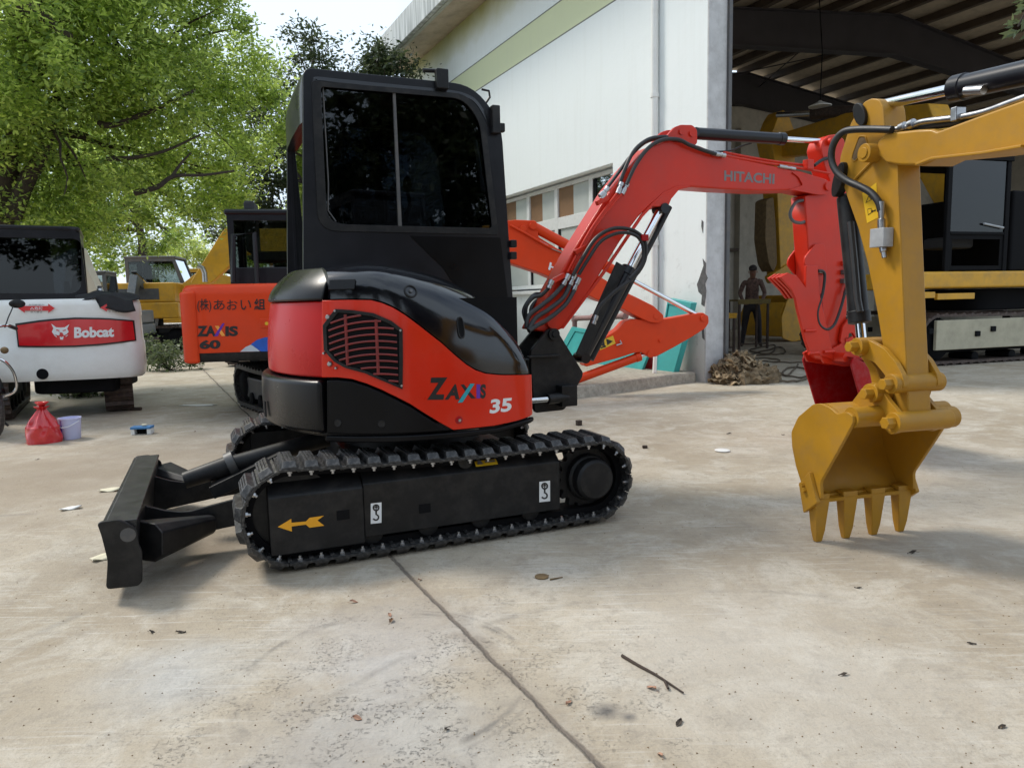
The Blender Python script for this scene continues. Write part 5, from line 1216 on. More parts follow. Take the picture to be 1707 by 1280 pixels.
def vsurf(off):
    def fn(px, py):
        y = 0
        for _ in range(4):
            x, z = VF.S(px, py, y); best = min(range(len(pl2)), key=lambda i: abs(pl2[i][0] - x)); i = min(max(best, 1), len(pl2) - 2)
            a, b = (pl2[i - 1], pl2[i]) if x < pl2[i][0] else (pl2[i], pl2[i + 1]); y = a[1] + (b[1] - a[1]) * (x - a[0]) / (b[0] - a[0] + 1e-9)
        return Vector((x, y - off + (.4 - y) * .0, z))
    return fn
k9 = zz(0, 460, 4)
def wrapped(name, mat, pts, off, sub=10):
    top, bot = pts; rows = []; f = vsurf(off); mb = MB()
    for i in range(sub + 1):
        u = i / sub
        def pick(L_): 
            s = u * (len(L_) - 1); j = min(int(s), len(L_) - 2); t = s - j; return (L_[j][0] * (1 - t) + L_[j + 1][0] * t, L_[j][1] * (1 - t) + L_[j + 1][1] * t)
        rows.append([f(*pick(top)), f(*pick(bot))])
    mb.grid(rows); return mb.build(name, mat, vx, recalc=False)
wrapped('panel_border', M['decblack'], (k9((104, 318), (300, 290), (500, 277), (700, 280), (898, 296)), k9((122, 474), (300, 476), (500, 473), (700, 460), (912, 432))), .012)
wrapped('logo_panel', M['signred'], (k9((117, 330), (300, 303), (500, 289), (700, 290), (886, 304)), k9((132, 464), (300, 466), (500, 463), (700, 449), (903, 424))), .015)
vs_ = vsurf(.019)
lettering('Bobcat', quadmap(*k9((498, 342), (762, 338), (498, 414), (764, 406)), vs_), M['decwhite'], vx, bold=.045)
flat([k9((346, 318), (360, 350), (350, 372), (362, 390), (398, 396), (405, 380), (392, 372), (420, 378), (430, 396), (448, 388), (462, 372), (452, 352), (466, 322), (436, 342), (408, 344), (378, 342)), k9((402, 404), (416, 408), (428, 402), (424, 424), (406, 424)), k9((362, 394), (380, 408), (384, 404), (366, 391)), k9((452, 392), (440, 402), (444, 405), (458, 394))], vs_, M['decwhite'], vx, 'cat_emblem')
flat([k9((378, 356), (402, 362), (398, 368), (380, 364)), k9((420, 364), (444, 356), (442, 364), (424, 368))], vsurf(.021), M['signred'], vx, 'emblem_eyes')
def warn_arrow(x, y, w, h):
    flat([k9((x - w, y), (x - w + 44, y - h), (x - w + 44, y - h * .5), (x + w - 44, y - h * .5), (x + w - 44, y - h), (x + w, y), (x + w - 44, y + h), (x + w - 44, y + h * .5), (x - w + 44, y + h * .5), (x - w + 44, y + h))], vsurf(.012), M['signred'], vx, 'warning_arrow')
    lettering('△危険', quadmap(*k9((x - 42, y - 10), (x + 44, y - 10), (x - 42, y + 11), (x + 44, y + 11)), vsurf(.016)), M['decwhite'], vx, bold=.01)
    lettering('旋回範囲内', quadmap(*k9((x - 52, y - 28), (x + 52, y - 28), (x - 52, y - 18), (x + 52, y - 18)), vsurf(.016)), M['decblack'], vx)
    lettering('立入禁止', quadmap(*k9((x - 40, y + 19), (x + 40, y + 19), (x - 40, y + 31), (x + 40, y + 31)), vsurf(.016)), M['decblack'], vx)
warn_arrow(246, 216, 122, 31); warn_arrow(766, 212, 96, 26)
c = vsurf(.0)(*k9((284, 654))[0]); mb = MB(); mb.lathe([(.060, -.004), (.052, -.006), (.05, .01)], c, (0, 1, 0), 24); o = mb.build('exhaust_hole', M['dark'], vx)
plan_body(vx, 'upper_body', -.82, .45, .50, 1.5, zb2 + .02, zt2 - .25, M['dark'], .1, .03)
plan_body(vx, 'slew_base', -.45, .45, .1, 1.2, .28, zb2 + .01, M['dark'], .3, .03)
xl, xr2 = -1.02, VF.S(143, 450, .25)[0]; zc_ = VF.S(100, 382, .25)[1]
mb = MB(); ro = rp([(xl, zt2 - .05), (xr2, zt2 - .05), (xr2 - .03, zc_), (xl, zc_)], [.02, .02, .12, .12], 5); ri = rp([(xl + .14, zt2 + .08), (VF.S(136, 482, .25)[0], zt2 + .06), (VF.S(136, 402, .25)[0], VF.S(100, 398, .25)[1]), (xl + .14, VF.S(100, 398, .25)[1])], [.14, .14, .10, .10], 5)
mb.ring(ro, ri, .25, .32); cb = mb.build('cab', M['cabblk'], vx, bevel=.015)
mb = MB(); mb.prism(ri, .275, .282); mb.build('rear_window', M['glassd'], cb, smooth=0)
for x in (xl, xr2 - .09): mb = MB(); mb.ring([(.321, zt2 - .05), (1.45, zt2 - .05), (1.35, zc_ - .03), (.321, zc_ - .03)], [(.42, zt2 + .15), (1.33, zt2 + .15), (1.25, zc_ - .14), (.42, zc_ - .14)], x + .02, x + .06, lambda y, z, t: (t, y, z)); mb.build('side_frame', M['cabblk'], cb, bevel=.01)
mb = MB(); mb.prism(rp([(xl + .01, .24), (xr2 - .02, .24), (xr2 - .02, 1.42), (xl + .01, 1.42)], .12, 4), zc_ - .025, zc_ + .03, lambda x, y, z: (x, y, z)); mb.build('roof', M['cabblk'], cb, bevel=.02)
mb = MB(); mb.box(((xl + xr2) / 2, .85, zt2 + .35), (.5, .16, .7)); mb.box(((xl + xr2) / 2, 1.0, zt2 + .05), (.5, .5, .14)); mb.build('seat', M['seat'], cb, bevel=.05)
from mathutils import Matrix as _Mx
cb.matrix_local = _Mx.Translation((xr2, .25, 0)) @ _Mx.Rotation(rad(13.5), 4, 'Z') @ _Mx.Translation((-xr2, -.25, 0))
bm2 = beam(vx, 'boom', [(1.7, .9), (2.2, 1.9), (3.0, 2.1), (3.9, 1.4)], [.2, .3, .28, .2], .2, M['white']); bm2.rotation_euler = (0, 0, pi / 2); bm2.location = (-.62, 0, -.1)
for o_, (px, py), hh, mat in (('spray_can', (113, 492), .205, 'decwhite'), ('spray_can', (167, 489), .15, 'steel'), ('glass_bottle', (124, 492), .21, 'brownp')):
    p = VF.L(px, py, .30 if px < 150 else .38); p.z = zt2 + .001
    lab = {113: 'tall pale spray can standing on the white excavator beside its rear window', 167: 'small grey can standing on the white excavator behind the black cloth', 124: 'brownish bottle standing beside the tall pale spray can'}[px]
    w_ = VF.M @ p; r_ = root(o_, (w_.x, w_.y, w_.z), lab, 'can' if 'can' in o_ else 'bottle')
    mb = MB(); mb.lathe([(.033, 0), (.034, .01), (.034, hh * .72), (.026, hh * .8)] if 'can' in o_ else [(.036, 0), (.038, .02), (.036, hh * .5), (.014, hh * .72), (.013, hh * .9)], (0, 0, 0), (0, 0, 1), 16); mb.build('body', M[mat], r_)
    mb = MB(); mb.lathe([(.024, hh * .8), (.024, hh * .97), (.01, hh)] if 'can' in o_ else [(.016, hh * .9), (.016, hh)], (0, 0, 0), (0, 0, 1), 14); mb.build('cap', M['greyp'], r_)
# black cloth hanging over the corner
rows = []
for i in range(25):
    u = i / 24; row = []
    for j in range(15):
        v = j / 14; px = 128 + 96 * u; 
        base = VF.L(px, 500, .0); y = .34 - .40 * v; z = zt2 + .02 + .02 * sin(u * 9 + v * 4) + .07 * max(0, sin(u * 3.0 + .3)) * (1 - v)
        if y < .06: z -= (.06 - y) * (1.2 if u > .35 else .15); y = .02 + .25 * (y)
        x = base.x; y -= .03 * u
        if u > .35: z -= .05 * (u - .35) * v
        row.append(Vector((x + .02 * sin(v * 7), y - .02, z)))
    rows.append(row)
M['cloth'] = paint('black_cloth', (.018, .018, .02), .85, var=.4, scale=10, bump=.3)
mb = MB(); mb.grid(rows); o = mb.build('cloth', M['cloth'], None); o.matrix_world = VF.M; s_ = o.modifiers.new('thick', 'SOLIDIFY'); s_.thickness = .012
tag(o, 'crumpled black cloth draped over the top corner of the white excavator', 'cloth')

# ---- machines further back
gd = gp(250, 601)
generic('grey_excavator', 'dark slate excavator half hidden behind the white one', Fr((gd.x - 1.15, gd.y + .6), -12), .82, M['slate'], M['greyp'], M['rusty'], M['dark'], boom=[(.6, 1.0), (1.7, 2.4), (2.9, 2.1)], arm=[(2.9, 2.1), (2.6, .9)])
generic('yellow_excavator', 'weathered yellow excavator with grey side panels in the far row', Fr((-10.5, 20.6), 80), 1.32, M['yelbg'], M['greyp'], M['rusty'], M['dark'], boom=[(.6, 1.0), (1.4, 1.55), (2.4, 1.3)], arm=[(2.4, 1.3), (2.7, .7)], cabz=2.0)
EF = Fr((-5.0, 16.0), 78)
ex = generic('yellow_excavator', 'yellow excavator with raised boom behind the orange one', EF, 1.0, M['yelbg'], M['yelbg'], M['rusty'], M['dark'])
be = rp(EF.PS([(318, 474), (372, 388), (382, 376), (440, 372), (520, 392), (560, 420), (556, 440), (500, 432), (430, 424), (404, 426), (352, 474)], -.35), .1, 3)
mb = MB(); mb.prism(be, -.5, -.2); mb.build('boom', M['yelbg'], ex, bevel=.02)
mb = MB(); a = EF.L(342, 470, -.9); mb.tube([a, a + Vector((0, 0, .18)), a + Vector((-.03, 0, .28)), a + Vector((-.12, 0, .33))], .05, 10); mb.build('exhaust_pipe', M['steel'], ex)
generic('yellow_excavator', 'small yellow excavator with open cab frame far down the yard', Fr((-11.2, 26), 70), 1.0, M['yelbg'], M['yelbg'], M['rusty'], M['dark'], boom=[(.6, 1.0), (1.5, 1.9), (2.6, 1.5)], arm=[(2.6, 1.5), (2.9, .7)])

# ---- big yellow excavator in the shed
ig = gp(1640, 606); IF = Fr((ig.x, ig.y), 72)
ix = root('yellow_excavator', IF, 'large yellow excavator with black cab parked inside the warehouse', 'excavator')
sI = lambda q, y=0: IF.S(*q, y)
tl_, tr_ = sI((1533, 600))[0], 3.3
hz_ = sI((1600, 520))[1]
for yy in (.30, 2.6):
    rr = hz_ / 2
    t_ = belt(ix, yy, tl_ + rr, tr_, rr - .04, rr - .04, rr, rr, .55, M['rusty'], M['dark'], .19)
    z0_, z1_ = sI((1600, 582))[1], sI((1600, 533))[1]
    mb = MB(); mb.box(((tl_ + .3 + tr_) / 2, yy - .30, (z0_ + z1_) / 2), (tr_ - tl_ - .3, .06, z1_ - z0_)); mb.build('side_beam', M['cream'], t_, bevel=.01)
    for q in ((1548, 552), (1626, 556), (1652, 548)):
        x, z = sI(q); mb = MB(); mb.box((x, yy - .34, z), (.10, .04, .09)); mb.build('step', M['dark'], t_, bevel=.01)
plan_body(ix, 'slew_base', .2, 2.6, .4, 2.4, hz_, sI((1600, 482))[1], M['dark'], .5, .03)
zb_, zt_b = sI((1620, 480))[1], sI((1620, 452))[1]
plan_body(ix, 'upper_body', tl_ - .1, 3.6, .05, 2.9, zb_, zt_b, M['yelbg'], .15, .04)
zc0, zc1_ = zt_b + .003, sI((1600, 262))[1]
mb = MB(); x0_, x1_ = sI((1546, 400))[0], sI((1690, 400))[0]; xm_ = sI((1586, 400))[0]
for xa, xb in ((x0_, xm_), (xm_, x1_)):
    pass
def post(xa, xb, za, zb__, y0_=.10, y1_=.16, nm='pillar', par=None, mat='dark'): mb = MB(); mb.box(((xa + xb) / 2, (y0_ + y1_) / 2, (za + zb__) / 2), (xb - xa, y1_ - y0_, zb__ - za)); return mb.build(nm, M[mat], par, bevel=.01)
cb2 = post(x0_ - .25, x1_ + .03, zc1_, zc1_ + .12, .08, 1.35, 'cab', ix)
for x in (x0_ - .20, xm_, x1_ - .09): post(x, x + .09, zc0, zc1_ - .002, par=cb2)
for x in (x0_ - .20, x1_ - .09): post(x, x + .09, zc0, zc1_ - .002, 1.25, 1.32, par=cb2)
zmid = sI((1600, 385))[1]
post(xm_ + .092, x1_ - .092, zmid - .05, zmid, .10, .15, 'door_rail', cb2)
mb = MB(); mb.ring([(xm_ + .092, zc0 + .02), (x1_ - .092, zc0 + .02), (x1_ - .092, zmid - .052), (xm_ + .092, zmid - .052)], [(xm_ + .16, zc0 + .09), (x1_ - .16, zc0 + .09), (x1_ - .16, zmid - .12), (xm_ + .16, zmid - .12)], .12, .13); mb.build('door', M['dark'], cb2)
mb = MB(); mb.prism([(xm_ + .092, zmid + .002), (x1_ - .092, zmid + .002), (x1_ - .092, zc1_ - .004), (xm_ + .092, zc1_ - .004)], .12, .126); mb.build('door_window', M['glassk'], cb2, smooth=0)
a_, b_ = sI((1640, 373), .09), sI((1672, 380), .09); mb = MB(); mb.tube([(a_[0], .085, a_[1]), (b_[0], .085, b_[1])], .018, 8); mb.build('door_handle', M['alloy'], cb2)
mb = MB(); mb.box(((xm_ + x1_) / 2 + .05, .7, zc0 + .5), (.55, .55, .2)); mb.box(((xm_ + x1_) / 2 + .3, .7, zc0 + .95), (.16, .5, .8)); mb.build('seat', M['seat'], cb2, bevel=.05)
for dx in (.08, .2): mb = MB(); mb.tube([(x0_ + dx, .5, zc0), (x0_ + dx - .05, .5, zc0 + .5), (x0_ + dx + .08, .5, zc0 + .75)], .02, 7); mb.build('lever', M['dark'], cb2)
mb = MB(); mb.box((x0_ + .15, .9, zc0 + .3), (.35, .4, .55)); mb.build('console', M['cream'], cb2, bevel=.03)
plan_body(ix, 'engine_cover', x1_ + .1, 3.7, .12, 2.8, zt_b + .003, zt_b + 1.35, M['dark'], .05, .04)
for q, w in (((1545, 492), .25), ((1590, 494), .8)): x, z = sI(q, .0); post(x - w / 2, x + w / 2, z - .05, z + .05, -.05, .02, 'step_rail', ix, 'yelbg')
AF = Fr((gp(1303, 567).x, gp(1303, 567).y), 63)
def beam3(name, pts, hs, w, mat, par):
    fm = par.matrix_world.inverted() if False else IF.M.inverted(); P = [fm @ Vector(p) for p in pts]; rows = []
    for i, p in enumerate(P):
        t = (P[min(i + 1, len(P) - 1)] - P[max(i - 1, 0)]).normalized(); s_ = t.cross(Vector((0, 0, 1))); s_ = s_.normalized() if s_.length > .05 else Vector((1, 0, 0)); n = s_.cross(t)
        rows.append([p + s_ * w / 2 * a + n * hs[i] / 2 * b for a, b in ((-1, -1), (1, -1), (1, 1), (-1, 1))])
    mb = MB(); mb.grid(rows, True, True); return mb.build(name, mat, ix, bevel=.03)
wp_ = lambda q, d: at(q[0], q[1], d)
bm3 = beam3('boom', [wp_((1600, 330), 14.2), wp_((1545, 215), 15.2), wp_((1420, 222), 17.2), wp_((1300, 245), gp(1303, 567).y + .1)], [.7, 1.0, .85, .55], .5, M['yelbg'], ix)
fi = IF.M.inverted()
cylinder(bm3, fi @ wp_((1450, 184), 16.8), fi @ wp_((1296, 192), 18.6), .60, .13, .07, mb_=M['rusty'], caps=False)
amap = lambda y: (lambda q: fi @ (AF.M @ Vector((*AF.S(*q, 0)[:1], y, AF.S(*q, 0)[1]))))
def aprism(name, pts, y0_, y1_, mat, par):
    q = [AF.S(*p, 0) for p in pts]; mb = MB(); mb.prism(rp(q, .06, 2), y0_, y1_, lambda x, z, y: fi @ (AF.M @ Vector((x, y, z)))); return mb.build(name, mat, par, bevel=.02)
ia = aprism('arm', [(1278, 262), (1272, 232), (1284, 200), (1293, 186), (1304, 200), (1314, 228), (1312, 300), (1311, 440), (1304, 470), (1290, 470), (1284, 330)], -.25, .25, M['yelbg'], ix)
aprism('hanging_wrap', [(1268, 335), (1280, 330), (1284, 380), (1286, 440), (1280, 455), (1272, 440), (1266, 400)], -.2, .2, M['mud'], ia)
aprism('bucket_link', [(1268, 462), (1300, 440), (1308, 446), (1304, 458), (1274, 474)], -.3, -.1, M['yelbg'], ix)
ib = aprism('bucket', [(1276, 500), (1285, 496), (1302, 534), (1315, 555), (1330, 557), (1318, 562), (1284, 568), (1268, 562), (1266, 530)], -.75, -.70, M['yelbg'], ix)
aprism('bucket_shell', [(1284, 492), (1325, 496), (1336, 550), (1328, 557), (1316, 553), (1304, 533)], -.68, .68, M['cream'] if False else M['yelbg'], ib)
aprism('bucket_back', [(1266, 524), (1275, 502), (1272, 530), (1274, 560), (1268, 560)], -.69, .70, M['yelbg'], ib)

# ---- ochre excavator reaching in from the right
t1, t4 = gp(1352, 897), gp(1486, 880)
YFm = Fr((t1 + t4) / 2, 165)
yx = root('yellow_excavator', YFm, 'ochre yellow excavator on the right with toothed bucket resting on the concrete', 'excavator')
hw = (t4 - t1).length / 2 + .035
k6 = zz(1370, 180, 5.333); k2 = zz(1180, 520, 3.2)
yl = -hw
bo2 = rp(YFm.PS(k2((560, 492), (600, 488), (650, 510), (690, 545), (740, 532), (772, 555), (774, 590), (690, 745), (600, 905), (603, 1000), (525, 992), (495, 905), (468, 820), (448, 720), (444, 640), (480, 560)), yl), .012, 2)
mb = MB(); mb.prism(bo2, yl, yl + .018); yb2 = mb.build('bucket', M['yellow'], yx, bevel=.003)
mb = MB(); mb.prism(bo2, -yl - .018, -yl); mb.build('side_plate', M['yellow'], yb2, bevel=.003)
shp = cr([(*YFm.S(*q, yl), 0) for q in k2((690, 545), (600, 489), (480, 560), (444, 640), (455, 760), (497, 905), (530, 990), (578, 1020))], 5)
sh_ = [(p.x, p.y) for p in shp]; cc = YFm.S(*k2((640, 700))[0], yl)
shi = [(cc[0] + (x - cc[0]) * .94, cc[1] + (z - cc[1]) * .94) for x, z in sh_]
mb = MB(); mb.prism(sh_ + shi[::-1], yl + .019, -yl - .019); mb.build('bucket_shell', M['yellow'], yb2)
zlip = YFm.S(*k2((600, 1015))[0], yl)[1]; xl2 = YFm.S(*k2((560, 950))[0], yl)[0]
mb = MB(); q = [YFm.S(*k2(p)[0], yl) for p in ((495, 900), (585, 900), (603, 1018), (505, 1010))]
mb.box((xl2 - .02, 0, zlip + .002), (.026, hw * 2 - .042, .03)); mb.build('cutting_edge', M['yellow'], yb2, bevel=.004)
c = YFm.S(*k2((745, 565))[0], yl); mb = MB(); mb.cyl((c[0], yl + .019, c[1]), (c[0], -yl - .019, c[1]), .048, 20); mb.build('top_tube', M['yellow'], yb2)
tp_ = [gp(a, b) for a, b in ((1352, 897), (1398, 892), (1443, 886), (1486, 880))]
for i in range(4):
    y = -hw + .035 + (2 * hw - .07) * i / 3
    mb = MB(); zt_ = zlip + .03
    rows = [[Vector((xl2 + a * .028 * s_ * (1 - .0), y + b * w_, z)) for a, b in ((-1, -1), (1, -1), (1, 1), (-1, 1))] for z, w_, s_ in ((zt_, .043, 1), (zlip - .01, .040, 1.1), (.06, .026, .8), (.001, .017, .45))]
    mb.grid(rows, True, True); t_ = mb.build('tooth', M['yellow'], yb2, bevel=.004)
    mb = MB(); mb.box((xl2 - .004, y, zlip + .008), (.042, .050, .045)); mb.build('tooth_adapter', M['yellow'], t_, bevel=.006)
for sg in (-1, 1):
    cq = YFm.PS(k2((505, 915), (560, 850), (603, 1015), (530, 1070)), yl); mb = MB(); y = sg * (hw + .012); mb.prism(rp(cq, .006, 2), y - .011, y + .011); o = mb.build('side_cutter', M['yellow'], yb2, bevel=.003)
    for q in ((530, 920), (540, 945)):
        a, z = YFm.S(*k2(q)[0], yl); mb = MB(); mb.lathe([(.014, 0), (.014, .018)], (a, y + sg * .009, z), (0, sg, 0), 6); mb.build('cutter_bolt', M['yellow'], o)
# ears, pins, link
ya = .075
ears = rp(YFm.PS(k2((775, 485), (808, 440), (850, 385), (900, 375), (935, 410), (975, 470), (1050, 560), (1060, 600), (1030, 640), (985, 655), (930, 600), (905, 540)), -ya - .03), .015, 3)
for sg in (-1, 1):
    y = sg * (ya + .03); mb = MB(); mb.prism(ears, y - .012, y + .012); mb.build('bucket_ear', M['yellow'], yb2, bevel=.004)
def pin(par, q, y0, y1, r, k=k2):
    c = YFm.S(*k(q)[0], y0); mb = MB(); mb.cyl((c[0], y0, c[1]), (c[0], y1, c[1]), r, 22); mb.lathe([(r * .62, -.045), (r * .62, .0)], (c[0], y0, c[1]), (0, 1, 0), 6); return mb.build('pin', M['yellow'], par, bevel=.003)
for q, r in (((845, 440), .042), ((960, 595), .046)):
    pin(yb2, (q[0] + 25, q[1] - 5), -ya - .075, ya + .075, r)
lk = rp(YFm.PS(k2((745, 165), (800, 142), (870, 150), (950, 195), (1010, 265), (1050, 340), (1058, 400), (1020, 430), (985, 400), (950, 330), (900, 270), (830, 240), (780, 225)), -ya - .02), .012, 3)
for sg in (-1, 1):
    y = sg * (ya + .018); mb = MB(); mb.prism(lk, y - .013, y + .013); lo = mb.build('tipping_link', M['yellow'], yx, bevel=.004)
    if sg < 0:
        pin(lo, (790, 185), -ya - .07, ya + .07, .042); pin(lo, (972, 384), -ya - .06, ya + .06, .044)
l2 = rp(YFm.PS(k2((830, 240), (880, 300), (905, 370), (890, 440), (845, 460), (855, 380), (840, 310), (790, 230)), -ya + .01), .01, 2)
mb = MB(); mb.prism(l2, -.045, .045); mb.build('link_arm', M['yellow'], yx, bevel=.004)
# arm
aw = .062
ap_ = rp(YFm.PS([(1440, 170), (1452, 164), (1466, 166), (1472, 180), (1476, 232), (1496, 262), (1497, 300), (1502, 420), (1508, 560), (1515, 690), (1510, 705), (1492, 700), (1478, 620), (1462, 520), (1446, 440), (1430, 380), (1414, 335), (1399, 290), (1400, 262), (1418, 205)], -aw), .014, 3)
mb = MB(); mb.prism(ap_, -aw, aw); ya_ = mb.build('arm', M['yellow'], yx, bevel=.006)
c = YFm.S(1548, 712, -aw); mb = MB(); cc2 = YFm.S(1512, 700, 0); mb.cyl((cc2[0], -hw + .2, cc2[1]), (cc2[0], hw - .02, cc2[1]), .05, 22); mb.build('hinge_tube', M['yellow'], yx, bevel=.004)
rec = [YFm.S(*q, -aw) for q in k6((335, 245), (395, 245), (415, 330), (385, 390), (290, 485), (262, 465), (275, 410))]
rec = rp(rec, .01, 2); rc = (sum(p[0] for p in rec) / len(rec), sum(p[1] for p in rec) / len(rec)); ri = [(rc[0] + (x - rc[0]) * .88, rc[1] + (z - rc[1]) * .88) for x, z in rec]
mb = MB(); mb.ring(rec, ri, -aw - .005, -aw + .002); o = mb.build('slot_rim', M['yellow'], ya_, bevel=.002); M['mud'] = paint('dusty_recess', (.17, .11, .05), .8, var=.3, scale=12)
mb = MB(); mb.prism(ri, -aw - .0018, -aw + .001); mb.build('slot_recess', M['mud'], o, smooth=0)
def ypin(q, r, k=k6, d=.03, mat=None, nm='pin'):
    c = YFm.S(*k(q)[0], -aw); mb = MB(); mb.lathe([(r, -d), (r, .005)], (c[0], -aw, c[1]), (0, 1, 0), 24); mb.lathe([(r * .6, -d - .006), (r * .6, -d)], (c[0], -aw, c[1]), (0, 1, 0), 20); return mb.build(nm, mat or M['yellow'], ya_, bevel=.003)
ypin((485, 405), .042, d=.07)
a, b = YFm.L(*k6((445, 480))[0], -aw - .003), YFm.L(*k6((290, 640))[0], -aw - .003); mb = MB(); mb.tube([a, b], .007, 6); mb.build('weld_bar', M['yellow'], ya_)
c = YFm.S(*k6((358, 60))[0], -aw); mb = MB(); mb.prism([(c[0] + a * cos(.5) - b * sin(.5), c[1] + a * sin(.5) + b * cos(.5)) for a, b in [(.033 * cos(t) , .062 * sin(t)) for t in [2 * pi * i / 20 for i in range(20)]]], -aw - .02, -aw - .001); mb.build('pin_plate', M['black'], ya_, bevel=.004)
c = YFm.S(*k6((175, 640))[0], -aw); mb = MB(); mb.prism([(c[0] + a * cos(-.35) - b * sin(-.35), c[1] + a * sin(-.35) + b * cos(-.35)) for a, b in [(.034 * cos(t), .085 * sin(t)) for t in [2 * pi * i / 20 for i in range(20)]]], -aw - .025, -aw + .02); mb.build('pin_plate', M['black'], ya_, bevel=.004)
dec = k6((358, 760), (485, 664), (500, 975), (402, 1025))
flat([dec], lambda a, b: YFm.L(a, b, -aw - .0015), M['decyel'], ya_, 'warning_decal')
flat([k6((388, 848), (418, 772), (448, 815)), k6((405, 900), (440, 890), (442, 935), (410, 955)), k6((438, 920), (452, 905), (452, 915), (470, 908), (470, 898), (482, 910), (470, 925), (470, 918), (452, 926), (452, 936))], lambda a, b: YFm.L(a, b, -aw - .0025), M['decblack'], ya_, 'warning_marks')
flat([k6((398, 838), (418, 790), (436, 816)), k6((409, 905), (436, 896), (438, 930), (414, 947))], lambda a, b: YFm.L(a, b, -aw - .0032), M['decyel'], ya_, 'warning_fill')
mb = MB(); c = YFm.L(*k6((530, 1155))[0], -aw - .03); mb.box(c, (.085, .055, .085)); vb = mb.build('valve_block', M['alloy'], ya_, bevel=.003)
c1 = YFm.L(*k6((530, 1090))[0], -aw - .03); mb = MB(); mb.lathe([(.014, 0), (.017, .02), (.017, .05), (.011, .055), (.014, .09), (.015, .13)], c1, (-.05, 0, 1), 12); mb.build('hose_fitting', M['steel'], vb)
c2_ = YFm.L(*k6((540, 1220))[0], -aw - .03); mb = MB(); mb.lathe([(.016, 0), (.016, .03), (.011, .035), (.011, .06)], c2_, (.25, 0, -1), 10); mb.build('hose_fitting', M['steel'], vb)
pts = [YFm.L(*q, y) for q, y in zip(k6((525, 915), (500, 830), (430, 750), (330, 695), (230, 650), (140, 580), (90, 480), (90, 370), (130, 275), (200, 212), (300, 193), (450, 190), (625, 195)), (-aw - .03, -aw - .035, -aw - .04, -aw - .05, -aw - .06, -aw - .07, -aw - .075, -aw - .075, -aw - .07, -aw - .06, -aw - .05, -aw - .04, -aw - .03))]
mb = MB(); mb.tube(cr(pts, 8), .0165, 12); mb.build('hose', M['hose'], yx)
# boom and its cylinder
bw2 = .085
bl_ = [YFm.S(*q, -bw2) for q in [(1462, 236), (1476, 222), (1530, 216), (1553, 215), (1562, 219), (1640, 190), (1707, 166)]]
blo = [YFm.S(*q, -bw2) for q in [(1707, 247), (1640, 258), (1558, 266), (1538, 276), (1500, 276), (1476, 272), (1460, 258)]]
e0, e1 = bl_[-1], blo[0]
ext_t = [(e0[0] + .7, e0[1] + .10), (e0[0] + 1.5, e0[1] - .15), (e0[0] + 2.3, 1.05)]; ext_b = [(e0[0] + 2.0, .9), (e1[0] + 1.2, e1[1] - .3), (e1[0] + .6, e1[1] + .02)]
mb = MB(); mb.prism(bl_ + ext_t + ext_b + blo, -bw2, bw2); yb3 = mb.build('boom', M['yellow'], yx, bevel=.012)
fl_ = [YFm.S(*q, -bw2) for q in [(1530, 277), (1556, 267), (1640, 258), (1707, 247)]]
mb = MB(); mb.prism([(x, z + .001) for x, z in fl_] + [(x, z + .012) for x, z in reversed(fl_)], -bw2 - .015, -bw2 + .004); mb.build('flange', M['yellow'], yb3, bevel=.003)
c = YFm.S(1462, 254, -bw2)
p0 = YFm.L(1466, 176, 0); p1 = YFm.L(1590, 143, 0); p2 = YFm.L(1707, 118, 0); d = (p2 - p1).normalized()
cylinder(yb3, p1 + d * 1.3, p0, (1.3) / ((p1 + d * 1.3 - p0).length), .048, .024, caps=False)
mb = MB(); q0 = YFm.L(1600, 150, -.02); mb.tube([YFm.L(1610, 152, -.05), YFm.L(1640, 150, -.05)], .018, 10); mb.build('hose_fitting', M['steel'], yb3)
pts = [YFm.L(*q, -.05) for q in ((1487, 217), (1520, 210), (1540, 203), (1590, 197), (1640, 187), (1707, 163))]; pts.append(pts[-1] + (pts[-1] - pts[-2]).normalized() * .7)
mb = MB(); mb.tube(cr(pts, 5), .013, 10); mb.build('hard_pipe', M['steel'], yb3)
pts = [YFm.L(*q, -.02) for q in ((1480, 228), (1510, 222), (1545, 212), (1600, 204), (1660, 196), (1720, 180))]; mb = MB(); mb.tube(cr(pts, 5), .016, 10); mb.build('hose', M['hose'], yb3)
mb = MB(); c = YFm.L(1597, 191, -.05); mb.box(c, (.03, .05, .055)); mb.build('pipe_clamp', M['steel'], yb3, bevel=.004)
for q in ((1505, 212), (1520, 207)): mb = MB(); c = YFm.L(*q, -.055); mb.lathe([(.02, -.012), (.02, .012)], c, (1, 0, .1), 10); mb.build('pipe_nut', M['steel'], yb3)
# bucket cylinder on the far side of the dipper
cA, cB = YFm.L(1411, 325, -.01), YFm.L(1440, 560, -.01)
cylinder(ya_, cA, YFm.L(1437, 575, -.01), .86, .048, .024, mb_=M['black'], caps=False)
pts = [YFm.L(*q, -.07) for q in ((1418, 370), (1424, 430), (1430, 500), (1434, 520))]; mb = MB(); mb.tube(pts, .016, 8); mb.build('hose_sleeve', M['hose'], ya_)
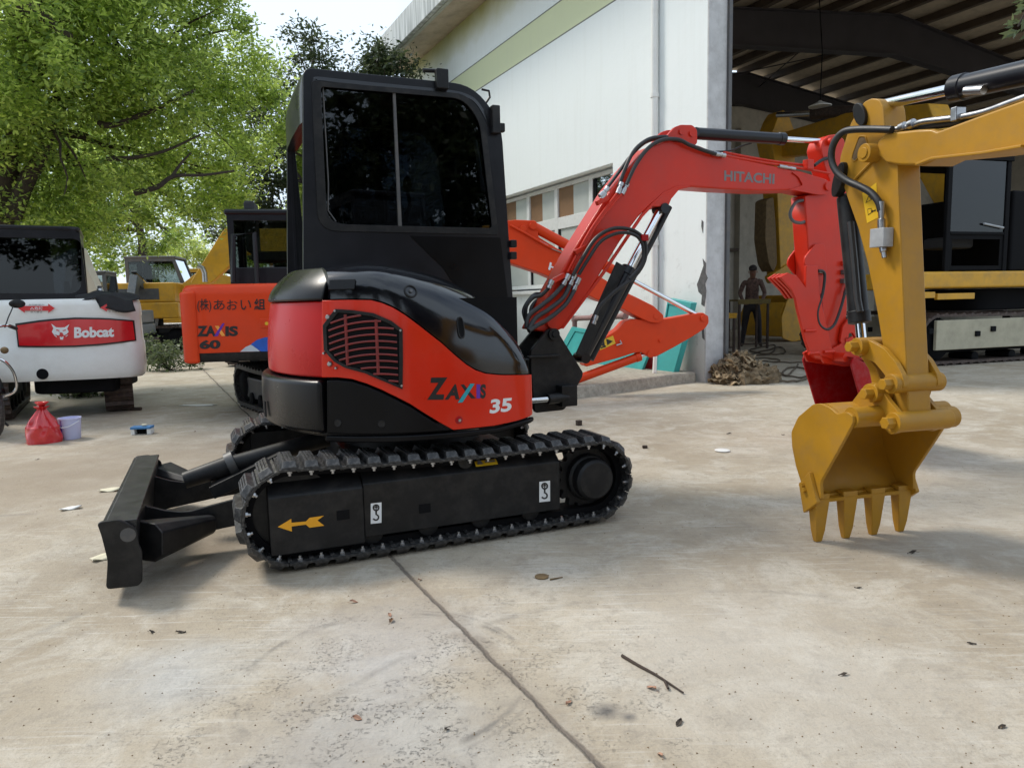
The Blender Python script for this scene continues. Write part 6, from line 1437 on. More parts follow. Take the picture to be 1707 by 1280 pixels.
# the rest of the machine, out of the picture to the right
u0 = 2.75
for sg in (-1, 1):
    t_ = belt(yx, sg * .72, u0 + .1, u0 + 2.0, .26, .26, .30, .30, .38, M['rusty'], M['black'], .12)
plan_body(yx, 'upper_body', u0 + .1, u0 + 2.4, -.95, .95, .72, 1.05, M['yellow'], .1); plan_body(yx, 'counterweight', u0 + 1.8, u0 + 2.6, -.97, .97, .80, 1.5, M['yellow'], .1)
mb = MB(); mb.lathe([(.42, .45), (.42, .715)], (u0 + 1.05, 0, 0), (0, 0, 1), 24); mb.build('slew_ring', M['dark'], yx)
o = cab_box(yx, 0, 1.0, 0, .92, 1.055, 2.5, M['cabblk'], M['glassd']); o.rotation_euler = (0, 0, pi); o.location = (u0 + 1.4, 0, 0)
# ================================================================ trees
import numpy as np
NR = np.random.RandomState(5)
M['bark'] = paint('tree_bark', (.045, .033, .026), .9, var=.35, scale=7, dirt=(.09, .075, .06), dirt_amt=.5, bump=.8, bscale=18)
LEAF = {'bright': leafmat('bright_leaves', (.085, .155, .035), (.40, .53, .105), .62), 'dark': leafmat('dark_leaves', (.016, .030, .012), (.06, .085, .03), .35), 'far': leafmat('pale_leaves', (.20, .26, .07), (.42, .48, .14), .6), 'olive': leafmat('olive_leaves', (.035, .06, .018), (.10, .13, .05), .45)}
def crown(lobes, nclump, nleaf, size, spread=.33, squash=.75):
    """lobes: (centre, radius); leaves gather in clumps through each lobe's volume"""
    vol = np.array([r ** 2 for _, r in lobes]); pr_ = vol / vol.sum(); CL = []
    for _ in range(nclump):
        i = NR.choice(len(lobes), p=pr_); c, r = lobes[i]; d = NR.normal(size=3); d /= np.linalg.norm(d); rr = r * (NR.rand() ** .38)
        CL.append((np.array(c) + d * rr * np.array([1, 1, .85]), spread * (.55 + .9 * NR.rand())))
    ci = NR.randint(0, nclump, nleaf); cc = np.array([c for c, _ in CL])[ci]; cs = np.array([s for _, s in CL])[ci]
    off = NR.normal(size=(nleaf, 3)) * cs[:, None] * np.array([1, 1, squash]) * .62
    P = cc + off
    a = NR.normal(size=(nleaf, 3)); a[:, 2] = a[:, 2] * .55 - .35; a /= np.linalg.norm(a, axis=1)[:, None]
    b = np.cross(a, NR.normal(size=(nleaf, 3)) + np.array([0, 0, 1.6])); b /= np.linalg.norm(b, axis=1)[:, None]
    n = np.cross(a, b); L_ = size * (.6 + .8 * NR.rand(nleaf))[:, None]; w = L_ * .22
    V = np.stack([P, P + a * L_ * .5 + b * w + n * w * .25, P + a * L_, P + a * L_ * .5 - b * w + n * w * .25], 1).reshape(-1, 3)
    return V, CL
def leafmesh(name, V, mat, parent):
    n = len(V) // 4; me = bpy.data.meshes.new(name); me.vertices.add(len(V)); me.vertices.foreach_set('co', V.astype('f').ravel())
    me.loops.add(len(V)); me.loops.foreach_set('vertex_index', np.arange(len(V), dtype='i')); me.polygons.add(n); me.polygons.foreach_set('loop_start', np.arange(n, dtype='i') * 4)
    me.update(calc_edges=True); me.materials.append(mat); o = bpy.data.objects.new(name, me); COL.objects.link(o); o.parent = parent; return o
def limb_to(mb, p, q, r0, r1, wob=.12, n=7):
    p, q = Vector(p), Vector(q); pts = []
    for i in range(n + 1):
        t = i / n; v = p.lerp(q, t); v += Vector((rnd.gauss(0, wob), rnd.gauss(0, wob), rnd.gauss(0, wob) + .25 * sin(pi * t) * (q - p).length * .3)) * (0 if i in (0, n) else 1) * .5; pts.append(v)
    mb.tube(cr(pts, 2), [r0 + (r1 - r0) * i / (2 * n) for i in range(2 * n + 1)], 7); return pts
def tree(name, label, base, lobes, trunk, r0, nclump, nleaf, size, mat, group=None, limbs=(), spread=.28):
    base = Vector(base); r_ = root(name, base, label, 'tree', group); V, CL = crown([(tuple(Vector(c) - base), r) for c, r in lobes], nclump, nleaf, size, spread)
    tk = [Vector(p) - base for p in trunk]; mb = MB(); N_ = len(tk); tp = cr(tk, 4); mb.tube(tp, [r0 * (1.25 - .25 * min(1, i / 4)) * (1 - .72 * i / (len(tp) - 1)) for i in range(len(tp))], 12)
    t_ = mb.build('trunk', M['bark'], r_)
    for ps, ra, rb in limbs:
        q = cr([Vector(p) - base for p in ps], 5); mb = MB(); mb.tube(q, [ra + (rb - ra) * i / (len(q) - 1) for i in range(len(q))], 8); mb.build('limb', M['bark'], r_)
    for c, r in lobes:
        s = tp[int(len(tp) * rnd.uniform(.45, .95))]; mb = MB(); e = Vector(c) - base; pts = limb_to(mb, s, e, r0 * .34, r0 * .07)
        for _ in range(5):
            d = Vector((rnd.gauss(0, 1), rnd.gauss(0, 1), rnd.gauss(0, .7))).normalized() * r * .85; limb_to(mb, pts[rnd.randint(3, 7)], e + d, r0 * .10, r0 * .025, .06, 5)
        mb.build('limb', M['bark'], r_)
    leafmesh('crown', V, LEAF[mat], r_); return r_
T1 = [(at(40, 40, 9.2), 1.25), (at(190, 20, 10.2), 1.5), (at(330, 70, 11.4), 1.15), (at(90, 190, 10.0), 1.25), (at(240, 170, 11.2), 1.35), (at(375, 170, 12.4), 1.05), (at(420, 210, 13.4), .75), (at(50, 330, 11.2), 1.1), (at(180, 300, 11.8), 1.15), (at(300, 290, 12.2), .95), (at(355, 300, 13.2), .8), (at(100, -150, 9.8), 1.7), (at(260, -140, 11), 1.5), (at(-60, 200, 10.5), 1.3), (at(-60, 0, 10), 1.5)]
A10 = lambda *q: [at(a, b, d) for a, b, d in q]
tree('broadleaf_tree', 'large bright green tree with dark leaning trunk at the left edge of the yard', Vector((-8.0, 11.0, 0)), T1, [(-8.0, 11.0, 0), (-7.9, 11.0, 1.4)] + A10((2, 330, 10.6), (14, 200, 10.2), (36, 90, 10.0), (44, -40, 9.9), (60, -180, 9.8)), .26, 620, 150000, .082, 'bright',
     limbs=[(A10((20, 360, 10.6), (45, 300, 10.5), (68, 262, 10.4), (92, 180, 10.3), (108, 90, 10.3)), .13, .05), (A10((40, 10, 9.0), (60, 18, 8.9), (90, 45, 9.0), (118, 62, 9.2)), .10, .04), (A10((165, 207, 10.4), (190, 208, 10.4), (240, 190, 10.5), (290, 168, 10.6), (325, 150, 10.8)), .05, .02), (A10((178, 266, 10.4), (230, 262, 10.5), (280, 250, 10.6), (335, 224, 10.8)), .035, .012), (A10((225, 322, 10.6), (262, 312, 10.6), (290, 294, 10.7), (340, 292, 10.9), (390, 285, 11.2)), .045, .014), (A10((285, 297, 10.7), (300, 275, 10.8), (318, 255, 10.9)), .028, .010), (A10((40, 112, 9.9), (62, 105, 9.9), (82, 100, 9.9)), .05, .03)])
T2 = [(at(445, 300, 16.5), 1.25), (at(500, 190, 17), 1.35), (at(520, 105, 17.5), .95), (at(415, 370, 16.5), .9), (at(560, 330, 17), 1.4), (at(470, 400, 17), .9), (at(620, 350, 17), 1.3), (at(590, 240, 17.5), 1.3)]
tree('evergreen_tree', 'dark green tree rising behind the excavator cab', (-4.6, 17, 0), T2, [(-4.6, 17, 0), (-4.6, 17, 2), (-4.7, 17.1, 4), (-4.6, 17.2, 6.2)], .2, 240, 26000, .12, 'dark')
tree('evergreen_tree', 'dark green tree with sparse top beside the eave of the warehouse', (-3.2, 18.6, 0), [(at(625, 105, 18.6), .62), (at(655, 125, 18.4), .7), (at(600, 140, 18.8), .6), (at(683, 118, 18), .25), (at(640, 200, 18.6), .9)], [(-3.2, 18.6, 0), (-3.2, 18.6, 3), (-3.3, 18.6, 5.5)], .14, 90, 7000, .12, 'dark', spread=.25)
FT = 'bright trees beyond the parked machines'
tree('broadleaf_tree', 'pale sunlit tree standing beyond the far yellow excavators', (-12.5, 25, 0), [(at(170, 390, 25), 1.9), (at(240, 350, 26), 1.9), (at(120, 300, 25), 2.2), (at(240, 430, 25.5), 1.3), (at(60, 380, 25), 2.0), (at(190, 240, 26), 2.2), (at(290, 400, 27), .9)], [(-12.5, 25, 0), (-12.5, 25, 2.4), (-12.6, 25, 5)], .24, 300, 34000, .15, 'bright')
tree('broadleaf_tree', 'distant pale green tree low under the gap of bright sky', (-20, 46, 0), [(at(320, 420, 46), 1.2), (at(285, 425, 46), 1.3), (at(350, 440, 46), 1.2), (at(400, 425, 47), 1.6)], [(-20, 46, 0), (-20, 46, 1.6), (-20, 46, 3)], .2, 100, 8000, .2, 'far')
tree('broadleaf_tree', 'yellow green tree low behind the cab of the orange excavator', (-5.4, 22, 0), [(at(455, 420, 22), 1.3), (at(500, 400, 22), 1.4), (at(400, 400, 23), 1.0)], [(-5.4, 22, 0), (-5.4, 22, 1.5), (-5.4, 22, 2.6)], .15, 90, 8000, .16, 'bright')
# shrubs at the foot of the far machines
for i, (px, py, Y_, r, lab) in enumerate(((280, 572, 14.2, .34, 'low weedy shrub on the ground left of the orange excavator'), (250, 560, 16.5, .4, 'low weedy shrub growing under the far yellow excavator'), (130, 672, 10.2, .2, 'low weedy plant in the shadow under the white excavator'))):
    b = at(px, py, Y_); b.z = 0
    r_ = root('shrub', b, lab, 'shrub'); V, CL = crown([((0, 0, r * .8), r), ((r * 1.2, 0, r * .6), r * .8), ((-r, .1, r * .5), r * .7)], 26, 1500, .075, .16); leafmesh('foliage', V, LEAF['olive'], r_)
    mb = MB(); [limb_to(mb, (0, 0, 0), c, .012, .004, .02, 3) for c, _ in CL[:10]]; mb.build('stem', M['bark'], r_)
# trees across the yard, behind the viewer (they show in the cab glass and the paint)
bt = tree('broadleaf_tree', 'tall leafy tree across the yard facing the excavators', (-5, -9, 0), [(Vector((-5 + x, -9 + y, z)), r) for x, y, z, r in ((0, 0, 5.5, 2.2), (1.8, .5, 4.2, 1.8), (-1.9, .3, 4.4, 1.8), (.5, -1.5, 5, 2), (0, 1.3, 6.8, 1.7), (-.8, 0, 3.0, 1.4))], [(-5, -9, 0), (-5, -9, 2.2), (-4.9, -9, 5)], .22, 220, 24000, .24, 'dark')
for i, (x, y, rz_) in enumerate(((-.5, -10.5, 1.2), (4.5, -9.5, 2.5), (9.5, -8, 4.0), (-10, -6, 5.1))):
    c = copy_tree(bt); c.location = (x, y, 0); c.rotation_euler = (0, 0, rz_)
    c['label'] = ('tall leafy tree across the yard, second from the left end of its row', 'tall leafy tree across the yard, third in its row', 'tall leafy tree across the yard at the warehouse end of its row', 'tall leafy tree across the yard nearest the white excavator')[i]
# a twig of leaves hanging into the upper right corner
tw0 = at(1760, -60, 4.0); r_ = root('hanging_twig', tw0, 'sprig of narrow green leaves hanging in at the upper right corner', 'twig')
mb = MB(); pts = [Vector(at(a, b, 4.0)) - tw0 for a, b in ((1760, -60), (1735, -20), (1712, 15), (1697, 45))]; mb.tube(cr(pts, 4), .004, 6); mb.build('stem', M['bark'], r_)
Vl = []
for i in range(46):
    t = rnd.random(); p = Vector(at(1735 + (1695 - 1735) * t + rnd.gauss(0, 8), -20 + 75 * t + rnd.gauss(0, 8), 4.0 + rnd.gauss(0, .04))) - tw0
    a = Vector((rnd.gauss(-.6, .5), rnd.gauss(0, .4), rnd.gauss(-.25, .3))).normalized(); b = a.cross(Vector((rnd.gauss(0, .3), 1, rnd.gauss(0, .4)))).normalized(); L_ = rnd.uniform(.05, .085)
    Vl += [p, p + a * L_ * .5 + b * L_ * .13, p + a * L_, p + a * L_ * .5 - b * L_ * .13]
leafmesh('foliage', np.array([tuple(v) for v in Vl]), LEAF['olive'], r_)
# ================================================================ worker and bench
M['skin'] = paint('skin', (.26, .13, .08), .55, var=.08); M['shirt'] = paint('brown_plaid_shirt', (.15, .085, .065), .85, var=.6, scale=16, dirt=(.02, .018, .02), dirt_amt=.8)
M['trouser'] = paint('dark_work_trousers', (.035, .030, .032), .85, var=.25, scale=9); M['cap'] = paint('dark_cap', (.03, .022, .02), .8, var=.2); M['shoe'] = paint('dusty_shoes', (.06, .045, .035), .8, var=.3)
wp = gp(1252, 577); WF = Fr((wp.x, wp.y), 195)      # x is the way he faces
pr = root('person', WF, 'worker in a brown checked shirt and dark cap bending over a steel bench', 'person')
J = {}; E_ = []; RR = []
VV = []
def jv(p, r): VV.append(Vector(p)); RR.append(r); return len(VV) - 1
def chain(start, pts):
    i = start
    for p, r in pts: j = jv(p, r); E_.append((i, j)); i = j
    return i
k_ = 1.07
pel = jv((0, 0, .95), (.155, .13))
for sg in (-1, 1):
    chain(pel, [((.01, sg * .10, .86), (.095, .10)), ((.04, sg * .15, .50), (.068, .075)), ((0, sg * .185, .12), (.045, .05)), ((.01, sg * .19, .05), (.045, .045)), ((.10, sg * .205, .035), (.042, .03)), ((.18, sg * .215, .03), (.03, .022))])
ch = chain(pel, [((.03, 0, 1.12), (.145, .11)), ((.09, 0, 1.32), (.165, .12))])
sh = chain(ch, [((.13, 0, 1.46), (.13, .09))])
nk = chain(sh, [((.18, 0, 1.54), (.055, .055)), ((.225, 0, 1.62), (.075, .085)), ((.25, 0, 1.70), (.085, .10)), ((.245, 0, 1.765), (.06, .07))])
for sg in (-1, 1):
    w_ = chain(sh, [((.12, sg * .18, 1.44), (.068, .065)), ((.12, sg * .27, 1.20), (.05, .05)), ((.28, sg * .20, 1.02), (.036, .036)), ((.33, sg * .17, .985), (.024, .034)), ((.385, sg * .15, .965), (.018, .040))])
    for q in range(4):
        yo = sg * .15 + (q - 1.5) * .020; ln = (.062, .072, .068, .052)[q]; chain(w_, [((.405, yo, .962), (.009, .010)), ((.405 + ln * .6, yo, .958), (.008, .008)), ((.405 + ln, yo, .945), (.007, .007))])
    chain(w_ - 0, [((.375, sg * .15 - sg * .045, .965), (.010, .010)), ((.415, sg * .15 - sg * .062, .955), (.008, .008))])
me = bpy.data.meshes.new('body'); me.from_pydata([v * k_ for v in VV], E_, []); tmp = bpy.data.objects.new('body', me); COL.objects.link(tmp)
sm = tmp.modifiers.new('skin', 'SKIN'); sm.use_smooth_shade = True
for i, r in enumerate(RR):
    r = r if isinstance(r, tuple) else (r, r); me.skin_vertices[0].data[i].radius = (r[0] * k_, r[1] * k_); me.skin_vertices[0].data[i].use_root = (i == 0)
ss = tmp.modifiers.new('sub', 'SUBSURF'); ss.levels = 2; ss.render_levels = 2
bpy.context.view_layer.update()
me2 = bpy.data.meshes.new_from_object(tmp.evaluated_get(bpy.context.evaluated_depsgraph_get())); bpy.data.objects.remove(tmp)
me2.materials.clear()
for mt in ('skin', 'shirt', 'trouser', 'shoe'): me2.materials.append(M[mt])
for p in me2.polygons:
    c = p.center / k_; z = c.z
    p.material_index = 3 if z < .075 else 2 if z < .96 and c.x < .26 and abs(c.y) < .33 and not (z > .9 and abs(c.y) > .17) else 0 if (z > 1.53 and abs(c.y) < .14) or (c.x > .30 and z < 1.05) else 1
link('body', me2, pr, smooth=60)
mb = MB(); hc = Vector((.248, 0, 1.725)) * k_; mb.ball(hc + Vector((-.01, 0, .02)), (.108 * k_, .09 * k_, .085 * k_), 18, 10); mb.box(hc + Vector((.13, 0, .0)), (.10, .14, .012), Matrix.Rotation(rad(22), 3, 'Y')); mb.build('cap', M['cap'], pr, bevel=.004)
mb = MB(); fc = Vector((.325, 0, 1.655)) * k_
mb.ball(fc + Vector((.004, 0, -.005)), (.018, .013, .022), 8, 6); fo = mb.build('nose', M['skin'], pr)
for sg in (-1, 1): 
    mb = MB(); mb.ball(fc + Vector((-.012, sg * .031, .025)), (.008, .012, .007), 8, 6); mb.build('eye', M['dark'], pr)
    mb = MB(); mb.ball(Vector((.24, sg * .088, 1.67)) * k_, (.02, .010, .032), 8, 6); mb.build('ear', M['skin'], pr)
mb = MB(); mb.ball(fc + Vector((-.006, 0, -.045)), (.008, .022, .006), 8, 6); mb.build('mouth', M['darkred'], pr)
M['bench'] = paint('worn_olive_bench_top', (.17, .12, .03), .6, var=.2, scale=5, dirt=(.06, .05, .03), dirt_amt=.6); M['rustleg'] = paint('rusty_angle_iron', (.07, .045, .035), .8, var=.3)
def bench(lab, pa, pb, zt, dp, mat):
    a, b = pa, pb; d = (b - a); ln = d.length; fr = Fr(((a.x + b.x) / 2, (a.y + b.y) / 2), math.degrees(math.atan2(d.x, d.y)))
    r_ = root('work_bench', fr, lab, 'bench'); mb = MB(); mb.box((0, dp / 2, zt - .02), (ln + .12, dp, .04)); mb.box((0, .012, zt - .075), (ln + .10, .02, .07)); mb.build('bench_top', mat, r_, bevel=.006)
    for x in (-ln / 2, ln / 2):
        for y in (.03, dp - .03): mb = MB(); mb.box((x, y, (zt - .04) / 2), (.045, .045, zt - .042)); mb.build('leg', M['rustleg'], r_)
    mb = MB(); mb.box((0, .03, .12), (ln - .05, .03, .03)); mb.build('stretcher', M['rustleg'], r_)
g1, g2 = gp(1233, 583), gp(1280, 581); zt = at(1250, 499, g1.y).z
bench('olive topped steel bench standing in front of the bending worker', g1, g2, zt, .5, M['bench'])
g3 = gp(1216, 589); bench('low yellow work bench beside the white pillar', g3 + Vector((-.35, -.05, 0)), g3 + Vector((.12, .05, 0)), .86, .55, M['yelbg'])
# cables and hoses lying on the shed floor
def floor_line(name, lab, pts, r, mat, cat, closed=False):
    P = [gp(a, b) + Vector((0, 0, r)) for a, b in pts]; c = P[0].copy(); c.z = 0
    q = cr([p - c for p in P], 6); mb = MB(); mb.tube([Vector((p.x, p.y, r + .012 * abs(sin(i * .7)))) for i, p in enumerate(q)], r, 7); o = mb.build(name, mat, None); o.location = c; return tag(o, lab, cat)
M['rope'] = paint('dirty_cable', (.10, .075, .05), .85, var=.3)
floor_line('cable', 'long dirty cable coiled under the bench legs', [(1215, 588), (1240, 593), (1275, 586), (1300, 580), (1309, 588), (1298, 592), (1270, 591), (1250, 585), (1275, 579), (1292, 577), (1286, 590), (1262, 594)], .016, M['rope'], 'cable')
floor_line('cable', 'dirty cable running from the rag heap towards the red bucket', [(1278, 639), (1300, 638), (1325, 638), (1344, 633), (1358, 622)], .016, M['rope'], 'cable')
floor_line('cable', 'looped grey cable on the shed floor left of the red bucket', [(1252, 610), (1275, 612), (1290, 619), (1310, 628), (1340, 631), (1352, 620), (1320, 614), (1305, 622), (1312, 628), (1328, 613), (1330, 609)], .014, M['rope'], 'cable')
floor_line('cable', 'straight dirty cable on the shed floor behind the rag heap', [(1235, 605), (1270, 604), (1310, 606), (1345, 606)], .014, M['rope'], 'cable')
floor_line('cable', 'short dirty cable nearest the bench on the shed floor', [(1212, 594), (1240, 598), (1280, 599), (1300, 602)], .014, M['rope'], 'cable')
# heap of dry netting and rags against the pillar
hp = gp(1233, 637); r_ = root('rag_heap', hp, 'heap of dry brown netting and rags at the foot of the white pillar', 'heap')
M['rag'] = paint('dry_brown_netting', (.20, .145, .085), .95, var=.5, scale=11, dirt=(.05, .035, .02), dirt_amt=.9, bump=.8, bscale=22)
rows = []
for i in range(34):
    row = []
    for j in range(60):
        t = i / 33; a = 2 * pi * j / 60; rr = sin(t * pi / 2)
        nv = 1.5 * noise.fractal(Vector((rr * cos(a) * 4.5, rr * sin(a) * 4.5, 3.1)), .6, 2.2, 6)
        rx, ry, hz = .42, .33, .29
        v = Vector((rx * rr * cos(a) * (1 + .16 * nv) + .16 * max(0, cos(a)) * rr ** 4, ry * rr * sin(a) * (1 + .16 * nv), max(.0, hz * (cos(t * pi / 2) ** .75) + .11 * nv * (1 - t))))
        row.append(v)
    rows.append(row)
mb = MB(); mb.grid(rows, True); mb.build('heap', M['rag'], r_, smooth=25)
M['rag2'] = paint('pale_rag', (.34, .25, .15), .95, var=.4, scale=14)
for q in range(90):
    a = rnd.uniform(0, 2 * pi); t = rnd.random() ** .6; c = Vector((.46 * t * cos(a), .36 * t * sin(a), .34 * (1 - t ** 1.6) + rnd.uniform(0, .05))); rw = []
    d = Vector((rnd.gauss(0, 1), rnd.gauss(0, 1), rnd.gauss(0, .5))).normalized(); e = d.cross(Vector((rnd.gauss(0, .5), rnd.gauss(0, .5), 1))).normalized(); ln, wd_ = rnd.uniform(.12, .30), rnd.uniform(.03, .075)
    for i in range(6): u = i / 5 - .5; rw.append([c + d * ln * u + e * wd_ * w + Vector((0, 0, .03 * sin(u * 9 + w * 2) + .02)) for w in (-1, -.3, .4, 1)])
    mb = MB(); mb.grid(rw); o = mb.build('rag_strip', M['rag2'] if q % 3 == 0 else M['rag'], r_); o.modifiers.new('thick', 'SOLIDIFY').thickness = .006

# ================================================================ motorcycle at the left edge
mo = gp(-10, 730); QF = Fr((mo.x, mo.y), 130); mc = root('motorcycle', QF, 'old black and chrome motorcycle parked at the left edge of the yard', 'motorcycle')
for x in (0, -1.22):
    mb = MB(); rows = [[Vector((x + (.265 + .045 * cos(b)) * cos(a), .042 * sin(b), .31 + (.265 + .045 * cos(b)) * sin(a))) for b in [2 * pi * j / 10 for j in range(10)]] for a in [2 * pi * i / 40 for i in range(41)]]
    mb.grid(rows, True); w = mb.build('wheel', M['rubber'], mc)
    mb = MB(); rows = [[Vector((x + (.232 + .014 * cos(b)) * cos(a), .026 * sin(b), .31 + (.232 + .014 * cos(b)) * sin(a))) for b in [2 * pi * j / 6 for j in range(6)]] for a in [2 * pi * i / 40 for i in range(41)]]
    mb.grid(rows, True); mb.build('rim', M['steel'], w)
    mb = MB(); mb.lathe([(.03, -.06), (.06, -.05), (.06, .05), (.03, .06)], (x, 0, .31), (0, 1, 0), 16); mb.build('hub', M['steel'], w)
    for i in range(18): a = 2 * pi * i / 18; mb = MB(); mb.tube([(x + .05 * cos(a + .5), .03 * (-1) ** i, .31 + .05 * sin(a + .5)), (x + .235 * cos(a), 0, .31 + .235 * sin(a))], .003, 4); mb.build('spoke', M['steel'], w)
    mb = MB(); rows = [[Vector((x + .335 * cos(a), y, .31 + .335 * sin(a))) for y in (-.055, 0, .055)] for a in [rad(25 + 110 * i / 12) for i in range(13)]]; mb.grid(rows); o = mb.build('mudguard', M['gloss'], mc); o.modifiers.new('thick', 'SOLIDIFY').thickness = .006
for y in (-.085, .085): mb = MB(); mb.tube([(0, y, .31), (-.12, y, .62), (-.26, y, .98)], [.024, .024, .018], 10); mb.build('fork', M['chrome'], mc)
mb = MB(); rows = []
for i in range(9):
    t = i / 8; x = -.30 - .48 * t; w = .13 * sin(pi * (.12 + .8 * t)) + .02; h_ = .11 * sin(pi * (.15 + .75 * t)) + .02; rows.append([Vector((x, w * cos(a), .80 + h_ * sin(a))) for a in [2 * pi * j / 14 for j in range(14)]])
mb.grid(rows, True, True); mb.build('fuel_tank', M['gloss'], mc)
mb = MB(); mb.box((-1.02, 0, .79), (.62, .24, .09)); mb.build('seat', M['seat'], mc, bevel=.035)
mb = MB(); mb.tube([(-.28, 0, .92), (-.36, 0, .45), (-.85, 0, .32), (-.95, 0, .70), (-.30, 0, .78)], .022, 8); mb.build('frame', M['black'], mc)
mb = MB(); mb.box((-.62, 0, .40), (.40, .26, .24)); e = mb.build('engine', M['greyp'], mc, bevel=.05)
for i in range(6): mb = MB(); mb.box((-.50 + .01 * i, 0, .52 + .026 * i), (.18, .20, .012)); mb.build('cooling_fin', M['steel'], e, bevel=.003)
for sg in (-1, 1): mb = MB(); mb.lathe([(.11, 0), (.10, .04), (.05, .05)], (-.66, sg * .13, .40), (0, sg, 0), 20); mb.build('engine_cover', M['steel'], e)
mb = MB(); mb.tube(cr([(-.42, -.12, .50), (-.34, -.14, .36), (-.45, -.16, .25), (-.9, -.17, .25), (-1.5, -.18, .34)], 4), .032, 12); mb.build('exhaust_pipe', M['chrome'], mc)
for sg in (-1, 1):
    mb = MB(); mb.tube(cr([(-.30, sg * .02, 1.00), (-.28, sg * .12, 1.06), (-.34, sg * .30, 1.08), (-.42, sg * .38, 1.05)], 4), .012, 8); h_ = mb.build('handlebar', M['chrome'], mc)
    mb = MB(); mb.tube([(-.36, sg * .32, 1.075), (-.44, sg * .40, 1.045)], .019, 10); mb.build('grip', M['hose'], h_)
    mb = MB(); mb.tube([(-.33, sg * .27, 1.06), (-.30, sg * .30, 1.16), (-.33, sg * .36, 1.27)], .006, 6); mr_ = mb.build('mirror_stem', M['hose'], h_)
    mb = MB(); mb.ball((-.335, sg * .40, 1.30), (.018, .075, .045), 16, 8); mb.build('mirror', M['black'], mr_)
    mb = MB(); mb.ball((-.350, sg * .40, 1.30), (.006, .068, .039), 16, 8); mb.build('mirror_glass', M['chrome'], mr_)
    mb = MB(); mb.tube(cr([(-.30, sg * .05, .80), (-.26, sg * .20, .74), (-.30, sg * .30, .60), (-.33, sg * .31, .42), (-.36, sg * .20, .36), (-.42, sg * .06, .34)], 4), .014, 8); mb.build('crash_bar', M['chrome'], mc)
    mb = MB(); mb.cyl((-.60, sg * .14, .30), (-.60, sg * .30, .30), .016, 10); mb.build('footpeg', M['hose'], mc)
    mb = MB(); mb.ball((-.15, sg * .20, .84), (.05, .035, .035), 12, 8); mb.build('indicator', M['mud'], mc)
mb = MB(); mb.lathe([(.04, -.12), (.09, -.02), (.10, .03), (.085, .035)], (-.14, 0, .92), (1, 0, .05), 22); hl = mb.build('headlight', M['black'], mc); mb = MB(); mb.lathe([(.084, .036), (.05, .05)], (-.14, 0, .92), (1, 0, .05), 22); mb.build('lens', M['frost'], hl)
mb = MB(); mb.prism(rp([(-.33, .42), (-.20, .50), (-.22, .80), (-.30, .82)], .04, 4), -.22, -.20); mb.build('leg_shield', M['gloss'], mc, bevel=.004)
mb = MB(); mb.box((-.28, -.10, 1.03), (.12, .16, .07)); mb.build('brake_reservoir', M['black'], mc, bevel=.015)
mb = MB(); mb.tube([(-.72, .10, .30), (-.66, .30, .012)], .012, 8); mb.build('side_stand', M['black'], mc)
mb = MB(); mb.prism(rp([(-.90, .10), (-.70, .14), (-.55, .05), (-.62, .01), (-.9, .03)], .02, 3), -.30, -.27); mb.build('kick_guard', M['black'], mc, bevel=.006)

# ================================================================ small things on the concrete
M['bagred'] = paint('red_plastic_bag', (.55, .02, .025), .22, var=.2, scale=6, coat=.5)
g = gp(72, 737); r_ = root('plastic_bag', g, 'red plastic bag full of cans tied at the top, beside the pale pail', 'bag'); r_.scale = (.84, .84, .92)
rows = []
for i in range(26):
    t = i / 25; row = []
    rad_ = .17 * (1 - .1 * t) if t < .45 else .17 * (.955 - .9 * ((t - .45) / .55) ** 1.1) if t < .9 else .02 + .05 * (t - .9) / .1
    for j in range(48):
        a = 2 * pi * j / 48; fold = .012 * sin(a * 9 + t * 3) * (t > .3) * min(1, (t - .3) * 3) + .018 * noise.noise(Vector((cos(a) * 2.2, sin(a) * 2.2, t * 4)))
        bulge = .018 * max(0, sin(a * 3.0 + .6)) * (t < .45)
        r0 = max(.012, rad_ + fold + bulge); row.append(Vector((r0 * cos(a) * 1.02 + .02 * t, r0 * sin(a) * .85, .37 * t)))
    rows.append(row)
mb = MB(); mb.grid(rows, True, True); mb.build('bag', M['bagred'], r_, smooth=30)
mb = MB(); mb.grid([[Vector((.02 + (.012 + .05 * u) * cos(a) * (1 + .3 * sin(a * 5)), (.012 + .04 * u) * sin(a), .365 + .05 * u)) for a in [2 * pi * j / 24 for j in range(24)]] for u in (0, .5, 1)], True); o = mb.build('bag_neck', M['bagred'], r_); o.modifiers.new('thick', 'SOLIDIFY').thickness = .003
M['pail'] = paint('lilac_white_plastic', (.52, .53, .74), .4, var=.05)
g = gp(119, 731); r_ = root('pail', g, 'pale lilac plastic pail with thin handle standing beside the red bag', 'pail')
mb = MB(); mb.lathe([(.078, 0), (.083, .01), (.095, .19), (.100, .192), (.100, .205), (.094, .206), (.088, .19), (.078, .02), (.01, .02)], (0, 0, 0), (0, 0, 1), 32); mb.build('bucket', M['pail'], r_)
mb = MB(); mb.tube(cr([(-.10, -.02, .175), (-.06, -.10, .14), (0, -.115, .125), (.06, -.10, .14), (.10, -.02, .175)], 5), .0035, 6); mb.build('handle', M['decwhite'], r_)
mb = MB(); mb.box((-.03, -.0895, .10), (.004, .006, .17)); mb.build('seam', M['purple_d'], r_)
M['scrap'] = paint('paper_scrap', (.62, .57, .42), .8, var=.1); M['scrapw'] = paint('white_scrap', (.7, .69, .66), .6, var=.1)
g = gp(238, 723); r_ = root('box', g, 'small blue and white carton lying open on the concrete behind the blade', 'box'); r_.rotation_euler = (0, 0, .12)
M['bluebox'] = paint('blue_carton', (.06, .20, .42), .5, var=.15)
mb = MB(); mb.box((0, 0, .066), (.19, .11, .022)); mb.build('lid', M['bluebox'], r_, bevel=.004)
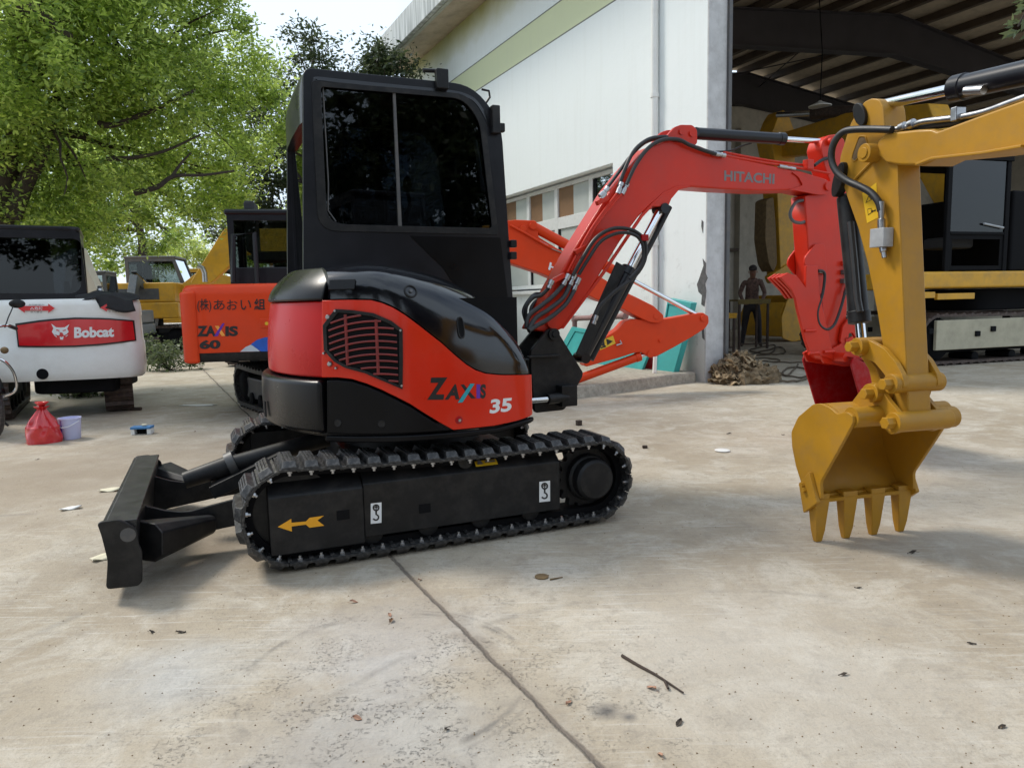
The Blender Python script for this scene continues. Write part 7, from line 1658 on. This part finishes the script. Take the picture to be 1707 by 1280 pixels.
for x in (-.075, .075): mb = MB(); mb.box((x, 0, .0275), (.035, .10, .054)); mb.build('carton_end', M['scrapw'], r_, bevel=.003)
mb = MB(); mb.box((0, .03, .025), (.112, .04, .05)); mb.build('carton_back', M['dark'], r_)
mb = MB(); mb.ball((.02, 0, .088), (.03, .02, .012), 8, 5); mb.build('crumpled_label', M['scrap'], r_)
def scrap(name, lab, cat, q, w, h_, mat, ang=0, th=.004, bend=.012, group=None):
    g = gp(*q); rows = []
    for i in range(6):
        u = i / 5 - .5; rows.append([Vector((w * u + .06 * w * sin(v * 7), h_ * v * (1 + .2 * sin(u * 5)), .003 + bend * (sin(u * 5 + v * 3) * .5 + .5) + abs(u) * bend)) for v in (-.5, -.17, .17, .5)])
    mb = MB(); mb.grid(rows); o = mb.build(name, mat, None); o.modifiers.new('thick', 'SOLIDIFY').thickness = th; o.location = g; o.rotation_euler = (0, 0, ang); return tag(o, lab, cat, group)
scrap('paper_scrap', 'cream paper scrap lying left of the dozer blade top', 'paper', (184, 818), .13, .07, M['scrap'], .3)
scrap('paper_scrap', 'narrow white paper scrap lying left of the dozer blade below the cream one', 'paper', (118, 849), .11, .04, M['scrapw'], .6)
scrap('paper_scrap', 'pale yellow paper pinned under the lower corner of the dozer blade', 'paper', (172, 931), .10, .07, M['scrap'], .8)
scrap('paper_scrap', 'torn white paper flattened on the concrete behind the dozer blade area', 'paper', (330, 676), .45, .12, M['scrapw'], -.1, .002, .004)
scrap('plastic_scrap', 'red crumpled scrap lying at the foot of the red bag', 'scrap', (93, 735), .11, .06, M['bagred'], .1, .012, .03)
g = gp(1204, 752); r_ = tag(MB().lathe([(.001, .004), (.058, .004), (.060, .010), (.052, .013), (.001, .012)], (0, 0, 0), (0, 0, 1), 24).build('lid', M['scrapw'], None), 'round white plastic lid lying on the concrete right of the tracks', 'lid'); r_.location = g
M['wood'] = paint('dark_wood_block', (.045, .03, .022), .8, var=.3)
g = gp(965, 709); o = MB().box((0, 0, .026), (.05, .045, .05)).build('wood_block', M['wood'], None, bevel=.004); o.location = g; o.rotation_euler = (0, 0, .5); tag(o, 'small dark block standing on the concrete behind the right track end', 'block')
g = gp(1075, 747); o = MB().box((0, 0, .012), (.04, .03, .022)).build('wood_block', M['wood'], None, bevel=.004); o.location = g; tag(o, 'tiny dark block lying right of the sprocket end of the track', 'block')
g = gp(1048, 655) * 0 + gp(227, 684); o = MB().box((0, 0, .02), (.13, .05, .04)).build('wood_block', M['wood'], None, bevel=.01); o.location = g; tag(o, 'dark wooden chock beside the track of the white excavator', 'block')
g = gp(903, 962); o = MB().lathe([(.0, .001), (.030, .001), (.031, .006), (.026, .008), (.0, .007)], (0, 0, 0), (0, 0, 1), 22).build('washer', M['mud'], None); o.location = g; tag(o, 'dark round disc lying flat below the track beside a splinter', 'disc')
def stick(lab, pts, r):
    P = [gp(*q) for q in pts]; c = P[0]; o = MB().tube([Vector((p.x - c.x, p.y - c.y, r)) for p in P], [r * (1 - .5 * i / (len(P) - 1)) for i in range(len(P))], 7).build('stick', M['wood'], None); o.location = c; return tag(o, lab, 'stick')
o = stick('thin dark stick lying on the concrete in the foreground', [(1037, 1095), (1062, 1110), (1090, 1125), (1112, 1139), (1139, 1157)], .006)
mb = MB(); a, b = gp(1108, 1138), gp(1119, 1148); c = gp(1037, 1095); mb.tube([Vector((a.x - c.x, a.y - c.y, .006)), Vector((b.x - c.x - .012, b.y - c.y - .01, .008))], .004, 6); mb.build('twig_stub', M['wood'], o)
stick('pale splinter lying beside the dark round disc', [(917, 967), (938, 963)], .004).data.materials[0] = M['mud']
# leaves: each one its own object
M['leafd'] = paint('dry_leaf', (.16, .085, .04), .8, var=.4, scale=30); M['leafr'] = paint('pinkish_dry_leaf', (.36, .20, .13), .8, var=.3, scale=30); M['leafk'] = paint('blackened_leaf', (.05, .038, .028), .85, var=.3, scale=30)
def leaf_mesh(mat, seed):
    R = random.Random(seed); rows = []; n = 7
    for i in range(n + 1):
        t = i / n; w = .018 * sin(pi * t) ** .8 * (1 + R.gauss(0, .08)) + .0004; rows.append([Vector((.075 * (t - .5), w * s, .004 + .012 * abs(s) * R.uniform(.4, 1.2) + .010 * sin(t * 3 + seed))) for s in (-1, -.5, 0, .5, 1)])
    mb = MB(); mb.grid(rows); mb.tube([(-.037, 0, .005), (-.058, .004, .003)], .0012, 5); return mb.build('dry_leaf', mat, None)
protos = [leaf_mesh(M[m_], s_) for s_, m_ in enumerate(('leafd', 'leafr', 'leafk', 'leafd'))]
spots = [(1086, 1148, 1), (1101, 1259, 1), (596, 1198, 1), (652, 1036, 0), (650, 1026, 1), (1405, 1125, 2), (1132, 1205, 2), (948, 1172, 1), (302, 1054, 2), (255, 1055, 2), (1620, 1073, 2), (1670, 1212, 2), (700, 967, 1), (590, 1004, 1), (62, 766, 2), (492, 735, 2), (1520, 922, 2), (1215, 723, 2), (1305, 725, 2), (745, 1215, 2), (1430, 980, 2), (270, 650, 2), (325, 720, 0), (430, 690, 2)]
used_p = set()
for i, (px, py, k_l) in enumerate(spots):
    o = protos[k_l] if k_l not in used_p else protos[k_l].copy()
    if k_l in used_p: COL.objects.link(o)
    used_p.add(k_l); o.location = gp(px, py); o.rotation_euler = (rnd.gauss(0, .12), rnd.gauss(0, .12), rnd.uniform(0, 6.28)); s_ = rnd.uniform(.30, .50) * (1.0 if py > 950 else 1.3); o.scale = (s_, s_, s_)
    tag(o, 'small dry leaf lying on the pale concrete', 'leaf', 'dry leaves scattered over the concrete')
for k_l in range(4):
    if k_l not in used_p: bpy.data.objects.remove(protos[k_l])
# loose grit, too fine to count
mb = MB(); R = random.Random(3)
for i in range(900):
    px, py = R.uniform(0, 1707), 640 + 640 * R.random() ** .8; p = gp(px, py); r = R.uniform(.0015, .004) * (1 + .02 * abs(p.y)); 
    mb.add([p + Vector((r * cos(a + i) * R.uniform(.6, 1.3), r * sin(a + i) * R.uniform(.6, 1.3), .0005)) for a in (0, 2.1, 4.2)] + [p + Vector((0, 0, r * .9))], [(0, 1, 3), (1, 2, 3), (2, 0, 3)])
o = mb.build('grit', M['mud'], None, smooth=0); tag(o, 'fine dark grit scattered over the concrete yard', None, None, 'stuff')
